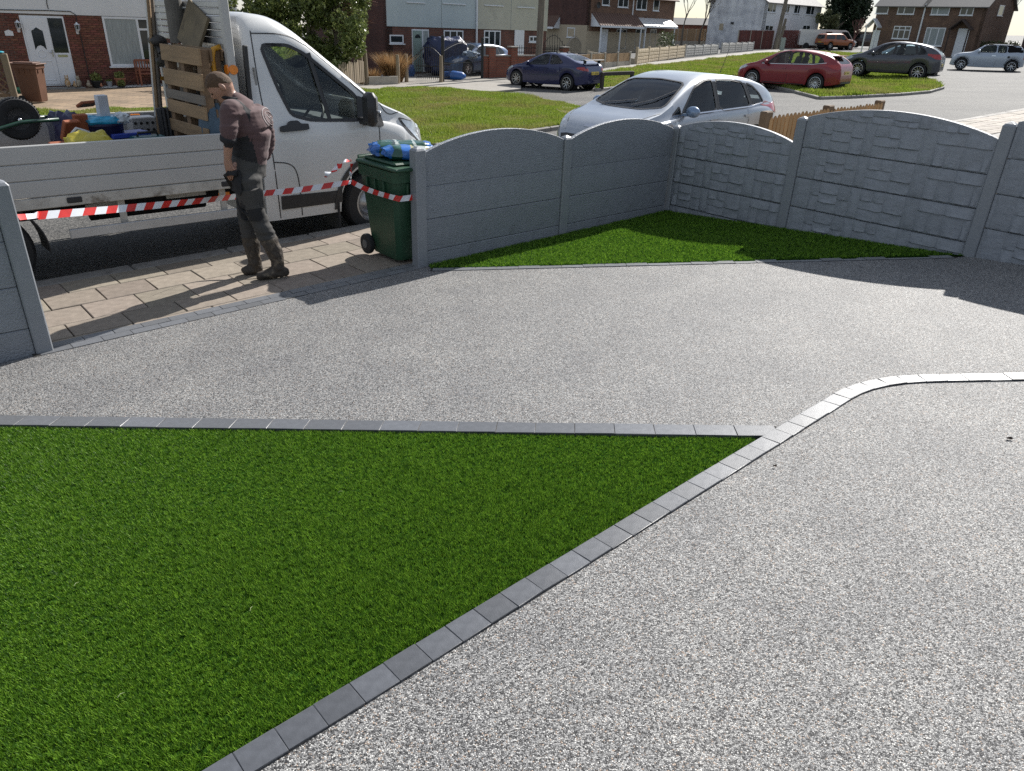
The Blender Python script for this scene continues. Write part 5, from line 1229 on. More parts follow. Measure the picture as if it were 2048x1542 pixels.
k = MB(); w0 = elL.lerp(wrL, .17); k.tube([tuple(elL.lerp(wrL, t)) for t in (.02, .1, .2, .235)], [.064, .066, .064, .052], 16); mp('sleeve_cuff', k, m_black)
k = MB()
for i, t in enumerate((-.5, -.17, .17, .5)):
    k.tube([tuple(haL + FW * .035 * t * 1.6 + LF * .014), tuple(haL + FW * .035 * t * 1.5 - UP * (.035 - .01 * abs(t))), tuple(haL + FW * .03 * t - UP * .06 - LF * .02)], [.0095, .009, .007], 8)
k.tube([tuple(wrL.lerp(haL, .4) - FW * .02 + LF * .015), tuple(haL - FW * .042 + LF * .012 - UP * .0), tuple(haL - FW * .04 - UP * .035)], [.012, .0105, .008], 8); mp('fingers', k, m_skin)
def mdecal(name, poly, P, dirv, upv, m, off, skirt=.01, par=None):
    "cloth patch thrown onto the body from one side"
    d_ = Vector(dirv).normalized(); v_ = (Vector(upv) - d_ * Vector(upv).dot(d_)).normalized(); u_ = d_.cross(v_)
    sh_ = [(x + u_.dot(P), y + v_.dot(P)) for x, y in poly]
    mb = decal(pt_, sh_, (u_, v_, d_), off, .03, skirt); mb.v = [tuple(p) for p in mb.v]
    return link(name, mb.mesh(name, m, 40), man, None, True)
vdir = (PB - Vector((0, 0, 1.2))).normalized(); vdir = Vector((vdir.x, vdir.y, -.12))
thL = hiL.lerp(knL, .55)
mdecal('thigh_pocket', chaikin([(-.10, -.09), (.085, -.09), (.085, .085), (-.10, .085)], 1), knL.lerp(hiL, .42) + FW * .0, vdir, (knL - hiL) * -1, m_trouser, .020, .03)
mdecal('knee_pocket', chaikin([(-.105, -.10), (.06, -.10), (.06, .10), (-.105, .10)], 1), knL + FW * .02 + UP * .03, vdir, (knL - hiL) * -1, m_black, .018, .028)
mdecal('holster_pocket', chaikin([(-.06, -.10), (.055, -.10), (.055, .09), (-.06, .09)], 1), hiL + FW * .10 - UP * .02, vdir, UP, m_black, .03, .04)
m_print = mat('faded_white_print', (.22, .19, .19), .8, .3, 90)
LP = J(546, 226, -.05); ring = []
k0 = J(539, 236, -.02)
bdir = (ray(539, 236)).normalized(); v_ = (UP - bdir * UP.dot(bdir)).normalized(); u_ = bdir.cross(v_)
def back_strip(name, pts, w):
    ln = [(x + u_.dot(k0), y + v_.dot(k0)) for x, y in pts]; mb = strip(pt_, ln, (u_, v_, bdir), w, .004); return link(name, mb.mesh(name, m_print), man, None, True)
el_ = lambda r, s=.62, sk=-.55: [(r * s * cos(q) + sk * r * sin(q) * .6, r * sin(q)) for q in np.linspace(0, 2 * pi, 30)]
back_strip('logo_ring', el_(.078), .007); back_strip('logo_ring', el_(.052), .004)
for x0, y0, x1, y1 in ((-.03, .02, -.005, -.03), (-.02, .03, .012, -.025), (-.012, .0, .018, .012), (.0, .03, .02, -.02), (-.03, -.005, .0, -.035)): back_strip('logo_letter', [(x0 * .8 - y0 * .3, y0), (x1 * .8 - y1 * .3, y1)], .006)

# ------------------------------------------------------------------ green wheeled bin with compost bags
m_bin = mat('dark_green_bin', (.022, .064, .035), .45, .12, 6, .12, 90, spec=.4, col2=(.022, .055, .03), m2=.62, m2s=5)
def wheelie(name, label, M, m, hgt=.90, group=None):
    t = thing(name, label, 'bin', M=M)
    # x = forward (front of the bin), y across
    k = MB(); secs = []
    for z, x0, x1, w in ((.03, -.24, .22, .205), (.06, -.26, .235, .215), (.45, -.285, .265, .245), (hgt - .1, -.315, .295, .27), (hgt - .095, -.33, .315, .288), (hgt, -.335, .32, .292)):
        c = .04; secs.append([(x0 + c, -w, z), (x1 - c, -w, z), (x1, -w + c, z), (x1, w - c, z), (x1 - c, w, z), (x0 + c, w, z), (x0, w - c, z), (x0, -w + c, z)])
    for q in secs: k.v += q
    n = 8; k.f = [(i * n + j, i * n + (j + 1) % n, (i + 1) * n + (j + 1) % n, (i + 1) * n + j) for i in range(len(secs) - 1) for j in range(n)] + [tuple(range(n)), tuple(range((len(secs) - 1) * n, len(secs) * n))]; k.m = [0] * len(k.f)
    part('tub', k, m, t, 30)
    for s in (-1, 1):
        for xx in (-.16, -.02, .13): k = MB(); k.box((xx, s * .279, hgt - .16), (.022, .03, .11), None, .006); part('rib', k, m, t)
    for yy in (-.14, .14): k = MB(); k.box((.30, yy, hgt - .16), (.03, .022, .11), None, .006); part('rib', k, m, t)
    k = MB(); k.box((.02, 0, hgt + .022), (.70, .60, .03), None, .012); k.v = [(x, y, z + (.035 * (1 - (abs(y) / .3) ** 2) * (1 - (abs(x - .02) / .35) ** 2) if z > hgt + .03 else 0)) for x, y, z in k.v]; l_ = part('lid', k, m, t, 30)
    k = MB(); k.box((-.02, 0, hgt + .052), (.54, .46, .03), None, .02); part('lid_panel', k, m, l_)
    k = MB(); k.tube([(-.35, -.24, hgt - .01), (-.40, -.22, hgt + .04), (-.40, .22, hgt + .04), (-.35, .24, hgt - .01)], .018, 8); part('handle', k, m, t, True)
    k = MB(); k.cyl((-.26, -.27, .10), (-.26, .27, .10), .012); part('axle', k, m_blackpl, t)
    for s in (-1, 1):
        Mw = Matrix.Translation((-.26, s * .255, .10)) @ Matrix.Rotation(pi / 2, 4, 'X'); k = MB(); k.lathe([(.02, -.026), (.07, -.028), (.095, -.024), (.10, -.012), (.10, .012), (.095, .024), (.07, .028), (.02, .026)], 28, Mw, True); w_ = part('wheel', k, m_tyre, t, 40)
        k = MB(); k.cyl((-.26, s * .24, .10), (-.26, s * .288, .10), .042, n=16); part('hub', k, m_dash, w_, 30)
    return t
BP = sp(.005, -.42)
BM = frame(D2, D1, UP, BP + UP * .006)
wheelie('wheeled_bin', 'dark green wheeled bin with compost bags on its lid beside the fence end', BM, m_bin, .87)
def bag_mat(name, stops, rough=.28):
    m = bpy.data.materials.new(name); m.use_nodes = True; nt = m.node_tree; L = nt.links; b = nt.nodes['Principled BSDF']
    tc = _n(nt, 'ShaderNodeTexCoord'); nz = _n(nt, 'ShaderNodeTexNoise'); nz.inputs['Scale'].default_value = 14; nz.inputs['Detail'].default_value = 3; L.new(tc.outputs['Object'], nz.inputs['Vector'])
    sx = _n(nt, 'ShaderNodeSeparateXYZ'); L.new(tc.outputs['Generated'], sx.inputs[0])
    ad = _n(nt, 'ShaderNodeMath', operation='MULTIPLY_ADD'); ad.inputs[1].default_value = .10; L.new(nz.outputs['Fac'], ad.inputs[0]); L.new(sx.outputs['X'], ad.inputs[2])
    r = ramp(nt, stops, 'CONSTANT'); L.new(ad.outputs[0], r.inputs[0]); L.new(r.outputs[0], b.inputs['Base Color']); b.inputs['Roughness'].default_value = rough; b.inputs['Coat Weight'].default_value = .4
    MATS[name] = m; return m
bl, gn, lt, dk, yl = (.015, .12, .42), (.012, .07, .045), (.42, .46, .42), (.03, .05, .04), (.42, .36, .14)
mbag1 = bag_mat('compost_bag_print', [(0, bl), (.22, gn), (.36, bl), (.5, yl), (.54, dk), (.58, lt), (.74, yl), (.78, lt), (.9, bl)])
mbag2 = bag_mat('compost_bag_green', [(0, bl), (.2, gn), (.42, dk), (.46, lt), (.50, gn), (.72, lt), (.76, gn), (.92, bl)])
b1 = bag('compost_bag', 'blue and green compost bag lying nearest the fence post on the bin', 'bag', BM @ Matrix.Translation((.10, .08, .985)) @ Matrix.Rotation(radians(62), 4, 'Z') @ Matrix.Rotation(radians(4), 4, 'Y'), (.29, .155, .062), mbag1, 11, 18, .16, 'compost bags on the bin')
b2 = bag('compost_bag', 'green compost bag with pale stripe at the back of the bin lid', 'bag', BM @ Matrix.Translation((-.12, .08, 1.0)) @ Matrix.Rotation(radians(66), 4, 'Z'), (.30, .15, .068), mbag2, 13, 18, .16, 'compost bags on the bin')
# ------------------------------------------------------------------ red and white barrier tape
m_tr = mat('tape_red', (.55, .025, .02), .35, .1, 20); m_tw = mat('tape_white', (.66, .68, .72), .35, .05, 20)
def tape(name, label, pts, w, twist, step=.085, slant=.35, part_of=None):
    P = [Vector(p) for p in pts]; cum = [0]
    for a, b in zip(P[:-1], P[1:]): cum.append(cum[-1] + (b - a).length)
    def ev(s):
        for i in range(len(P) - 1):
            if s <= cum[i + 1] or i == len(P) - 2:
                t = (s - cum[i]) / (cum[i + 1] - cum[i]); a, b, c, d_ = P[max(0, i - 1)], P[i], P[i + 1], P[min(len(P) - 1, i + 2)]
                return .5 * (2 * b + (c - a) * t + (2 * a - 5 * b + 4 * c - d_) * t * t + (3 * b - a - 3 * c + d_) * t ** 3)
    k = MB(); n = int(cum[-1] / (step / 6)) + 2; sl = slant * w
    for i in range(n + 1):
        s = cum[-1] * i / n
        for e in (-1, 1):
            s2 = min(cum[-1], max(0, s + e * sl)); c = ev(s2); t = (ev(min(cum[-1], s2 + .01)) - ev(max(0, s2 - .01))).normalized()
            q = twist(s2 / cum[-1]); side_ = UP.cross(t).normalized(); up_ = t.cross(side_); k.v.append(tuple(c + (up_ * cos(q) + side_ * sin(q)) * w / 2 * e))
    k.f = [(2 * i, 2 * i + 2, 2 * i + 3, 2 * i + 1) for i in range(n)]; k.m = [(int((cum[-1] * i / n) / step)) % 2 for i in range(n)]
    me = k.mesh(name, [m_tr, m_tw], True); o = link(name, me); tag(o, label, 'tape'); return o
pA = sp(-3.17, -.03); pA.z = .875; kn = BM @ Vector((-.36, -.335, .69)); mb_ = on_plane(505, 389, C0 + D2 * -1.10, D2)
tape('barrier_tape', 'red and white barrier tape strung from the left fence post to the bin', [pA, pA.lerp(mb_, .35) - UP * .01, pA.lerp(mb_, .7) - UP * .01, mb_, mb_.lerp(kn, .5) - UP * .012, kn], .052, lambda t: .35 * sin(t * 9) + (.9 if t < .06 else 0) + (1.0 * max(0, t - .93) / .07))
cF = BM @ Vector((.325, -.30, .66)); cR = BM @ Vector((.36, .30, .66)); c1 = BM @ Vector((-.10, -.305, .655))
tape('barrier_tape', 'red and white barrier tape wrapped round the bin', [kn, c1, cF, BM @ Vector((.345, -.18, .645)), cR], .05, lambda t: .1 * sin(t * 12))
tape('barrier_tape', 'short strand of barrier tape hanging from the bin lid to the knot', [BM @ Vector((-.365, -.315, .86)), BM @ Vector((-.37, -.33, .78)), kn], .03, lambda t: 1.2 * t * 3)
tl = BM @ Vector((-.37, -.32, .90))
tape('barrier_tape', 'loose twisted tail of barrier tape blowing out from the bin handle', [tl, tl - D1 * .10 - UP * .035, tl - D1 * .2 - UP * .10, tl - D1 * .30 - UP * .125], .055, lambda t: 7 * t + sin(t * 14), .05)
# ------------------------------------------------------------------ verges, footways and front plots across the road
m_vsoil = mat('verge_soil', (.12, .135, .04), .95, .35, 3, .5, 20, col2=(.16, .12, .07), m2=.6, m2s=.9)
m_verge = grass_mat('verge_grass', [(0, (.10, .155, .014)), (.5, (.19, .265, .03)), (1, (.33, .40, .07))], .5, .4, (.27, .25, .085), .55)
m_foot = mat('footway_concrete', (.27, .25, .22), .85, .15, 3, .4, 40, col2=(.19, .17, .14), m2=.55, m2s=1.5)
def px_poly(pts): return [at(*p) if not isinstance(p, Vector) else p for p in pts]
v1 = px_poly([sp(-14, -6.7), (868, 287), (950, 277), (1060, 259), (1132, 248), (1168, 234), (1177, 222), (1163, 212), (1120, 203), (1040, 191), (975, 183), (900, 176), (840, 172), (745, 178), (600, 186), (470, 202), (326, 214), (121, 222.5), (0, 224), (-150, 228)])
v2 = px_poly([(1192, 177), (1300, 164), (1441, 149), (1480, 153), (1560, 173), (1640, 193), (1700, 191), (1800, 186), (1858, 181), (1886, 173), (1872, 165), (1848, 152), (1790, 124), (1730, 106), (1640, 103), (1560, 104), (1500, 109), (1270, 134), (1192, 148)])
g1 = flat(v1, m_vsoil, 'grass_verge', -.012, .1); g2 = flat(v2, m_vsoil, 'grass_island', -.012, .1)
def tuft(x, y, g): return .45 + 1.1 * np.clip(np.sin(x * 1.7 + 2 * np.sin(y * .9)) * np.sin(y * 1.4 + np.sin(x * 1.1)) + .3, 0, 1)
blades('verge_blades', v1, lambda q: 2600 if q is None else np.clip(2600 * (16 / np.maximum(8, q[1])) ** .8, 500, 2600), .075, .022, m_verge, 'shaggy sunlit grass on the verge beyond the van', 21, -.012, .9, tuft)
blades('island_blades', v2, lambda q: 700 if q is None else np.clip(700 * (30 / np.maximum(15, q[1])), 120, 700), .10, .045, m_verge, 'green grass island round the red car and the grey crossover', 22, -.012, .9, tuft)
def kerb_line(pts, parent, L=.915, inset=.07):
    P = [Vector((p.x, p.y, 0)) for p in pts]; s = 0; i = 0; acc = 0
    for a, b in zip(P[:-1], P[1:]):
        d = (b - a); n = max(1, round(d.length / L)); d.normalize()
        for q in range(n):
            c = a + d * ((b - a).length * (q + .5) / n); fr = ground_frame(c, d)
            o = link('kerb_stone', KM2[rnd.randrange(len(KM2))], parent, fr @ Matrix.Diagonal(((b - a).length / n / L, 1, 1, 1)))
KM2 = [kerb_mesh(.915, 30 + k, .14, .2) for k in range(4)]
kerb_line(v1[1:12], g1); kerb_line(v2[0:12], g2)
foot = flat(px_poly([(640, 184), (745, 177.5), (840, 171.5), (900, 175.5), (975, 182.5), (1042, 176), (1042, 166), (900, 159), (745, 164), (640, 172)]), m_foot, 'footway', -.02, .06)
flat(px_poly([(1192, 147.5), (1270, 133.5), (1500, 108.5), (1560, 103.5), (1560, 98), (1500, 103), (1270, 127), (1192, 139)]), m_foot, 'footway_far', -.016, .06)
# worn earth at the verge tip
flat(px_poly([(1105, 216), (1130, 213), (1160, 217), (1168, 223), (1150, 228), (1122, 224)]), mat('bare_earth', (.25, .18, .12), .95, .2, 5, .4, 30), 'worn_patch', .004)
# block paved drive of the white house: each block seen as a row of courses
def paving_mat(name, c1, c2, mort, sx, rot=0.0):
    m = bpy.data.materials.new(name); m.use_nodes = True; nt = m.node_tree; L = nt.links; b = nt.nodes['Principled BSDF']
    tc = _n(nt, 'ShaderNodeTexCoord'); mp = _n(nt, 'ShaderNodeMapping'); mp.inputs['Rotation'].default_value = (0, 0, -A1 + rot); L.new(tc.outputs['Object'], mp.inputs[0])
    t = _n(nt, 'ShaderNodeTexBrick'); t.inputs['Scale'].default_value = 1; t.inputs['Brick Width'].default_value = sx; t.inputs['Row Height'].default_value = sx * .5; t.inputs['Mortar Size'].default_value = .012
    t.inputs['Color1'].default_value = (*c1, 1); t.inputs['Color2'].default_value = (*c2, 1); t.inputs['Mortar'].default_value = (*mort, 1); L.new(mp.outputs[0], t.inputs[0])
    n = _n(nt, 'ShaderNodeTexNoise'); n.inputs['Scale'].default_value = 1.6; n.inputs['Detail'].default_value = 6; L.new(tc.outputs['Object'], n.inputs['Vector']); r = ramp(nt, [(.3, (.7, .7, .68)), (.7, (1.15, 1.12, 1.08))]); L.new(n.outputs['Fac'], r.inputs[0])
    mu = _n(nt, 'ShaderNodeMixRGB', blend_type='MULTIPLY'); mu.inputs[0].default_value = 1; L.new(t.outputs[0], mu.inputs[1]); L.new(r.outputs[0], mu.inputs[2]); L.new(mu.outputs[0], b.inputs['Base Color'])
    bp = _n(nt, 'ShaderNodeBump'); bp.inputs['Distance'].default_value = .01; L.new(t.outputs['Fac'], bp.inputs['Height']); bp.invert = True; L.new(bp.outputs[0], b.inputs['Normal']); b.inputs['Roughness'].default_value = .8; MATS[name] = m; return m
m_block = paving_mat('tan_paving', (.30, .22, .145), (.24, .175, .12), (.10, .085, .06), .6, .6)
HA = at(135, 176)                                       # foot of the white house's front
def ha(u, d, dz=0): p = HA + D1 * u + D2 * d; return Vector((p.x, p.y, ter(p.x, p.y) + dz))
flat([ha(-8, .02), ha(9, .02), at(480, 203), at(326, 213.5), at(121, 222), at(0, 223.5), at(-150, 227.5)], m_block, 'front_drive', -.008, .06)
m_lawn2 = mat('plot_ground', (.10, .10, .055), .95, .3, 2, .4, 20)
flat(px_poly([(560, 173), (745, 163.5), (900, 158.5), (1042, 165.5), (1120, 160), (1130, 120), (900, 120), (640, 130)]), mat('yard_concrete', (.22, .205, .18), .9, .2, 2, .3, 30), 'front_yard', -.022, .05)
# ------------------------------------------------------------------ houses
def brick_mat(name, c1, c2, mort, w=.225, h=.075, rough=.85):
    if name in MATS: return MATS[name]
    m = bpy.data.materials.new(name); m.use_nodes = True; nt = m.node_tree; L = nt.links; b = nt.nodes['Principled BSDF']
    tc = _n(nt, 'ShaderNodeTexCoord'); sx = _n(nt, 'ShaderNodeSeparateXYZ'); cb = _n(nt, 'ShaderNodeCombineXYZ'); L.new(tc.outputs['Object'], sx.inputs[0]); L.new(sx.outputs[0], cb.inputs[0]); L.new(sx.outputs[2], cb.inputs[1])
    t = _n(nt, 'ShaderNodeTexBrick'); t.inputs['Scale'].default_value = 1; t.inputs['Brick Width'].default_value = w; t.inputs['Row Height'].default_value = h; t.inputs['Mortar Size'].default_value = .007; t.inputs['Bias'].default_value = -.1
    t.inputs['Color1'].default_value = (*c1, 1); t.inputs['Color2'].default_value = (*c2, 1); t.inputs['Mortar'].default_value = (*mort, 1); L.new(cb.outputs[0], t.inputs[0])
    n = _n(nt, 'ShaderNodeTexNoise'); n.inputs['Scale'].default_value = 1.1; n.inputs['Detail'].default_value = 7; L.new(tc.outputs['Object'], n.inputs['Vector']); r = ramp(nt, [(.3, (.68, .68, .7)), (.7, (1.2, 1.18, 1.15))]); L.new(n.outputs['Fac'], r.inputs[0])
    mu = _n(nt, 'ShaderNodeMixRGB', blend_type='MULTIPLY'); mu.inputs[0].default_value = 1; L.new(t.outputs[0], mu.inputs[1]); L.new(r.outputs[0], mu.inputs[2]); L.new(mu.outputs[0], b.inputs['Base Color'])
    bp = _n(nt, 'ShaderNodeBump'); bp.inputs['Distance'].default_value = .008; bp.invert = True; L.new(t.outputs['Fac'], bp.inputs['Height']); L.new(bp.outputs[0], b.inputs['Normal']); b.inputs['Roughness'].default_value = rough; MATS[name] = m; return m
mb_red = brick_mat('red_brown_brick', (.165, .062, .042), (.11, .045, .034), (.16, .13, .11))
mb_dark = brick_mat('dark_brick', (.10, .042, .032), (.07, .03, .026), (.07, .055, .05))
mb_tan = brick_mat('tan_brown_brick', (.20, .105, .065), (.14, .072, .048), (.16, .13, .10))
mb_garden = brick_mat('orange_red_brick', (.27, .085, .05), (.20, .065, .042), (.17, .13, .10))
m_rwhite = mat('white_render', (.68, .69, .70), .85, .05, 2, .3, 30, col2=(.58, .58, .57), m2=.62, m2s=1.2)
m_rblue = mat('pale_blue_render', (.46, .52, .53), .85, .05, 2, .2, 30, col2=(.37, .42, .42), m2=.6, m2s=1.5)
m_rcream = mat('cream_render', (.47, .46, .38), .85, .06, 2, .2, 30, col2=(.38, .37, .31), m2=.56, m2s=1.3)
m_rbeige = mat('beige_render', (.42, .35, .25), .85, .06, 2, .2, 30)
m_upvc = mat('white_upvc', (.68, .70, .73), .35, .03, 5)
m_curtain = mat('net_curtain', (.30, .33, .33), .8, .25, 6, stretch=(6, 1, .3))
m_tile = mat('brown_roof_tile', (.13, .075, .055), .8, .2, 6, .3, 30, orand=.15)
m_slate = mat('grey_roof_tile', (.12, .115, .115), .75, .2, 6, .3, 30)
m_iron = mat('black_iron', (.012, .012, .013), .5, .1, 20)
m_dglass = mat('house_glass', (.02, .026, .028), .06, .1, 3, coat=.3)
class Fac:
    "a vertical wall plane: u along it, z up from its foot, front towards the viewer"
    def __init__(s, foot, along, base=None):
        s.o = Vector(foot); s.x = Vector(along).normalized(); s.n = s.x.cross(UP); s.n.normalize()
        if s.n.dot(Vector((0, 0, 0)) - Vector((s.o.x, s.o.y, 0))) < 0: s.n = -s.n
        s.M = frame(s.x, -s.n, UP, s.o); s.mirror = s.x.cross(-s.n).dot(UP) < 0
    def uz(s, px, py, d=0.0):
        p = on_plane(px, py, s.o + s.n * d, s.n); v = p - s.o; return v.dot(s.x), v.z
    def rect(s, px0, py0, px1, py1):
        a, b = s.uz(px0, py0), s.uz(px1, py1); c, e = s.uz(px1, py0), s.uz(px0, py1)
        u0, u1 = sorted(((a[0] + e[0]) / 2, (b[0] + c[0]) / 2)); z0, z1 = sorted(((b[1] + e[1]) / 2, (a[1] + c[1]) / 2)); return u0, u1, z0, z1
def wbox(F, t, name, u0, u1, d0, d1, z0, z1, m, bev=0.0, par=None):
    "a block in wall coordinates: d is how far it stands out of the wall"
    k = MB(); k.box(((u0 + u1) / 2, -(d0 + d1) / 2, (z0 + z1) / 2), (abs(u1 - u0), abs(d1 - d0), abs(z1 - z0)), None, bev)
    return link(name, k.mesh(name, m), par or t, F.M, True)
def window(F, t, u0, u1, z0, z1, cols=(.5,), fr=.06, pane=None, sill=True, trans=None, mfr=None, proud=.03):
    k = MB(); mfr = mfr or m_upvc; y = -proud / 2
    k.box(((u0 + u1) / 2, y, z1 - fr / 2), (u1 - u0, proud, fr)); k.box(((u0 + u1) / 2, y, z0 + fr / 2), (u1 - u0, proud, fr))
    for u in (u0 + fr / 2, u1 - fr / 2): k.box((u, y, (z0 + z1) / 2), (fr, proud, z1 - z0 - 2 * fr))
    for c in cols: u = u0 + (u1 - u0) * c; k.box((u, y, (z0 + z1) / 2), (fr * 1.1, proud * .98, z1 - z0 - 2 * fr))
    o = link('window', k.mesh('window', mfr), t, F.M, True)
    es = [u0] + [u0 + (u1 - u0) * c for c in cols] + [u1]
    for i, (a, b) in enumerate(zip(es[:-1], es[1:])):
        tz = trans[i] if trans and trans[i] else None
        if tz:
            zt = z0 + (z1 - z0) * tz; q = MB(); q.box(((a + b) / 2, y, zt), (b - a - fr, proud * .97, fr)); p_ = link('transom', q.mesh('transom', mfr), o, F.M, True)
        q = MB(); q.box(((a + b) / 2, -.006, (z0 + z1) / 2), (b - a - fr * .9, .012, z1 - z0 - fr)); link('pane', q.mesh('pane', (pane[i] if isinstance(pane, (list, tuple)) else pane) or m_dglass), o, F.M, True)
    if sill: q = MB(); q.box(((u0 + u1) / 2, -.05, z0 - .03), (u1 - u0 + .12, .10, .05), None, .008); link('sill', q.mesh('sill', mfr), o, F.M, True)
    return o
def house(label, F, name='house'): return thing(name, label, 'house', tuple(F.o))
def wall(F, t, u0, u1, z0, z1, m, d=0.0, thick=.3, name='wall'): return wbox(F, t, name, u0, u1, d - thick, d, z0, z1, m)
def roof_slab(t, F, u0, u1, z0, depth, rise, m, over=.35, name='roof'):
    k = MB(); a = depth / 2
    for sg in (0, 1):
        y0, y1 = (-over, a) if sg == 0 else (2 * a + over, a); zz0 = z0 - over * rise / a
        k.add([(u0 - .25, y0, zz0), (u1 + .25, y0, zz0), (u1 + .25, y1, z0 + rise), (u0 - .25, y1, z0 + rise), (u0 - .25, y0, zz0 - .08), (u1 + .25, y0, zz0 - .08), (u1 + .25, y1, z0 + rise - .08), (u0 - .25, y1, z0 + rise - .08)], [(0, 1, 2, 3), (4, 7, 6, 5), (0, 4, 5, 1), (1, 5, 6, 2), (2, 6, 7, 3), (3, 7, 4, 0)])
    return link(name, k.mesh(name, m), t, F.M, True)
# ---- A: white over brick, nearest on the left
FA = Fac(HA, D1); tA = house('house with white render over brown brick and a white panelled door', FA)
zs = (FA.uz(0, 25)[1] + FA.uz(320, 35.5)[1]) / 2; uR = FA.uz(478, 60)[0]; uL = -7.0
wall(FA, tA, uL, uR, -.3, zs, mat('mortar', (.17, .135, .11), .95, .2, 20, .3, 80), -.012, .3, 'brick_backing')
wall(FA, tA, uL, uR, zs, 5.1, m_rwhite, .035, .34, 'rendered_wall'); roof_slab(tA, FA, uL, uR, 5.1, 7, 2.2, m_tile)
for s_, uu in ((1, uR),): wbox(FA, tA, 'side_wall', uu - .3, uu, -7, -.02, -.3, 5.1, mb_red)
du0, du1, dz0, dz1 = FA.rect(36, 31.5, 140, 172); _l = FA.uz(37, 31.5)[0]; _r = (FA.uz(126, 32)[0] + FA.uz(152, 160)[0]) / 2; _m = (FA.uz(93.5, 32)[0] + FA.uz(122, 168)[0]) / 2; zd0, zd1 = FA.uz(115, 171)[1], (FA.uz(36, 31)[1] + FA.uz(126, 32)[1]) / 2
w0 = (FA.uz(204, 33)[0] + FA.uz(220.5, 132)[0]) / 2; w1 = (FA.uz(302, 36)[0] + FA.uz(317.5, 130)[0]) / 2; wz0 = (FA.uz(220, 133)[1] + FA.uz(317, 131)[1]) / 2; wz1 = min(zs - .01, FA.uz(250, 34)[1])
holes = [(_l, _r, zd0, zd1), (w0, w1, wz0, wz1)]
cand = []; row = 0; z = -.15
while z < zs - .02:
    u = uL + (.1125 if row % 2 else 0)
    while u < uR - .02:
        a, b, c, d_ = u, min(u + .215, uR), z, min(z + .065, zs - .005); ok = True
        for (h0, h1, h2, h3) in holes:
            if b > h0 and a < h1 and d_ > h2 and c < h3:
                if a < h0 - .05: b = h0 - .004
                elif b > h1 + .05: a = h1 + .004
                else: ok = False
        if ok: cand.append((a, b, c, d_))
        u += .225
    z += .075; row += 1
m_brickp = mat('loose_brick', (.155, .058, .040), .85, .25, 9, .3, 60, orand=.28, hue=.012)
inview = [q for q in cand if 0 <= (FA.uz(10, 100)[0]) < q[0] < FA.uz(345, 100)[0]]
ul, ur = FA.uz(2, 110)[0], FA.uz(338, 110)[0]; inview = [q for q in cand if ul < q[0] < ur and q[2] > .2]
inview.sort(key=lambda q: abs(q[0] - (_r + w0) / 2) + .0 * q[2]); chosen = set(inview[:300]); bmesh_ = {}
kb = MB()
for q in cand:
    L_ = round(q[1] - q[0], 3)
    if q in chosen:
        key = (L_, round(q[3] - q[2], 3))
        if key not in bmesh_: k = MB(); k.box((0, 0, 0), (L_, .03, key[1]), None, .004); bmesh_[key] = k.mesh('brick', m_brickp)
        link('brick', bmesh_[key], tA, FA.M @ Matrix.Translation(((q[0] + q[1]) / 2, rnd.uniform(-.002, .002), (q[2] + q[3]) / 2)), True)
    else: kb.box(((q[0] + q[1]) / 2, 0, (q[2] + q[3]) / 2), (L_, .03, q[3] - q[2]))
o = link('brickwork', kb.mesh('brickwork', mb_red), tA, FA.M, True); o['kind'] = 'stuff'
# door and side light
wbox(FA, tA, 'door_frame', _l, _r, -.02, .03, zd0, zd1, m_upvc)
dr = wbox(FA, tA, 'door', _l + .05, _m - .02, .03, .055, zd0 + .05, zd1 - .05, m_upvc, .006); Wd = _m - _l - .07; ud = _l + .05; Hd = zd1 - zd0 - .1
def dpoly(nm, pts, m, th0, th1, par): k = MB(); k.prism([(ud + Wd * a, zd0 + .05 + Hd * b) for a, b in pts], th0, th1, frame((1, 0, 0), (0, 0, 1), (0, -1, 0), (0, 0, 0))); return link(nm, k.mesh(nm, m), par, FA.M, True)
arch_g = [(.22, .50), (.36, .56), (.5, .58), (.64, .56), (.78, .50), (.78, .82), (.66, .84), (.5, .88), (.34, .84), (.22, .82)]
dpoly('glazing', [(.5 + (a - .5) * .82, .68 + (b - .68) * .88) for a, b in arch_g], m_dglass, .058, .060, dr); dpoly('glazing_bead', arch_g, m_upvc, .055, .0575, dr)
k = MB(); k.lathe([(.10, 0), (.115, .012), (.13, 0)], 24, frame((1, 0, 0), (0, 0, 1), (0, -1, 0), (ud + Wd * .5, -.055, zd0 + .05 + Hd * .46))); link('moulding', k.mesh('moulding', m_upvc), dr, FA.M, True)
for a0, a1, b0, b1 in ((.16, .84, .06, .36),):
    k = MB()
    for (x0, x1, y0, y1) in ((a0, a1, b0, b0 + .012), (a0, a1, b1 - .012, b1), (a0, a0 + .025, b0, b1), (a1 - .025, a1, b0, b1)): k.box((ud + Wd * (x0 + x1) / 2, -.06, zd0 + .05 + Hd * (y0 + y1) / 2), (Wd * (x1 - x0), .012, Hd * (y1 - y0)))
    link('moulding', k.mesh('moulding', m_upvc), dr, FA.M, True)
k = MB(); k.box((ud + Wd * .93, -.075, zd0 + .05 + Hd * .47), (.03, .03, .22), None, .008); k.tube([(ud + Wd * .93, -.08, zd0 + .05 + Hd * .49), (ud + Wd * .93 - .02, -.11, zd0 + .05 + Hd * .49), (ud + Wd * .93 - .12, -.11, zd0 + .05 + Hd * .49)], .01, 8); link('handle', k.mesh('handle', m_chrome), dr, FA.M, True)
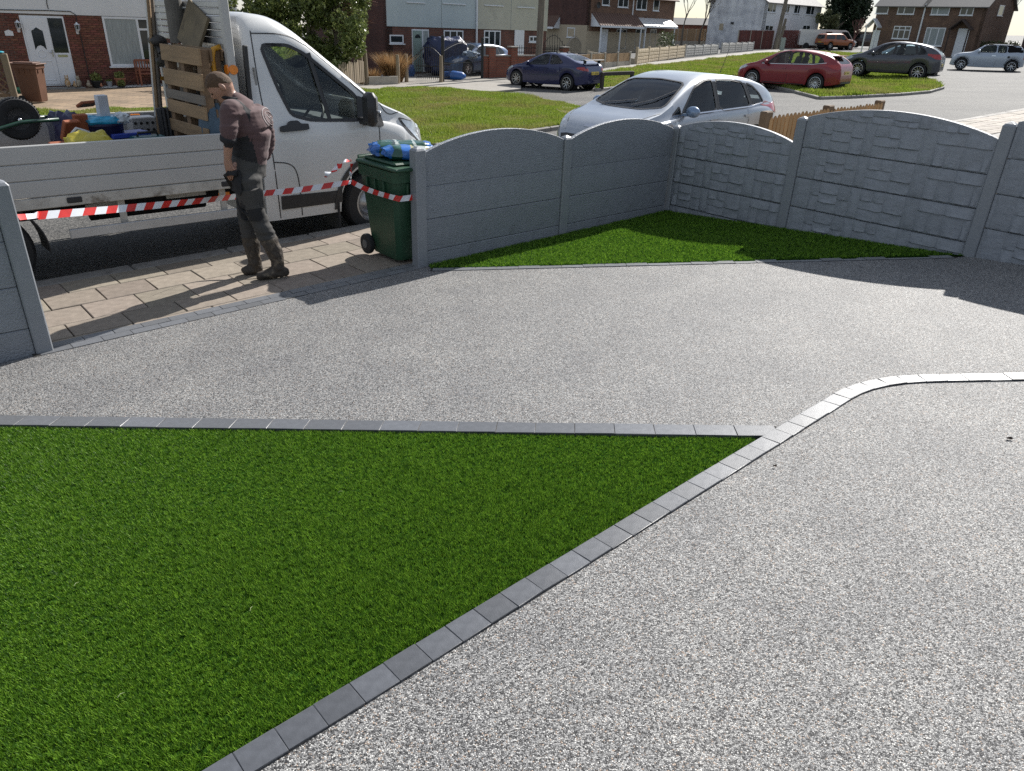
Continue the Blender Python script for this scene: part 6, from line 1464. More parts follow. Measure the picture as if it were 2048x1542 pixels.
sl_ = wbox(FA, tA, 'side_panel', _m, _r - .05, .03, .05, zd0 + .05, zd0 + .05 + Hd * .46, m_upvc); wbox(FA, tA, 'side_light', _m, _r - .05, .03, .038, zd0 + .05 + Hd * .48, zd1 - .06, m_dglass); wbox(FA, tA, 'letter_plate', _m + .08, _r - .12, .05, .06, zd0 + Hd * .44, zd0 + Hd * .475, m_chrome, 0, sl_)
window(FA, tA, w0, w1, wz0, wz1, (.69,), .07, [m_curtain, m_dglass], True, [None, .76])
for px, py in ((35, 51), (153, 55)):
    u, z = FA.uz(px, py); k = MB(); o_ = Matrix.Translation((u, -.12, z))
    k.lathe([(.02, .17), (.03, .14), (.10, .09), (.08, .08), (.0, .085)], 8, o_); k.lathe([(.06, -.06), (.07, -.07), (.02, -.12), (.0, -.14)], 8, o_); k.tube([(u, 0, z - .16), (u, -.06, z - .2), (u, -.12, z - .12)], .015, 8); k.tube([(u, 0, z - .2), (u, -.01, z - .1)], .05, 8)
    for q in range(6): k.bar((u + .07 * cos(q), -.12 + .07 * sin(q), z - .06), (u + .08 * cos(q), -.12 + .08 * sin(q), z + .085), .01, .01)
    lo_ = link('wall_lantern', k.mesh('wall_lantern', m_upvc), tA, FA.M, True); q = MB(); q.lathe([(.055, -.06), (.065, .08)], 8, o_); link('lantern_glass', q.mesh('lantern_glass', m_dglass), lo_, FA.M, True)
u, z = FA.uz(17.6, 66); k = MB(); k.prism([(u - .12, z - .08), (u + .12, z - .08), (u + .12, z + .05), (u, z + .1), (u - .12, z + .05)], 0, .02, frame((1, 0, 0), (0, 0, 1), (0, -1, 0), (0, -.015, 0))); link('number_plaque', k.mesh('number_plaque', m_upvc), tA, FA.M, True)
cu = [FA.uz(*p) for p in ((-20, 19), (40, 20), (95, 21), (140, 23), (151, 30), (153, 50), (160, 70), (170, 115), (178, 155))]; k = MB(); k.tube([(u, -.05, z) for u, z in cu], .014, 6); link('cable', k.mesh('cable', m_iron), tA, FA.M, True)
cu = [FA.uz(*p) for p in ((92, -6), (93, 8), (96, 18))]; k = MB(); k.tube([(u, -.05, z) for u, z in cu], .012, 6); link('cable', k.mesh('cable', m_iron), tA, FA.M, True)
s0 = FA.uz(97, 176)[0]; s1 = FA.uz(166, 176)[0]; wbox(FA, tA, 'doorstep', _l - .2, s1, .0, .45, -.3, .05, m_kerb, .01)
# ---- B: rendered pair with brick gable
PBx = at(850, 146); FB = Fac(PBx, D1); tB = house('brick and pale blue rendered house behind the iron gates', FB); tC = house('brick and cream rendered house behind the telegraph pole', FB)
uc = FB.uz(775, 90)[0]; ud_ = FB.uz(951, 90)[0]; ue = FB.uz(1092, 80)[0]; zsB = (FB.uz(776, 52.5)[1] + FB.uz(950, 57.5)[1]) / 2
wall(FB, tB, uc, ud_, -.3, zsB, mb_red); wall(FB, tB, uc, ud_, zsB, 5.2, m_rblue, .04, .34, 'rendered_wall'); wall(FB, tC, ud_, ue, -.3, zsB, mb_red); wall(FB, tC, ud_, ue, zsB, 5.2, m_rcream, .045, .34, 'rendered_wall')
G_ = FB.o + FB.x * uc; FBg = Fac(G_ + UP * 0, -D2); wgt = MB(); wgt.prism([(0, -.3), (7.5, -.3), (7.5, 5.2), (3.75, 7.2), (0, 5.2)], -.3, 0, frame((1, 0, 0), (0, 0, 1), (0, -1, 0), (0, 0, 0))); link('gable_wall', wgt.mesh('gable_wall', mb_dark), tB, FBg.M, True)
roof_slab(tB, FB, uc, ud_, 5.2, 7.5, 2.1, m_tile); roof_slab(tC, FB, ud_, ue, 5.2, 7.5, 2.1, m_tile)
def wpx(F, t, a, b, c, d, *args, **kw): return window(F, t, *F.rect(a, b, c, d), *args, **kw)
wpx(FB, tB, 779, 69.5, 806.5, 87, (), .06, None, True); wpx(FB, tB, 887, 60.5, 926, 96, (.33, .67), .06, None, True, [.55, .55, .55])
u0, u1, z0, z1 = FB.rect(824, 58.5, 857.5, 144); um = u0 + (u1 - u0) * .62; wbox(FB, tB, 'door_frame', u0, u1, 0, .035, z0, z1, m_upvc); m_gdoor = mat('pale_green_door', (.24, .31, .28), .5, .08, 8); dd = wbox(FB, tB, 'door', u0 + .04, um - .05, .035, .06, z0 + .02, z1 - .06, m_gdoor, .01); wbox(FB, tB, 'side_light', um + .05, u1 - .05, .035, .045, z0 + .1, z1 - .06, m_curtain)
for zz in (.22, .55): wbox(FB, tB, 'door_panel', u0 + .18, um - .2, .06, .072, z0 + (z1 - z0) * zz - .25, z0 + (z1 - z0) * zz + .25, m_gdoor, .006, dd)
k = MB(); cx_, cz_ = (u0 + um) / 2, z0 + (z1 - z0) * .80; k.lathe([(.16, 0), (.16, .012), (0, .014)], 20, frame((1, 0, 0), (0, 0, 1), (0, -1, 0), (cx_, -.06, cz_)), False, 0, pi); link('fanlight', k.mesh('fanlight', m_dglass), dd, FB.M, True)
for a, b in ((813, 846), (886, 928)): wpx(FB, tB, a, -26, b, 4 if a < 850 else 6.6, (.5,), .07, None, True)
for a, b, y in ((969, 1004, 10), (1035, 1067, 14)): wpx(FB, tC, a, -24, b, y, (.6,), .07, None, True)
wpx(FB, tC, 967.5, 60.8, 1000.6, 96, (.3, .65), .06, None, True, [.6, None, None]); wpx(FB, tC, 1058, 72, 1074, 84, (.5,), .06)
u0, u1, z0, z1 = FB.rect(1028, 60, 1047, 112); wbox(FB, tC, 'door', u0, u1, 0, .05, z0, z1, m_upvc, .01)
wbox(FB, tB, 'downpipe', ud_ - .04, ud_ + .04, .05, .12, -.2, 5.2, m_upvc); wbox(FB, tB, 'render_joint', FB.uz(882, 30)[0] - .012, FB.uz(882, 30)[0] + .012, .04, .046, zsB, 5.2, mat('stained_joint', (.26, .29, .29), .9))
wbox(FB, tC, 'render_joint', FB.uz(1021, 30)[0] - .012, FB.uz(1021, 30)[0] + .012, .045, .05, zsB, 5.2, MATS['stained_joint'])
# ---- C: brick house with canopies
PC = at(1178, 104); FC = Fac(PC, D1); tD = house('brown brick house with tiled and white porch canopies', FC); uw = FC.uz(1341, 90)[0]; u00 = FC.uz(1174, 60)[0]
zC = FC.uz(1250, 57)[1]; wall(FC, tD, u00, uw, zC - .35, 5.2, mb_tan); wall(FC, tD, u00, uw, -.3, zC - .35, m_rbeige, .03, .33, 'rendered_wall'); roof_slab(tD, FC, u00, uw, 5.2, 8, 2.4, m_tile)
FCg = Fac(FC.o + FC.x * u00, -D2); k = MB(); k.prism([(0, 2.35), (8, 2.35), (8, 5.2), (4, 7.3), (0, 5.2)], -.3, 0, frame((1, 0, 0), (0, 0, 1), (0, -1, 0), (0, 0, 0))); link('gable_wall', k.mesh('gable_wall', mb_dark), tD, FCg.M, True); wall(FCg, tD, 0, 8, -.3, 2.35, m_rbeige, .02, .32, 'rendered_wall')
for a, b, y in ((1205, 1220, 11), (1237, 1258, 15), (1274, 1295, 20), (1308, 1320, 22)): wpx(FC, tD, a, -30, b, y, (.5,) if b - a > 16 else (), .08)
window(FCg, tD, *FCg.rect(1134.5, 55, 1150, 75), (), .08)
def leanto(F, t, name, px0, px1, yt, yb, m, out=1.3, nrow=0):
    u0, z1 = F.uz(px0, yt); u1, _ = F.uz(px1, yt); z0 = F.uz((px0 + px1) / 2, yb, out)[1]; k = MB(); k.add([(u0, 0, z1), (u1, 0, z1), (u1, -out, z0), (u0, -out, z0), (u0, 0, z1 - .1), (u1, 0, z1 - .1), (u1, -out, z0 - .1), (u0, -out, z0 - .1)], [(0, 1, 2, 3), (4, 5, 6, 7), (0, 1, 5, 4), (1, 2, 6, 5), (2, 3, 7, 6), (3, 0, 4, 7)]); o_ = link(name, k.mesh(name, m), t, F.M, True)
    n = 18 if nrow else 9
    k = MB()
    for i in range(n + 1): u = u0 + (u1 - u0) * i / n; k.bar((u, .0, z1 + .015), (u, -out, z0 + .015), .05, .035)
    link('roof_ribs', k.mesh('roof_ribs', m), o_, F.M, True)['kind'] = 'stuff'
    wbox(F, t, 'fascia', u0, u1, out, out + .04, z0 - .16, z0 + .02, m_upvc, 0, o_); q = MB(); q.prism([(0, z1 - .1), (0, z0 - .1), (out, z0 - .1)], 0, .04, frame((0, -1, 0), (0, 0, 1), (1, 0, 0), (u0 - .04, 0, 0))); link('end_panel', q.mesh('end_panel', m_upvc), o_, F.M, True)
    return u0, u1, z0, z1
r1 = leanto(FC, tD, 'canopy', 1184, 1272, 24, 52, m_tile, 1.3, 1); r2 = leanto(FC, tD, 'canopy', 1272, 1338, 35, 52, mat('white_canopy', (.60, .60, .60), .25, .05, 4, coat=.3), 1.3)
u0, u1, z0, z1 = FC.rect(1200, 58, 1214, 98); wbox(FC, tD, 'door', u0, u1, .03, .07, z0 - .3, z1, m_upvc, .01)
for a, b in ((1232, 1252), (1270, 1287), (1299, 1311)): wpx(FC, tD, a, 58, b, 97, (.6,), .07, None, False)
for px in (1183, 1222, 1263, 1272, 1330): u, z = FC.uz(px, 60); wbox(FC, tD, 'canopy_post', u - .05, u + .05, 1.2, 1.3, -.2, r1[2], m_upvc)
k = MB(); u, z = FC.uz(1192, 10); k.lathe([(0, .02), (.15, .05), (.28, .12), (.15, .06), (0, .03)], 18, frame((1, 0, 0), (0, 0, 1), (0, -1, 0), (u, -.25, z))); link('satellite_dish', k.mesh('satellite_dish', m_iron), tD, FC.M, True)
wbox(FC, tD, 'downpipe', FC.uz(1266, 10)[0] - .05, FC.uz(1266, 10)[0] + .05, .0, .08, 2.8, 5.2, m_upvc)
rp = leanto(FCg, tD, 'side_porch', 1120, 1088, 31, 54, m_tile, .9)
# ---- D: white house behind the fences
PD = aty(1520, 96, 104); PD.z = ter(PD.x, PD.y); FD = Fac(PD, D1); tE = house('white painted house with its blank gable beside the brown fence', FD); FDg = Fac(PD, -D2)
uw = FD.uz(1641, 30)[0]; ztop = FD.uz(1580, 5)[1]; wall(FD, tE, 0, uw, -.5, ztop, m_rwhite)
m_wbrick = brick_mat('white_painted_brick', (.72, .74, .77), (.68, .70, .73), (.55, .57, .6)); gw = FDg.uz(1417, 40)[0]
k = MB(); k.prism([(0, -.5), (gw, -.5), (gw, ztop + .3), (gw / 2, ztop + 2.6), (0, ztop)], -.3, 0, frame((1, 0, 0), (0, 0, 1), (0, -1, 0), (0, 0, 0))); link('gable_wall', k.mesh('gable_wall', m_wbrick), tE, FDg.M, True)
roof_slab(tE, FD, 0, uw, ztop, gw, 2.4, m_slate)
for a, b, c, d in ((1535, 5.5, 1552.5, 25), (1567, 8, 1579, 26.5), (1588, 10, 1600, 27.6), (1612, 11, 1628.5, 30)): wpx(FD, tE, a, b, c, d, (.6,), .09, None, True)
for a, b in ((1530, 1546), (1558, 1572), (1605, 1620)): wpx(FD, tE, a, 50, b, 62, (.5,), .09, None, False)
u, z = FDg.uz(1443, 52); wbox(FDg, tE, 'vent', u - .3, u + .3, 0, .05, z - .5, z + .3, m_rbeige); u, z = FDg.uz(1465, 46); wbox(FDg, tE, 'wall_lamp', u - .2, u + .2, 0, .15, z - .1, z + .1, m_iron)
# ---- E: brick houses at the right
PE = at(1735, 106); FE = Fac(PE, D2); tF = house('brown brick house with small gabled porch behind the camper', FE); tG = house('brown brick house with dark pitched porch behind the convertible', FE)
ua, ub, uc2 = 0.0, FE.uz(1845, 40)[0], FE.uz(1968, 40)[0]; zE = (FE.uz(1760, 7.5)[1] + FE.uz(1940, 8.5)[1]) / 2
mb_e = brick_mat('brown_brick_far', (.17, .10, .068), (.125, .073, .052), (.15, .12, .095)); wall(FE, tF, ua, ub, -.5, zE, mb_e); wall(FE, tG, ub, uc2, -.5, zE, mb_e); roof_slab(tF, FE, ua, ub, zE, 7.5, 2.4, m_slate); roof_slab(tG, FE, ub, uc2, zE, 7.5, 2.4, m_slate)
FEs = Fac(FE.o + FE.x * uc2, D1); k = MB(); k.prism([(0, -.5), (7.5, -.5), (7.5, zE), (3.75, zE + 2.3), (0, zE)], -.3, 0, frame((1, 0, 0), (0, 0, 1), (0, -1, 0), (0, 0, 0))); link('gable_wall', k.mesh('gable_wall', mb_e), tG, FEs.M, True)
for t_, a, b, c, d, cs in ((tF, 1753, 9, 1777.5, 27.5, ()), (tF, 1796, 9, 1830, 28.7, (.4,)), (tG, 1863.5, 9, 1900, 30, (.35,)), (tG, 1921, 10, 1948, 31, (.5,)), (tF, 1786, 52, 1820.5, 78, (.33, .67)), (tG, 1849, 55, 1888, 92, (.25, .65))): wpx(FE, t_, a, b, c, d, cs, .08, m_curtain if a in (1863.5, 1849) else None, True, [.7] * 3 if a == 1786 else None)
window(FEs, tG, *FEs.rect(1997, 10, 2007, 32), (), .08)
u0, u1, z0, z1 = FE.rect(1912, 57, 1935, 100); wbox(FE, tG, 'door', u0, u1, 0, .05, -.2, z1, m_upvc, .01); u0b, u1b, _, _ = FE.rect(1744, 60, 1758, 90); wbox(FE, tF, 'door', u0b, u1b, 0, .05, -.2, FE.uz(1750, 60)[1], m_upvc, .01)
def porch(F, t, a, b, ytop, yb, m, out=.9, side=None):
    uA, uB = F.uz(a, yb)[0], F.uz(b, yb)[0]; zA = F.uz(a, yb)[1]; zB = F.uz((a + b) / 2, ytop)[1]; uM = (uA + uB) / 2; k = MB()
    for s, e in ((uA, uM), (uB, uM)): k.add([(s, 0, zA), (e, 0, zB), (e, -out, zB), (s, -out, zA), (s, 0, zA - .12), (e, 0, zB - .12), (e, -out, zB - .12), (s, -out, zA - .12)], [(0, 1, 2, 3), (4, 5, 6, 7), (0, 1, 5, 4), (1, 2, 6, 5), (2, 3, 7, 6), (3, 0, 4, 7)])
    o_ = link('porch_roof', k.mesh('porch_roof', m), t, F.M, True)
    for u in (uA + .15, uB - .15): wbox(F, t, 'porch_post', u - .05, u + .05, out - .12, out - .02, -.3, zA, m, 0, o_)
porch(FE, tF, 1738, 1764, 37, 53, m_upvc); porch(FE, tG, 1904, 1948, 38, 57, mat('dark_porch_timber', (.05, .035, .03), .8, .2, 8))
wbox(FE, tF, 'downpipe', ub - .06, ub + .06, 0, .1, -.3, zE, m_upvc)
PF = FE.o + FE.x * (uc2 + 3.5) + D1 * 2; FF = Fac(Vector((PF.x, PF.y, ter(PF.x, PF.y))), D2); tH = house('edge of a dark brick house at the far right', FF); wall(FF, tH, 0, 8, -.5, zE - .3, mb_dark); roof_slab(tH, FF, 0, 8, zE - .3, 7.5, 2.2, m_slate); k = MB(); FFs = Fac(FF.o, D1); link('gable_wall', MB().prism([(0, -.5), (7.5, -.5), (7.5, zE - .3), (3.75, zE + 1.9), (0, zE - .3)], -.3, 0, frame((1, 0, 0), (0, 0, 1), (0, -1, 0), (0, 0, 0))).mesh('gable_wall', mb_dark), tH, FFs.M, True)
# ------------------------------------------------------------------ boundary walls, fences, poles
m_timber = mat('weathered_timber', (.24, .19, .13), .85, .25, 4, .4, 30, stretch=(1, 1, .2), orand=.2)
m_tan_t = mat('tan_fence_timber', (.33, .215, .12), .85, .2, 4, .3, 30, stretch=(2, 2, .3), orand=.18)
m_redbr = mat('red_brown_timber', (.115, .035, .028), .8, .2, 5, .3, 30, stretch=(2, 2, .3), orand=.2)
m_concp = mat('concrete_post', (.36, .33, .28), .85, .15, 5, .3, 40, orand=.1)
def upright(k, p, w, h, d=None, z0=-.15): k.box((p.x, p.y, p.z + (h + z0) / 2), (w, d or w, h - z0), None, .01)
def seg_frame(a, b):
    x = Vector((b.x - a.x, b.y - a.y, b.z - a.z)).normalized(); xh = Vector((x.x, x.y, 0)).normalized(); y = UP.cross(xh); return frame(x, y, UP, a), (b - a).length
def board_fence(label, a, b, h, m, pitch=.12, posts=2.0, mp=None, base=0.0, group=None, name='timber_fence', base_m=None):
    t = thing(name, label, 'fence', tuple(a), group=group); F, L = seg_frame(a, b); n = max(2, int(L / pitch)); w = L / n; k = MB(); k.box((0, 0, base + (h - base) / 2), (w * .94, .02, h - base), None, .004); me = k.mesh('board', m)
    for i in range(min(n, 300)): link('board', me, t, F @ Matrix.Translation(((i + .5) * w, rnd.uniform(-.006, .006), rnd.uniform(-.012, .012))), True)
    for z in (base + .2, h - .2): q = MB(); q.box((L / 2, .035, z), (L, .05, .08)); link('rail', q.mesh('rail', m), t, F, True)
    if base: q = MB(); q.box((L / 2, 0, base / 2 - .05), (L, .05, base + .08)); link('gravel_board', q.mesh('gravel_board', base_m or m_concp), t, F, True)
    np_ = max(1, round(L / posts))
    for i in range(np_ + 1): q = MB(); q.box((L * i / np_, .02, h / 2), (.1, .1, h + .06), None, .01); link('post', q.mesh('post', mp or m_concp), t, F, True)
    return t
# brick garden wall of the cream house
A_, B_ = at(966, 155), at(1128, 150.5); F, L = seg_frame(A_, B_); gw_ = thing('garden_wall', 'red brick garden wall with pale coping behind the blue coupe', 'wall', tuple(A_))
FW_ = Fac(A_, Vector((B_.x - A_.x, B_.y - A_.y, 0))); hB = FW_.uz(985, 113)[1]
q = MB(); q.box((L / 2, .1, hB / 2 - .1), (L, .2, hB + .2)); link('wall', q.mesh('wall', mb_garden), gw_, F, True); q = MB(); q.box((L / 2, .1, hB + .03), (L, .26, .06), None, .01); link('coping', q.mesh('coping', m_kerb), gw_, F, True)
for i, uu in enumerate((.1, .36, 1.0)): q = MB(); q.box((L * uu, .1, hB * .68), (.34, .34, hB * 1.36 + .2)); p_ = link('pillar', q.mesh('pillar', mb_garden), gw_, F, True); q = MB(); q.box((L * uu, .1, hB * 1.38 + .06), (.4, .4, .06), None, .015); link('pillar_cap', q.mesh('pillar_cap', m_kerb), p_, F, True)
def railings(label, a, b, z0, h, pitch=.11, arch=0.0, gate=False, name='iron_railing', off=0.0):
    t = thing(name, label, 'gate' if gate else 'railing', tuple(a)); F, L = seg_frame(a, b); F = F @ Matrix.Translation((0, off, 0)); n = max(3, int(L / pitch))
    for z in ([z0 + .1] + ([z0 + h * .55] if gate else []) + ([z0 + h - .06] if not arch else [])): q = MB(); q.box((L / 2, 0, z), (L, .02, .03)); link('rail', q.mesh('rail', m_iron), t, F, True)
    for i in range(n + 1):
        x = L * i / n; hh = h + arch * sin(pi * i / n); q = MB(); q.box((0, 0, z0 + hh / 2), (.016, .016, hh)); q.lathe([(.0, z0 + hh + .07), (.02, z0 + hh + .02), (.0, z0 + hh)], 6); link('bar', q.mesh('bar', m_iron), t, F @ Matrix.Translation((x, 0, 0)), True)
    if arch: q = MB(); q.tube([(L * i / 16, 0, z0 + h + arch * sin(pi * i / 16) - .04) for i in range(17)], .014, 6); link('arched_rail', q.mesh('arched_rail', m_iron), t, F, True)
    return t
railings('black iron railing on top of the brick garden wall', A_.lerp(B_, .38), B_, hB + .06, .34, .13, 0, off=.1)
ga, gb_ = at(834, 160.5), at(884, 162.5); railings('black iron pedestrian gate with swept top before the pale green door', ga, gb_, .05, .95, .10, .35, True, 'iron_gate')
ga, gb_ = at(888, 162.5), at(962, 155.5); railings('wide black iron driveway gate in front of the covered boat', ga, gb_, .05, 1.15, .10, .30, True, 'iron_gate')
for px, py, h, lb in ((886, 162.5, 1.75, 'black iron gate post left of the boat'), (964, 155.5, 1.65, 'black iron gate post at the end of the brick wall')):
    p = at(px, py); k = MB(); upright(k, p, .12, h); single('gate_post', k, m_iron, lb, 'post', 'iron gate posts')
ra, rb = at(1131, 128), at(1160, 125); railings('black iron garden gate with pointed arch beside the brown brick house', ra, rb, .0, 1.1, .14, .5, True, 'iron_gate')
ra, rb = at(1078, 150.5), at(1128, 150); railings('black iron arched gate above the brick wall by the pole', ra.lerp(rb, .1), rb, hB + .06, .35, .13, .5, True, 'iron_gate', .1)
# rough timber posts in front of the blue house
for i, (px, py, h) in enumerate(((733, 169, 1.25), (724, 168, 1.0), (773, 162, 1.05), (796, 166, 1.05), (813, 163, 1.05), (882, 163.5, 1.0))):
    p = at(px, py); k = MB(); k.tube([p - UP * .1, p + UP * h * .5 + Vector((.01, 0, 0)), p + UP * h], [.085, .08, .07], 9); single('timber_post', k, m_timber, ('tall weathered post at the end of the picket boards', 'short weathered post beside the tall one', 'weathered post behind the dry grass', 'weathered post in front of the dry grass', 'thin weathered post between dry grass and gate', 'weathered post at the foot of the boat')[i], 'post', 'weathered posts along the front garden', 35)
pa_, pb_ = at(680, 178), at(730, 169.5); t = thing('picket_fence', 'weathered grey board fence under the big bush', 'fence', tuple(pa_)); F, L = seg_frame(pa_, pb_); n = max(3, int(L / .16))
for i in range(n): k = MB(); hh = .78 + rnd.uniform(-.08, .06); k.box((0, 0, hh / 2 + .1), (.125, .025, hh), None, .004); link('board', k.mesh('board', m_timber), t, F @ Matrix.Translation(((i + .5) * L / n, 0, 0)) @ Matrix.Rotation(rnd.uniform(-.04, .04), 4, 'Y'), True)
a_, b_ = at(738, 169), at(796, 167); F, L = seg_frame(a_, b_); k = MB(); k.box((L / 2, 0, .14), (L, .05, .3), None, .01); single('gravel_board', k, m_concp, 'low concrete gravel board below the dry ornamental grass', 'board', M=F)
# low timber panel fence on concrete posts, then block walls
a_, b_ = at(1150, 139), at(1258, 130); t = thing('panel_fence', 'low brown panel fence on concrete posts beyond the blue coupe', 'fence', tuple(a_)); F, L = seg_frame(a_, b_); FFc = Fac(a_, Vector((b_.x - a_.x, b_.y - a_.y, 0))); hh = FFc.uz(1210, 108)[1] + .0
for i in range(5): q = MB(); q.box((L * i / 4, 0, hh / 2), (.13, .13, hh + .15), None, .01); link('post', q.mesh('post', m_concp), t, F, True)
for i in range(4):
    q = MB(); q.box((L * (i + .5) / 4, 0, .12), (L / 4 - .13, .06, .3)); link('gravel_board', q.mesh('gravel_board', m_concp), t, F, True)
    for j in range(7): q = MB(); w = (L / 4 - .14) / 7; q.box((L * i / 4 + .07 + w * (j + .5), 0, .28 + (hh - .28) / 2), (w * .97, .03, hh - .28)); link('board', q.mesh('board', m_tan_t), t, F, True)
def slab_wall(label, pa, pb, ytop, m, n, arched=False, name='block_wall', cat='wall', courses=4):
    a, b = at(*pa), at(*pb); t = thing(name, label, cat, tuple(a)); F, L = seg_frame(a, b); FW = Fac(a, Vector((b.x - a.x, b.y - a.y, 0))); h = FW.uz(pa[0], ytop)[1]; r = random.Random(int(pa[0]))
    for i in range(n + 1): q = MB(); q.box((L * i / n, 0, h / 2), (.16, .16, h + .1), None, .01); link('post', q.mesh('post', m), t, F, True)
    for i in range(n):
        w = L / n - .16; x0 = L * i / n + .08
        if not arched:
            q = MB(); q.box((x0 + w / 2, 0, h / 2 - .03), (w, .06, h - .04)); pn = link('panel', q.mesh('panel', m), t, F, True)
        else:
            q = MB(); pts = [(0, -.05), (w, -.05)] + [(w * (1 - j / 8), h * .88 + .14 * h * sin(pi * j / 8)) for j in range(9)]; q.prism([(x0 + x, z) for x, z in pts], -.03, .03, frame((1, 0, 0), (0, 0, 1), (0, -1, 0), (0, 0, 0))); pn = link('panel', q.mesh('panel', m), t, F, True)
        k = MB()
        for c in range(courses):
            zz0, zz1 = h * .9 * c / courses, h * .9 * (c + 1) / courses; x = 0
            while x < w - .1:
                ww = min(r.uniform(.3, .7), w - x)
                for sgn in (-1, 1): k.box((x0 + x + ww / 2, sgn * .035, (zz0 + zz1) / 2), (ww - .05, .05, zz1 - zz0 - .05), None, .012)
                x += ww
        link('moulded_stone', k.mesh('moulded_stone', m), pn, F, True)['kind'] = 'stuff'
    return t
m_beigeblk = mat('beige_cast_stone', (.44, .36, .25), .85, .12, 4, .4, 30, orand=.1); m_greyblk = mat('pale_grey_cast_stone', (.40, .39, .37), .85, .12, 4, .4, 30, orand=.1)
slab_wall('plain beige wall behind the low panel fence', (1176, 112), (1271, 127.5), 101, m_rbeige, 1, False, courses=1)
slab_wall('beige cast stone panel wall along the far footway', (1272, 128), (1367, 113), 96.5, m_beigeblk, 5)
slab_wall('pale grey arched concrete panel fence after the beige wall', (1370, 112.5), (1434, 106), 91, m_greyblk, 4, True, 'concrete_fence', 'fence')
slab_wall('second pale grey arched concrete panel fence before the brown gate', (1442, 105.5), (1505, 100), 86, m_greyblk, 5, True, 'concrete_fence', 'fence')
def fence_px(label, pa, pb, ytop, m, pitch=.15, **kw):
    a, b = at(*pa), at(*pb); FW = Fac(a, Vector((b.x - a.x, b.y - a.y, 0))); h = max(1.2, FW.uz(pa[0], ytop)[1]); return board_fence(label, a, b, h, m, pitch, **kw)
fence_px('tall tan board fence on concrete boards left of the white house', (1334, 94), (1470, 91.5), 57, m_tan_t, .16, base=.75, posts=2.2)
fence_px('tall red brown board gate and fence beside the telegraph pole', (1473, 98.5), (1543, 98), 60, m_redbr, .16)
fence_px('long red brown board fence with pale posts right of the telegraph pole', (1556, 96.5), (1652, 97.5), 60, m_redbr, .18, posts=2.6, mp=m_upvc)
# telegraph poles and lamp columns
def pole(name, label, px, py, h, r, m, lean=(0, 0), cat='pole', group='poles'):
    p = at(px, py); k = MB(); k.tube([p - UP * .3, p + UP * h * .5 + Vector((lean[0] * .5, lean[1] * .5, 0)), p + UP * h + Vector((lean[0], lean[1], 0))], [r, r * .88, r * .75], 14); return single(name, k, m, label, cat, group, 40)
m_polew = mat('creosoted_pole', (.17, .145, .115), .85, .25, 3, .4, 20, stretch=(4, 4, .4))
pole('telegraph_pole', 'weathered telegraph pole rising in front of the cream house', 1075, 152, 8, .17, m_polew, (.1, 0))
pole('telegraph_pole', 'distant telegraph pole beside the red brown gate', 1549, 98.5, 9, .26, m_polew, (.6, 0)); pole('telegraph_pole', 'short stub pole leaning against the distant telegraph pole', 1556, 98, 3.4, .2, m_polew, (.3, 0), 'pole')
m_galv = mat('galvanised_column', (.33, .34, .35), .5, .1, 4, metal=.4)
pole('lamp_column', 'slim grey lamp column in front of the left brick house', 1806, 88, 8, .09, m_galv, (.4, 0), 'lamp post', 'lamp columns'); pole('lamp_column', 'slim grey lamp column in front of the dark pitched porch', 1928, 96, 8, .09, m_galv, (.5, 0), 'lamp post', 'lamp columns')
p = at(1563, 99); k = MB(); upright(k, p, .5, 1.3, .4); single('cable_cabinet', k, mat('sage_cabinet', (.33, .38, .33), .6, .1, 5), 'pale green street cabinet by the red brown fence', 'cabinet')
# timber knee rail by the blue coupe
ka, kb_ = at(1203, 176), at(1262, 172); t = thing('knee_rail', 'dark timber knee rail on the grass beside the blue coupe', 'barrier', tuple(ka)); F, L = seg_frame(ka, kb_); m_dkt = mat('dark_timber', (.05, .042, .035), .85, .25, 6, .3, 30)
for x in (0, L): k = MB(); k.box((x, 0, .26), (.13, .13, .6), None, .015); link('post', k.mesh('post', m_dkt), t, F, True)
k = MB(); k.box((L / 2, 0, .50), (L + .16, .09, .14), None, .015); link('rail', k.mesh('rail', m_dkt), t, F, True)
# the neighbour's picket fence behind the rock-faced panels
m_pick = mat('golden_picket', (.36, .215, .095), .75, .2, 4, .3, 40, stretch=(2, 2, .3), orand=.15); m_sleeper = mat('sleeper_post', (.15, .10, .06), .85, .3, 6, .4, 30)
def picket_run(label, a0, a1, b, zt):
    a, b2 = sp(a0, b), sp(a1, b); t = thing('picket_fence', label, 'fence', tuple(a)); F, L = seg_frame(a, b2); n = int(L / .105); w = .082; k = MB(); h = zt
    k.prism([(-w / 2, .06), (w / 2, .06), (w / 2, h - .07), (w * .36, h - .03), (0, h), (-w * .36, h - .03), (-w / 2, h - .07)], -.011, .011, frame((1, 0, 0), (0, 0, 1), (0, -1, 0), (0, 0, 0))); me = k.mesh('picket', m_pick)
    for i in range(n): link('picket', me, t, F @ Matrix.Translation(((i + .5) * L / n, 0, rnd.uniform(-.012, .012))), True)
    for z in (.22, h - .24): q = MB(); q.box((L / 2, .03, z), (L, .035, .09), None, .006); link('rail', q.mesh('rail', m_pick), t, F, True)
    for x in np.linspace(0, L, max(2, round(L / 1.75) + 1)): q = MB(); q.box((x, .05, h / 2), (.18, .11, h + .12), None, .015); link('post', q.mesh('post', m_sleeper), t, F, True)
    return t
picket_run('golden timber picket fence showing above the grey fence', 5.85, 9.35, -.1, .98)
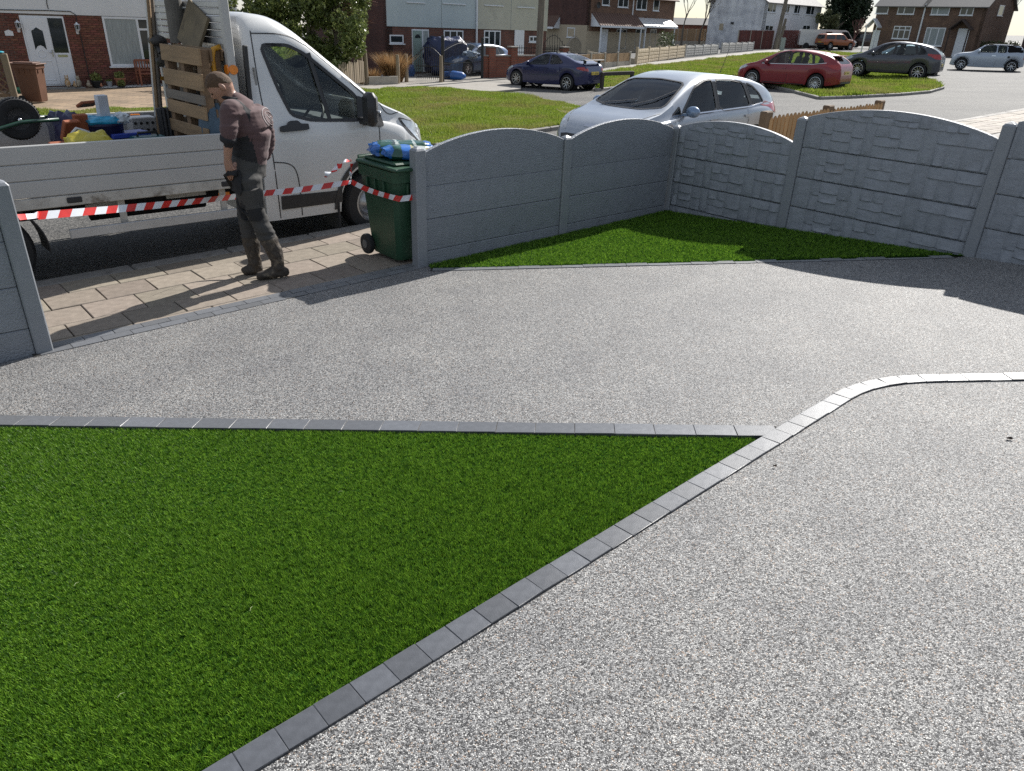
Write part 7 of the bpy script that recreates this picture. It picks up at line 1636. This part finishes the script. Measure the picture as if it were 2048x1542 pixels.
# ------------------------------------------------------------------ trees, shrubs, garden things
def leaf_mat(name, stops, tr=.25, rough=.45): return grass_mat(name, stops, rough, tr)
def foliage(name, cents, n, size, m, seed, parent=None, flat_=.7):
    "leaf-sized quads spread through many clumps; cents = (x,y,z,rx,ry,rz)"
    g = np.random.default_rng(seed); C = np.array(cents); w = C[:, 3] * C[:, 4] * C[:, 5]; w = w / w.sum(); i = g.choice(len(C), n, p=w)
    d = g.normal(size=(n, 3)); d /= np.linalg.norm(d, axis=1)[:, None]; r = g.uniform(.35, 1, n) ** .5; p = C[i, :3] + d * r[:, None] * C[i, 3:]
    a = g.normal(size=(n, 3)); a /= np.linalg.norm(a, axis=1)[:, None]; b = np.cross(a, g.normal(size=(n, 3))); b /= np.linalg.norm(b, axis=1)[:, None]
    s = size * g.uniform(.6, 1.3, n)[:, None]; V = np.empty((n, 4, 3)); V[:, 0] = p - a * s; V[:, 1] = p + b * s * .5; V[:, 2] = p + a * s; V[:, 3] = p - b * s * .5
    T = np.arange(n * 4).reshape(-1, 4); tri = np.concatenate([T[:, [0, 1, 2]], T[:, [0, 2, 3]]]); c = np.ones((n, 4, 4)); c[:, :, 0] = np.clip(g.uniform(0, 1, n) * .7 + .3 * g.uniform(0, 1, len(C))[i], 0, 1)[:, None]; c[:, :, 1] = .5
    return link(name, np_mesh(name, V.reshape(-1, 3), tri, m, c.reshape(-1, 4)), parent, None, parent is not None)
def clumps(c, R, n, seed, rr=(.25, .4), shape=None):
    r = random.Random(seed); out = []
    while len(out) < n:
        v = Vector((r.uniform(-1, 1), r.uniform(-1, 1), r.uniform(-1, 1)))
        if v.length > 1: continue
        if shape and not shape(v): continue
        k = r.uniform(*rr); out.append((c.x + v.x * R[0], c.y + v.y * R[1], c.z + v.z * R[2], R[0] * k, R[1] * k, R[2] * k))
    return out
def branches(k, p, d, L, r, depth, rg, tips=None, spread=.6, up=.15):
    q = p + d * L; k.tube([p, p.lerp(q, .5) + Vector((rg.uniform(-1, 1), rg.uniform(-1, 1), rg.uniform(-1, 1))) * L * .05, q], [r, r * .85, r * .68], 6 if depth > 2 else 4, False)
    if depth == 0:
        if tips is not None: tips.append(q)
        return
    for _ in range(rg.choice((2, 3, 3))):
        e = (d + Vector((rg.uniform(-1, 1), rg.uniform(-1, 1), rg.uniform(-.5, 1))) * spread + UP * up).normalized(); branches(k, q, e, L * rg.uniform(.62, .85), r * rg.uniform(.5, .66), depth - 1, rg, tips, spread, up)
m_bark = mat('grey_bark', (.12, .10, .08), .9, .3, 6, .5, 30)
# big ivy-clad bush between the two houses
m_ivy = leaf_mat('ivy_leaf', [(0, (.06, .08, .025)), (.45, (.13, .165, .05)), (.8, (.25, .29, .10)), (1, (.40, .42, .20))], .35, .35)
bb = at(640, 176); bY = 29.5
c_ = aty(618, 55, bY); tb = thing('ivy_bush', 'huge ivy-covered bush rising behind the van cab', 'bush', (bb.x, bb.y, bb.z))
cents = []
for px, py, rx, rz, s in ((560, 0, 1.5, 1.3, 1), (620, -10, 1.6, 1.4, 2), (680, 20, 1.0, 1.1, 3), (600, 55, 1.4, 1.2, 4), (660, 75, 1.15, 1.1, 5), (690, 90, .6, .8, 6), (560, 70, 1.3, 1.2, 7), (640, 120, .9, .8, 8), (520, 20, 1.3, 1.4, 9), (590, 120, 1.1, .9, 10), (685, 120, .55, .5, 11)): cents += clumps(aty(px, py, bY), (rx, 1.2, rz), 9, s, (.22, .42))
foliage('crown', cents, 30000, .075, m_ivy, 31, tb)
k = MB(); rg = random.Random(3); branches(k, Vector((c_.x, bY, bb.z)), UP, 1.2, .16, 4, rg, None, .55, .3); link('trunk', k.mesh('trunk', m_bark), tb, None, True)
for dx in (.9, -.9): k = MB(); branches(k, Vector((c_.x + dx, bY + .3, bb.z)), UP, 1.0, .12, 4, rg, None, .6, .25); link('trunk', k.mesh('trunk', m_bark), tb, None, True)
k = MB()
for i in range(40):
    q = aty(rg.uniform(660, 735), rg.uniform(-8, 70), bY); branches(k, q, Vector((rg.uniform(.2, 1), rg.uniform(-.5, .3), rg.uniform(-.2, .5))).normalized(), .32, .007, 1, rg, None, .6, 0)
link('twigs', k.mesh('twigs', mat('reddish_twig', (.16, .07, .05), .8, .2, 8)), tb, None, True)['kind'] = 'stuff'
# dry ornamental grass
m_dry = grass_mat('dry_grass', [(0, (.20, .11, .05)), (.5, (.34, .20, .09)), (1, (.48, .33, .17))], .7, .3)
def spray(name, label, cat, base, n, h, rad, w, m, seed, group=None, lean=.75):
    g = np.random.default_rng(seed); a = g.uniform(0, 2 * pi, n); ln = g.uniform(.05, 1, n) * lean; hh = h * g.uniform(.6, 1.1, n); r0 = rad * np.sqrt(g.uniform(0, 1, n)) ; x = base.x + np.cos(a) * r0; y = base.y + np.sin(a) * r0; V = np.empty((n, 5, 3)); ax = g.uniform(0, 2 * pi, n)
    for j, (t, ww) in enumerate(((0, 1), (0, -1), (.6, .8), (.6, -.8), (1, 0))): o = ln * hh * t * t; V[:, j] = np.stack([x + np.cos(a) * o + np.cos(ax) * w / 2 * ww, y + np.sin(a) * o + np.sin(ax) * w / 2 * ww, base.z + hh * t * (1 - .18 * ln * t)], 1)
    B = np.arange(n)[:, None] * 5; T = np.concatenate([B + np.array([0, 1, 3]), B + np.array([0, 3, 2]), B + np.array([2, 3, 4])]); c = np.ones((n, 5, 4)); c[:, :, 0] = g.uniform(0, 1, n)[:, None]; return tag(link(name, np_mesh(name, V.reshape(-1, 3), T, m, c.reshape(-1, 4))), label, cat, group)
spray('ornamental_grass', 'clump of dry brown ornamental grass between weathered posts', 'plant', at(788, 163), 1500, 1.15, .35, .02, m_dry, 41)
spray('ornamental_grass', 'smaller dry grass clump by the end of the picket boards', 'plant', at(748, 166), 350, .6, .2, .02, m_dry, 42)
# far trees
m_ever = leaf_mat('evergreen_leaf', [(0, (.012, .022, .012)), (.6, (.025, .042, .02)), (1, (.05, .07, .035))], .15, .5)
pe = aty(1698, 85, 112); te = thing('evergreen_tree', 'broad dark evergreen beyond the camper van', 'tree', (pe.x, pe.y, ter(pe.x, pe.y))); cc = aty(1697, 12, 112)
foliage('crown', clumps(cc, (2.6, 2.4, 4.0), 46, 7, (.26, .42), lambda v: abs(v.x) < 1 - .12 * v.z), 14000, .2, m_ever, 33, te); k = MB(); k.tube([(pe.x, pe.y, ter(pe.x, pe.y) - .3), (pe.x, pe.y, cc.z)], [.3, .15], 8); link('trunk', k.mesh('trunk', m_bark), te, None, True)
m_shrub = leaf_mat('olive_leaf', [(0, (.05, .06, .025)), (.6, (.10, .11, .05)), (1, (.18, .18, .09))], .2)
ps = aty(1658, 85, 106); ts = thing('garden_tree', 'small olive green tree between the white house and the evergreen', 'tree', (ps.x, ps.y, ter(ps.x, ps.y))); cs_ = aty(1658, 42, 106)
foliage('crown', clumps(cs_, (1.7, 1.5, 1.5), 26, 9, (.2, .36)), 4200, .15, m_shrub, 35, ts); k = MB(); branches(k, Vector((ps.x, ps.y, ter(ps.x, ps.y))), UP, 1.3, .14, 3, random.Random(9)); link('trunk', k.mesh('trunk', m_bark), ts, None, True)
for i, (px, Y, L0, lb, dp) in enumerate(((1362, 104, 2.2, 'bare winter tree left of the white gable', 6), (1398, 108, 2.0, 'bare winter tree close to the white gable', 6), (1705, 98, 1.1, 'small bare reddish tree in front of the evergreen', 5), (2003, 120, 2.4, 'bare tree in the gap between the right-hand brick houses', 6))):
    p = aty(px, 90, Y); p.z = ter(p.x, p.y); k = MB(); branches(k, p, UP, L0, .16 if i != 2 else .07, dp, random.Random(50 + i), None, .55, .18); t = thing('bare_tree', lb, 'tree', tuple(p)); link('branches', k.mesh('branches', m_bark if i != 2 else mat('reddish_twig2', (.2, .09, .08), .8)), t, None, True)
# a far bank of roofs and woods closing the view
m_wood = mat('distant_wood', (.10, .088, .075), .95, .3, .5, .3, 4)
for i, (px0, px1, y, Y, m, lb) in enumerate(((1335, 1425, 50, 135, m_wood, 'low brown outbuildings and woodland seen left of the white gable'),)):
    a, b = aty(px0, y, Y), aty(px1, y, Y); g = []
    for j in range(26): u = j / 25; c = a.lerp(b, u); g.append((c.x, c.y + rnd.uniform(-2, 2), c.z - 2 + rnd.uniform(-.8, .9), 2.2, 1.6, 2.2))
    o = foliage('far_wood', g, 5000, .35, leaf_mat('far_twigs', [(0, (.06, .05, .045)), (1, (.16, .13, .11))], .1), 60 + i); tag(o, lb, 'wood', None, 'stuff')
for i, (px0, px1, yt, Y, m, lb) in enumerate(((1338, 1418, 50, 118, mb_garden, 'low red brick outbuilding seen over the tan fence'),)):
    a, b = aty(px0, 90, Y), aty(px1, 90, Y); a.z = ter(a.x, a.y); b.z = ter(b.x, b.y); F, L = seg_frame(a, b); h = aty((px0 + px1) / 2, yt, Y).z - a.z; t = thing('outbuilding', lb, 'building', tuple(a)); q = MB(); q.box((L / 2, 1.5, h / 2), (L, 3, h)); link('wall', q.mesh('wall', m), t, F, True); q = MB(); q.add([(-.3, -.3, h), (L + .3, -.3, h), (L + .3, 1.6, h + .9), (-.3, 1.6, h + .9), (L + .3, 3.4, h), (-.3, 3.4, h)], [(0, 1, 2, 3), (3, 2, 4, 5)]); link('roof', q.mesh('roof', m_slate), t, F, True)
# hedge and planting in the far gardens
m_hedge = leaf_mat('hedge_leaf', [(0, (.03, .045, .015)), (1, (.10, .13, .05))], .2)
def hedge(label, pa, pb, h, seed, n=2500, size=.09):
    a, b = at(*pa), at(*pb); g = []
    for j in range(14): c = a.lerp(b, (j + .5) / 14); g.append((c.x, c.y, c.z + h * .5, (b - a).length / 22 + .1, .35, h * .55))
    return tag(foliage('hedge', g, n, size, m_hedge, seed), label, 'hedge')
hedge('clipped hedge in front of the right-hand brick house', (1952, 112), (2030, 112), 1.3, 71); hedge('low dark hedge behind the beige wall', (1316, 108), (1345, 106), 1.9, 72, 900)
# white vans beyond the brown fence
for i, (px, lb) in enumerate(((1636, 'white van roof showing over the brown fence'), (1668, 'second white van roof next to the olive tree'))):
    p = aty(px, 85, 103 + i); p.z = ter(p.x, p.y); t = thing('parked_van', lb, 'van', M=Matrix.Translation(p) @ Matrix.Rotation(radians(-12), 4, 'Z')); k = MB(); k.prism([(-2.4, .4), (2.4, .4), (2.5, 1.0), (2.0, 1.2), (1.3, 2.05), (1.0, 2.2), (-2.3, 2.2), (-2.45, 2.0)], -.95, .95, frame((1, 0, 0), (0, 0, 1), (0, -1, 0), (0, 0, 0))); part('body', k, m_white, t); k = MB(); k.prism([(1.9, 1.22), (1.25, 2.0), (.6, 2.0), (.6, 1.22)], -.97, .97, frame((1, 0, 0), (0, 0, 1), (0, -1, 0), (0, 0, 0))); part('windows', k, m_gloss, t)
    for x in (-1.5, 1.5): k = MB(); k.cyl((x, -1.0, .35), (x, -.75, .35), .35); part('wheel', k, m_tyre, t)
# ------------------------------------------------------------------ things in front of the white house
bm1 = ha(0, 0); pbn = at(77, 206); wheelie('wheeled_bin', 'brown wheeled bin standing on the drive of the white house', frame(D1 * .8 + D2 * .6, (UP.cross((D1 * .8 + D2 * .6).normalized())), UP, pbn + UP * .0 - D2 * .2), mat('brown_bin', (.105, .048, .028), .55, .1, 6), 1.0)
# trellis panel and its leaning post at the left edge
a_, b_ = at(-70, 214), at(34, 211); t = thing('trellis_fence', 'timber trellis fence panel with stout end post at the left edge', 'fence', tuple(a_)); F, L = seg_frame(a_, b_)
for x in (0, L): q = MB(); q.box((x, 0, .62), (.16, .16, 1.4), None, .012); link('post', q.mesh('post', m_timber), t, F, True)
for z in (.28, 1.16): q = MB(); q.box((L / 2, 0, z), (L, .06, .09), None, .006); link('rail', q.mesh('rail', m_sleeper), t, F, True)
q = MB(); q.box((L / 2, 0, .1), (L, .06, .26), None, .006); link('gravel_board', q.mesh('gravel_board', m_concp), t, F, True)
for i in range(-4, 12):
    for sg in (1, -1):
        x0 = i * .2; x1 = x0 + sg * .84; q = MB(); lo_ = max(0, min(L, x0)); hi_ = max(0, min(L, x1))
        if abs(hi_ - lo_) < .1: continue
        z0 = .3 + .84 * abs(lo_ - x0) / .84; z1 = .3 + .84 * abs(hi_ - x0) / .84; q.bar((lo_, .02 * sg, z0), (hi_, .02 * sg, z1), .012, .035); link('lath', q.mesh('lath', m_sleeper), t, F, True)
k = MB(); k.ball((0, 0, 0), (.10, .08, .03), 12, 6); single('cyan_cap', k, mat('cyan_plastic2', (.02, .32, .42), .4), 'bright cyan plastic cap on top of the trellis post', 'cap', M=F @ Matrix.Translation((L - .08, 0, 1.345)))
# slatted bench
bu0, bu1 = FA.uz(262, 150)[0], FA.uz(338, 150)[0]; Bm = frame(D1, -D2, UP, ha((bu0 + bu1) / 2, .55)); t = thing('garden_bench', 'red brown slatted bench under the window of the white house', 'bench', M=Bm); m_bench = mat('red_teak', (.22, .075, .04), .6, .15, 5, .2, 30, orand=.1); BW_ = 1.22
for s in (-1, 1):
    for y, h in ((-.22, .62), (.22, .86)): k = MB(); k.box((s * (BW_ / 2 - .03), y, h / 2), (.055, .055, h), None, .006); part('leg', k, m_bench, t)
    k = MB(); k.box((s * (BW_ / 2 - .03), 0, .62), (.07, .52, .035), None, .008); part('armrest', k, m_bench, t)
for i in range(5): k = MB(); k.box((0, -.2 + i * .095, .42), (BW_ - .08, .075, .022), None, .005); part('seat_slat', k, m_bench, t)
for z in (.52, .86): k = MB(); k.box((0, .23, z), (BW_ - .08, .035, .07), None, .006); part('back_rail', k, m_bench, t)
for i in range(12): k = MB(); k.box((-BW_ / 2 + .10 + i * (BW_ - .2) / 11, .23, .69), (.05, .02, .29), None, .004); part('back_slat', k, m_bench, t)
# gravel bed, pots and ornaments
m_peb = mat('pebbles', (.33, .32, .31), .8, .45, 60, .6, 60); flat([ha(FA.uz(190, 180)[0], .05), ha(uR, .05), ha(uR, .95), ha(FA.uz(190, 180)[0], .95)], m_peb, 'gravel_bed', .01)
g = np.random.default_rng(5); k = MB()
for i in range(900): u = g.uniform(FA.uz(195, 180)[0], uR); d = g.uniform(.05, .95); p = ha(u, d, .02); s = g.uniform(.015, .035); k.ball(tuple(p), (s, s, s * .6), 5, 4)
tag(link('pebble_bed', k.mesh('pebble_bed', mat('white_pebble', (.42, .41, .40), .7, .3, 30)), None), 'white and grey pebbles along the foot of the white house', 'pebbles', None, 'stuff')
m_tcp = mat('terracotta', (.36, .15, .08), .8, .12, 9); m_gplant = leaf_mat('pot_leaf', [(0, (.06, .09, .02)), (1, (.28, .30, .10))], .25)
def pot(label, u, d, r, h, m, plant, seed): p = ha(u, d); t = thing('plant_pot', label, 'plant pot', tuple(p), group='pots in front of the white house'); k = MB(); k.lathe([(.0, 0), (r * .72, 0), (r * .95, h * .85), (r * 1.06, h * .86), (r * 1.06, h), (r * .9, h), (r * .85, h * .9), (0, h * .9)], 20); part('pot', k, m, t, 35); foliage('plant', [(p.x, p.y, p.z + h + plant * .4, r * .9, r * .9, plant * .6)], 220, .045, m_gplant, seed, t); return t
pot('terracotta pot with a small green plant beside the bench', FA.uz(235, 165)[0], .4, .19, .30, m_tcp, .22, 81); pot('black trough pot with yellowish plant near the cable', FA.uz(188, 165)[0], .4, .20, .24, m_iron, .28, 82); pot('small grey pot between the trough and the terracotta pot', FA.uz(213, 172)[0], .45, .10, .2, mat('grey_pot', (.3, .32, .33), .5), .04, 83); pot('low leafy green clump in a flat dish on the gravel', FA.uz(232, 178)[0], .8, .14, .06, m_iron, .2, 84)
m_orn = mat('sandstone_ornament', (.34, .29, .22), .85, .3, 20, .4, 60); m_orn2 = mat('ginger_white_ornament', (.45, .28, .13), .7, .1, 9, col2=(.62, .58, .52), m2=.5, m2s=7)
def figure(label, u, d, h, m, seed): 
    p = ha(u, d, .05); k = MB(); k.ball((0, 0, h * .3), (h * .3, h * .22, h * .33), 14, 10); k.ball((h * .06, 0, h * .72), (h * .17, h * .15, h * .17), 12, 8); k.ball((h * .28, h * .06, h * .12), (h * .16, h * .06, h * .1), 8, 6); k.ball((h * .28, -h * .06, h * .12), (h * .16, h * .06, h * .1), 8, 6)
    for s in (-1, 1): k.tube([(h * .04, s * h * .08, h * .82), (h * .03, s * h * .11, h * .96)], [h * .05, h * .01], 6)
    single('garden_ornament', k, m, label, 'ornament', 'ornaments by the door of the white house', True, Matrix.Translation(p) @ Matrix.Rotation(seed, 4, 'Z'))
figure('ginger and white cat ornament on the doorstep', FA.uz(131, 165)[0], .3, .42, m_orn2, -1.0); figure('grey stone figure next to the cat ornament', FA.uz(153, 168)[0], .35, .40, m_orn, -1.4); figure('small pale ornament between the cat and the stone figure', FA.uz(144, 170)[0], .4, .22, m_orn2, -.4); figure('dark low stone ornament beside the trough', FA.uz(170, 172)[0], .55, .24, m_orn, 1.0); figure('small pinkish stone on the gravel edge', FA.uz(193, 178)[0], .75, .14, m_tcp, .3)
p = at(45, 185); bag('bin_bag', 'green plastic bag on the ground behind the brown bin', 'bag', Matrix.Translation(p + UP * .08), (.16, .14, .09), mat('green_plastic', (.02, .14, .07), .3), 17, crumple=.35)
# covered car and boat in the yard behind the iron gates
m_tarp = mat('navy_tarpaulin', (.012, .022, .07), .4, .2, 5, .5, 12, dist=.05); m_bcar = paint('slate_blue_paint', (.05, .10, .20), .3, .3); m_inf = mat('blue_inflatable', (.02, .10, .33), .35, .15, 4, coat=.3)
cy = at(925, 152); make_car('saloon_car', 'old slate blue car parked behind the wide iron gate', rescale(hatch, .95, .95, .92), Matrix.Translation(cy + Vector((.4, 1.6, 0))) @ Matrix.Rotation(radians(232), 4, 'Z'), m_bcar, (6, .6), hollow=False)
tp = aty(893, 104, cy.y + .9); bag('tarpaulin_heap', 'dark navy tarpaulin heaped over a boat beside the green door', 'tarpaulin', Matrix.Translation((tp.x, tp.y, ter(tp.x, tp.y) + .8)) @ Matrix.Rotation(.4, 4, 'Z'), (1.0, .75, .85), m_tarp, 19, 20, .22)
tp = at(906, 161); k = MB(); k.tube([(-.55, 0, .17), (-.4, .02, .19), (0, .05, .2), (.4, .0, .19), (.55, 0, .17)], [.06, .16, .19, .16, .06], 16); single('inflatable_float', k, m_inf, 'bright blue inflatable float lying below the iron gate', 'float', None, True, Matrix.Translation(tp) @ Matrix.Rotation(.1, 4, 'Z'))
tp = at(823, 152); bag('blue_sack', 'small blue sack beside the pedestrian gate', 'sack', Matrix.Translation(tp + UP * .22) , (.14, .12, .24), mat('blue_sack', (.03, .07, .18), .6), 23, crumple=.35)
tp = aty(940, 105, cy.y + .4); bag('dust_sheet', 'pale blue sheet draped over the old car behind the gate', 'sheet', Matrix.Translation((tp.x, tp.y, tp.z - .1)), (.35, .3, .16), mat('pale_sheet', (.28, .36, .45), .6, .2, 9), 27, crumple=.4)
# litter on the near surfaces: dead leaf, crumb, pale blades caught in the turf
def bit(name, label, px, py, s, m, seed, cat='leaf'):
    p = at(px, py, .004); r = random.Random(seed); k = MB(); n = 9; pts = [(s * (1 + .5 * r.uniform(-1, 1)) * cos(2 * pi * i / n) * 1.5, s * (1 + .5 * r.uniform(-1, 1)) * sin(2 * pi * i / n)) for i in range(n)]; k.v = [(x, y, r.uniform(.002, .012)) for x, y in pts] + [(0, 0, .014)]; k.f = [(i, (i + 1) % n, n) for i in range(n)]; k.m = [0] * n; single(name, k, m, label, cat, None, False, Matrix.Translation(p))
m_leafd = mat('dead_leaf', (.045, .028, .02), .8, .3, 60)
bit('dead_leaf', 'dark curled dead leaf on the gravel near the right edge', 2019, 878, .011, m_leafd, 3); bit('dead_leaf', 'tiny dark fragment on the gravel below the paver corner', 1550, 934, .005, m_leafd, 5)
for px, py, a, lb in ((676, 985, .4, 'pale loose blade near the middle of the large lawn'), (148, 1172, 1.2, 'pale speck of debris near the left edge of the large lawn'), (235, 1395, .9, 'long pale loose blade at the bottom left of the large lawn'), (500, 1222, 1.4, 'short pale loose blade between lawn middle and diagonal pavers')):
    p = at(px, py, .036); k = MB(); k.tube([(0, 0, 0), (.010, .003, .004), (.022, .002, .001)], [.0007, .0009, .0004], 5); single('loose_fibre', k, mat('pale_fibre', (.34, .38, .2), .6), lb, 'fibre', 'loose blades on the large lawn', False, Matrix.Translation(p) @ Matrix.Rotation(a, 4, 'Z'))
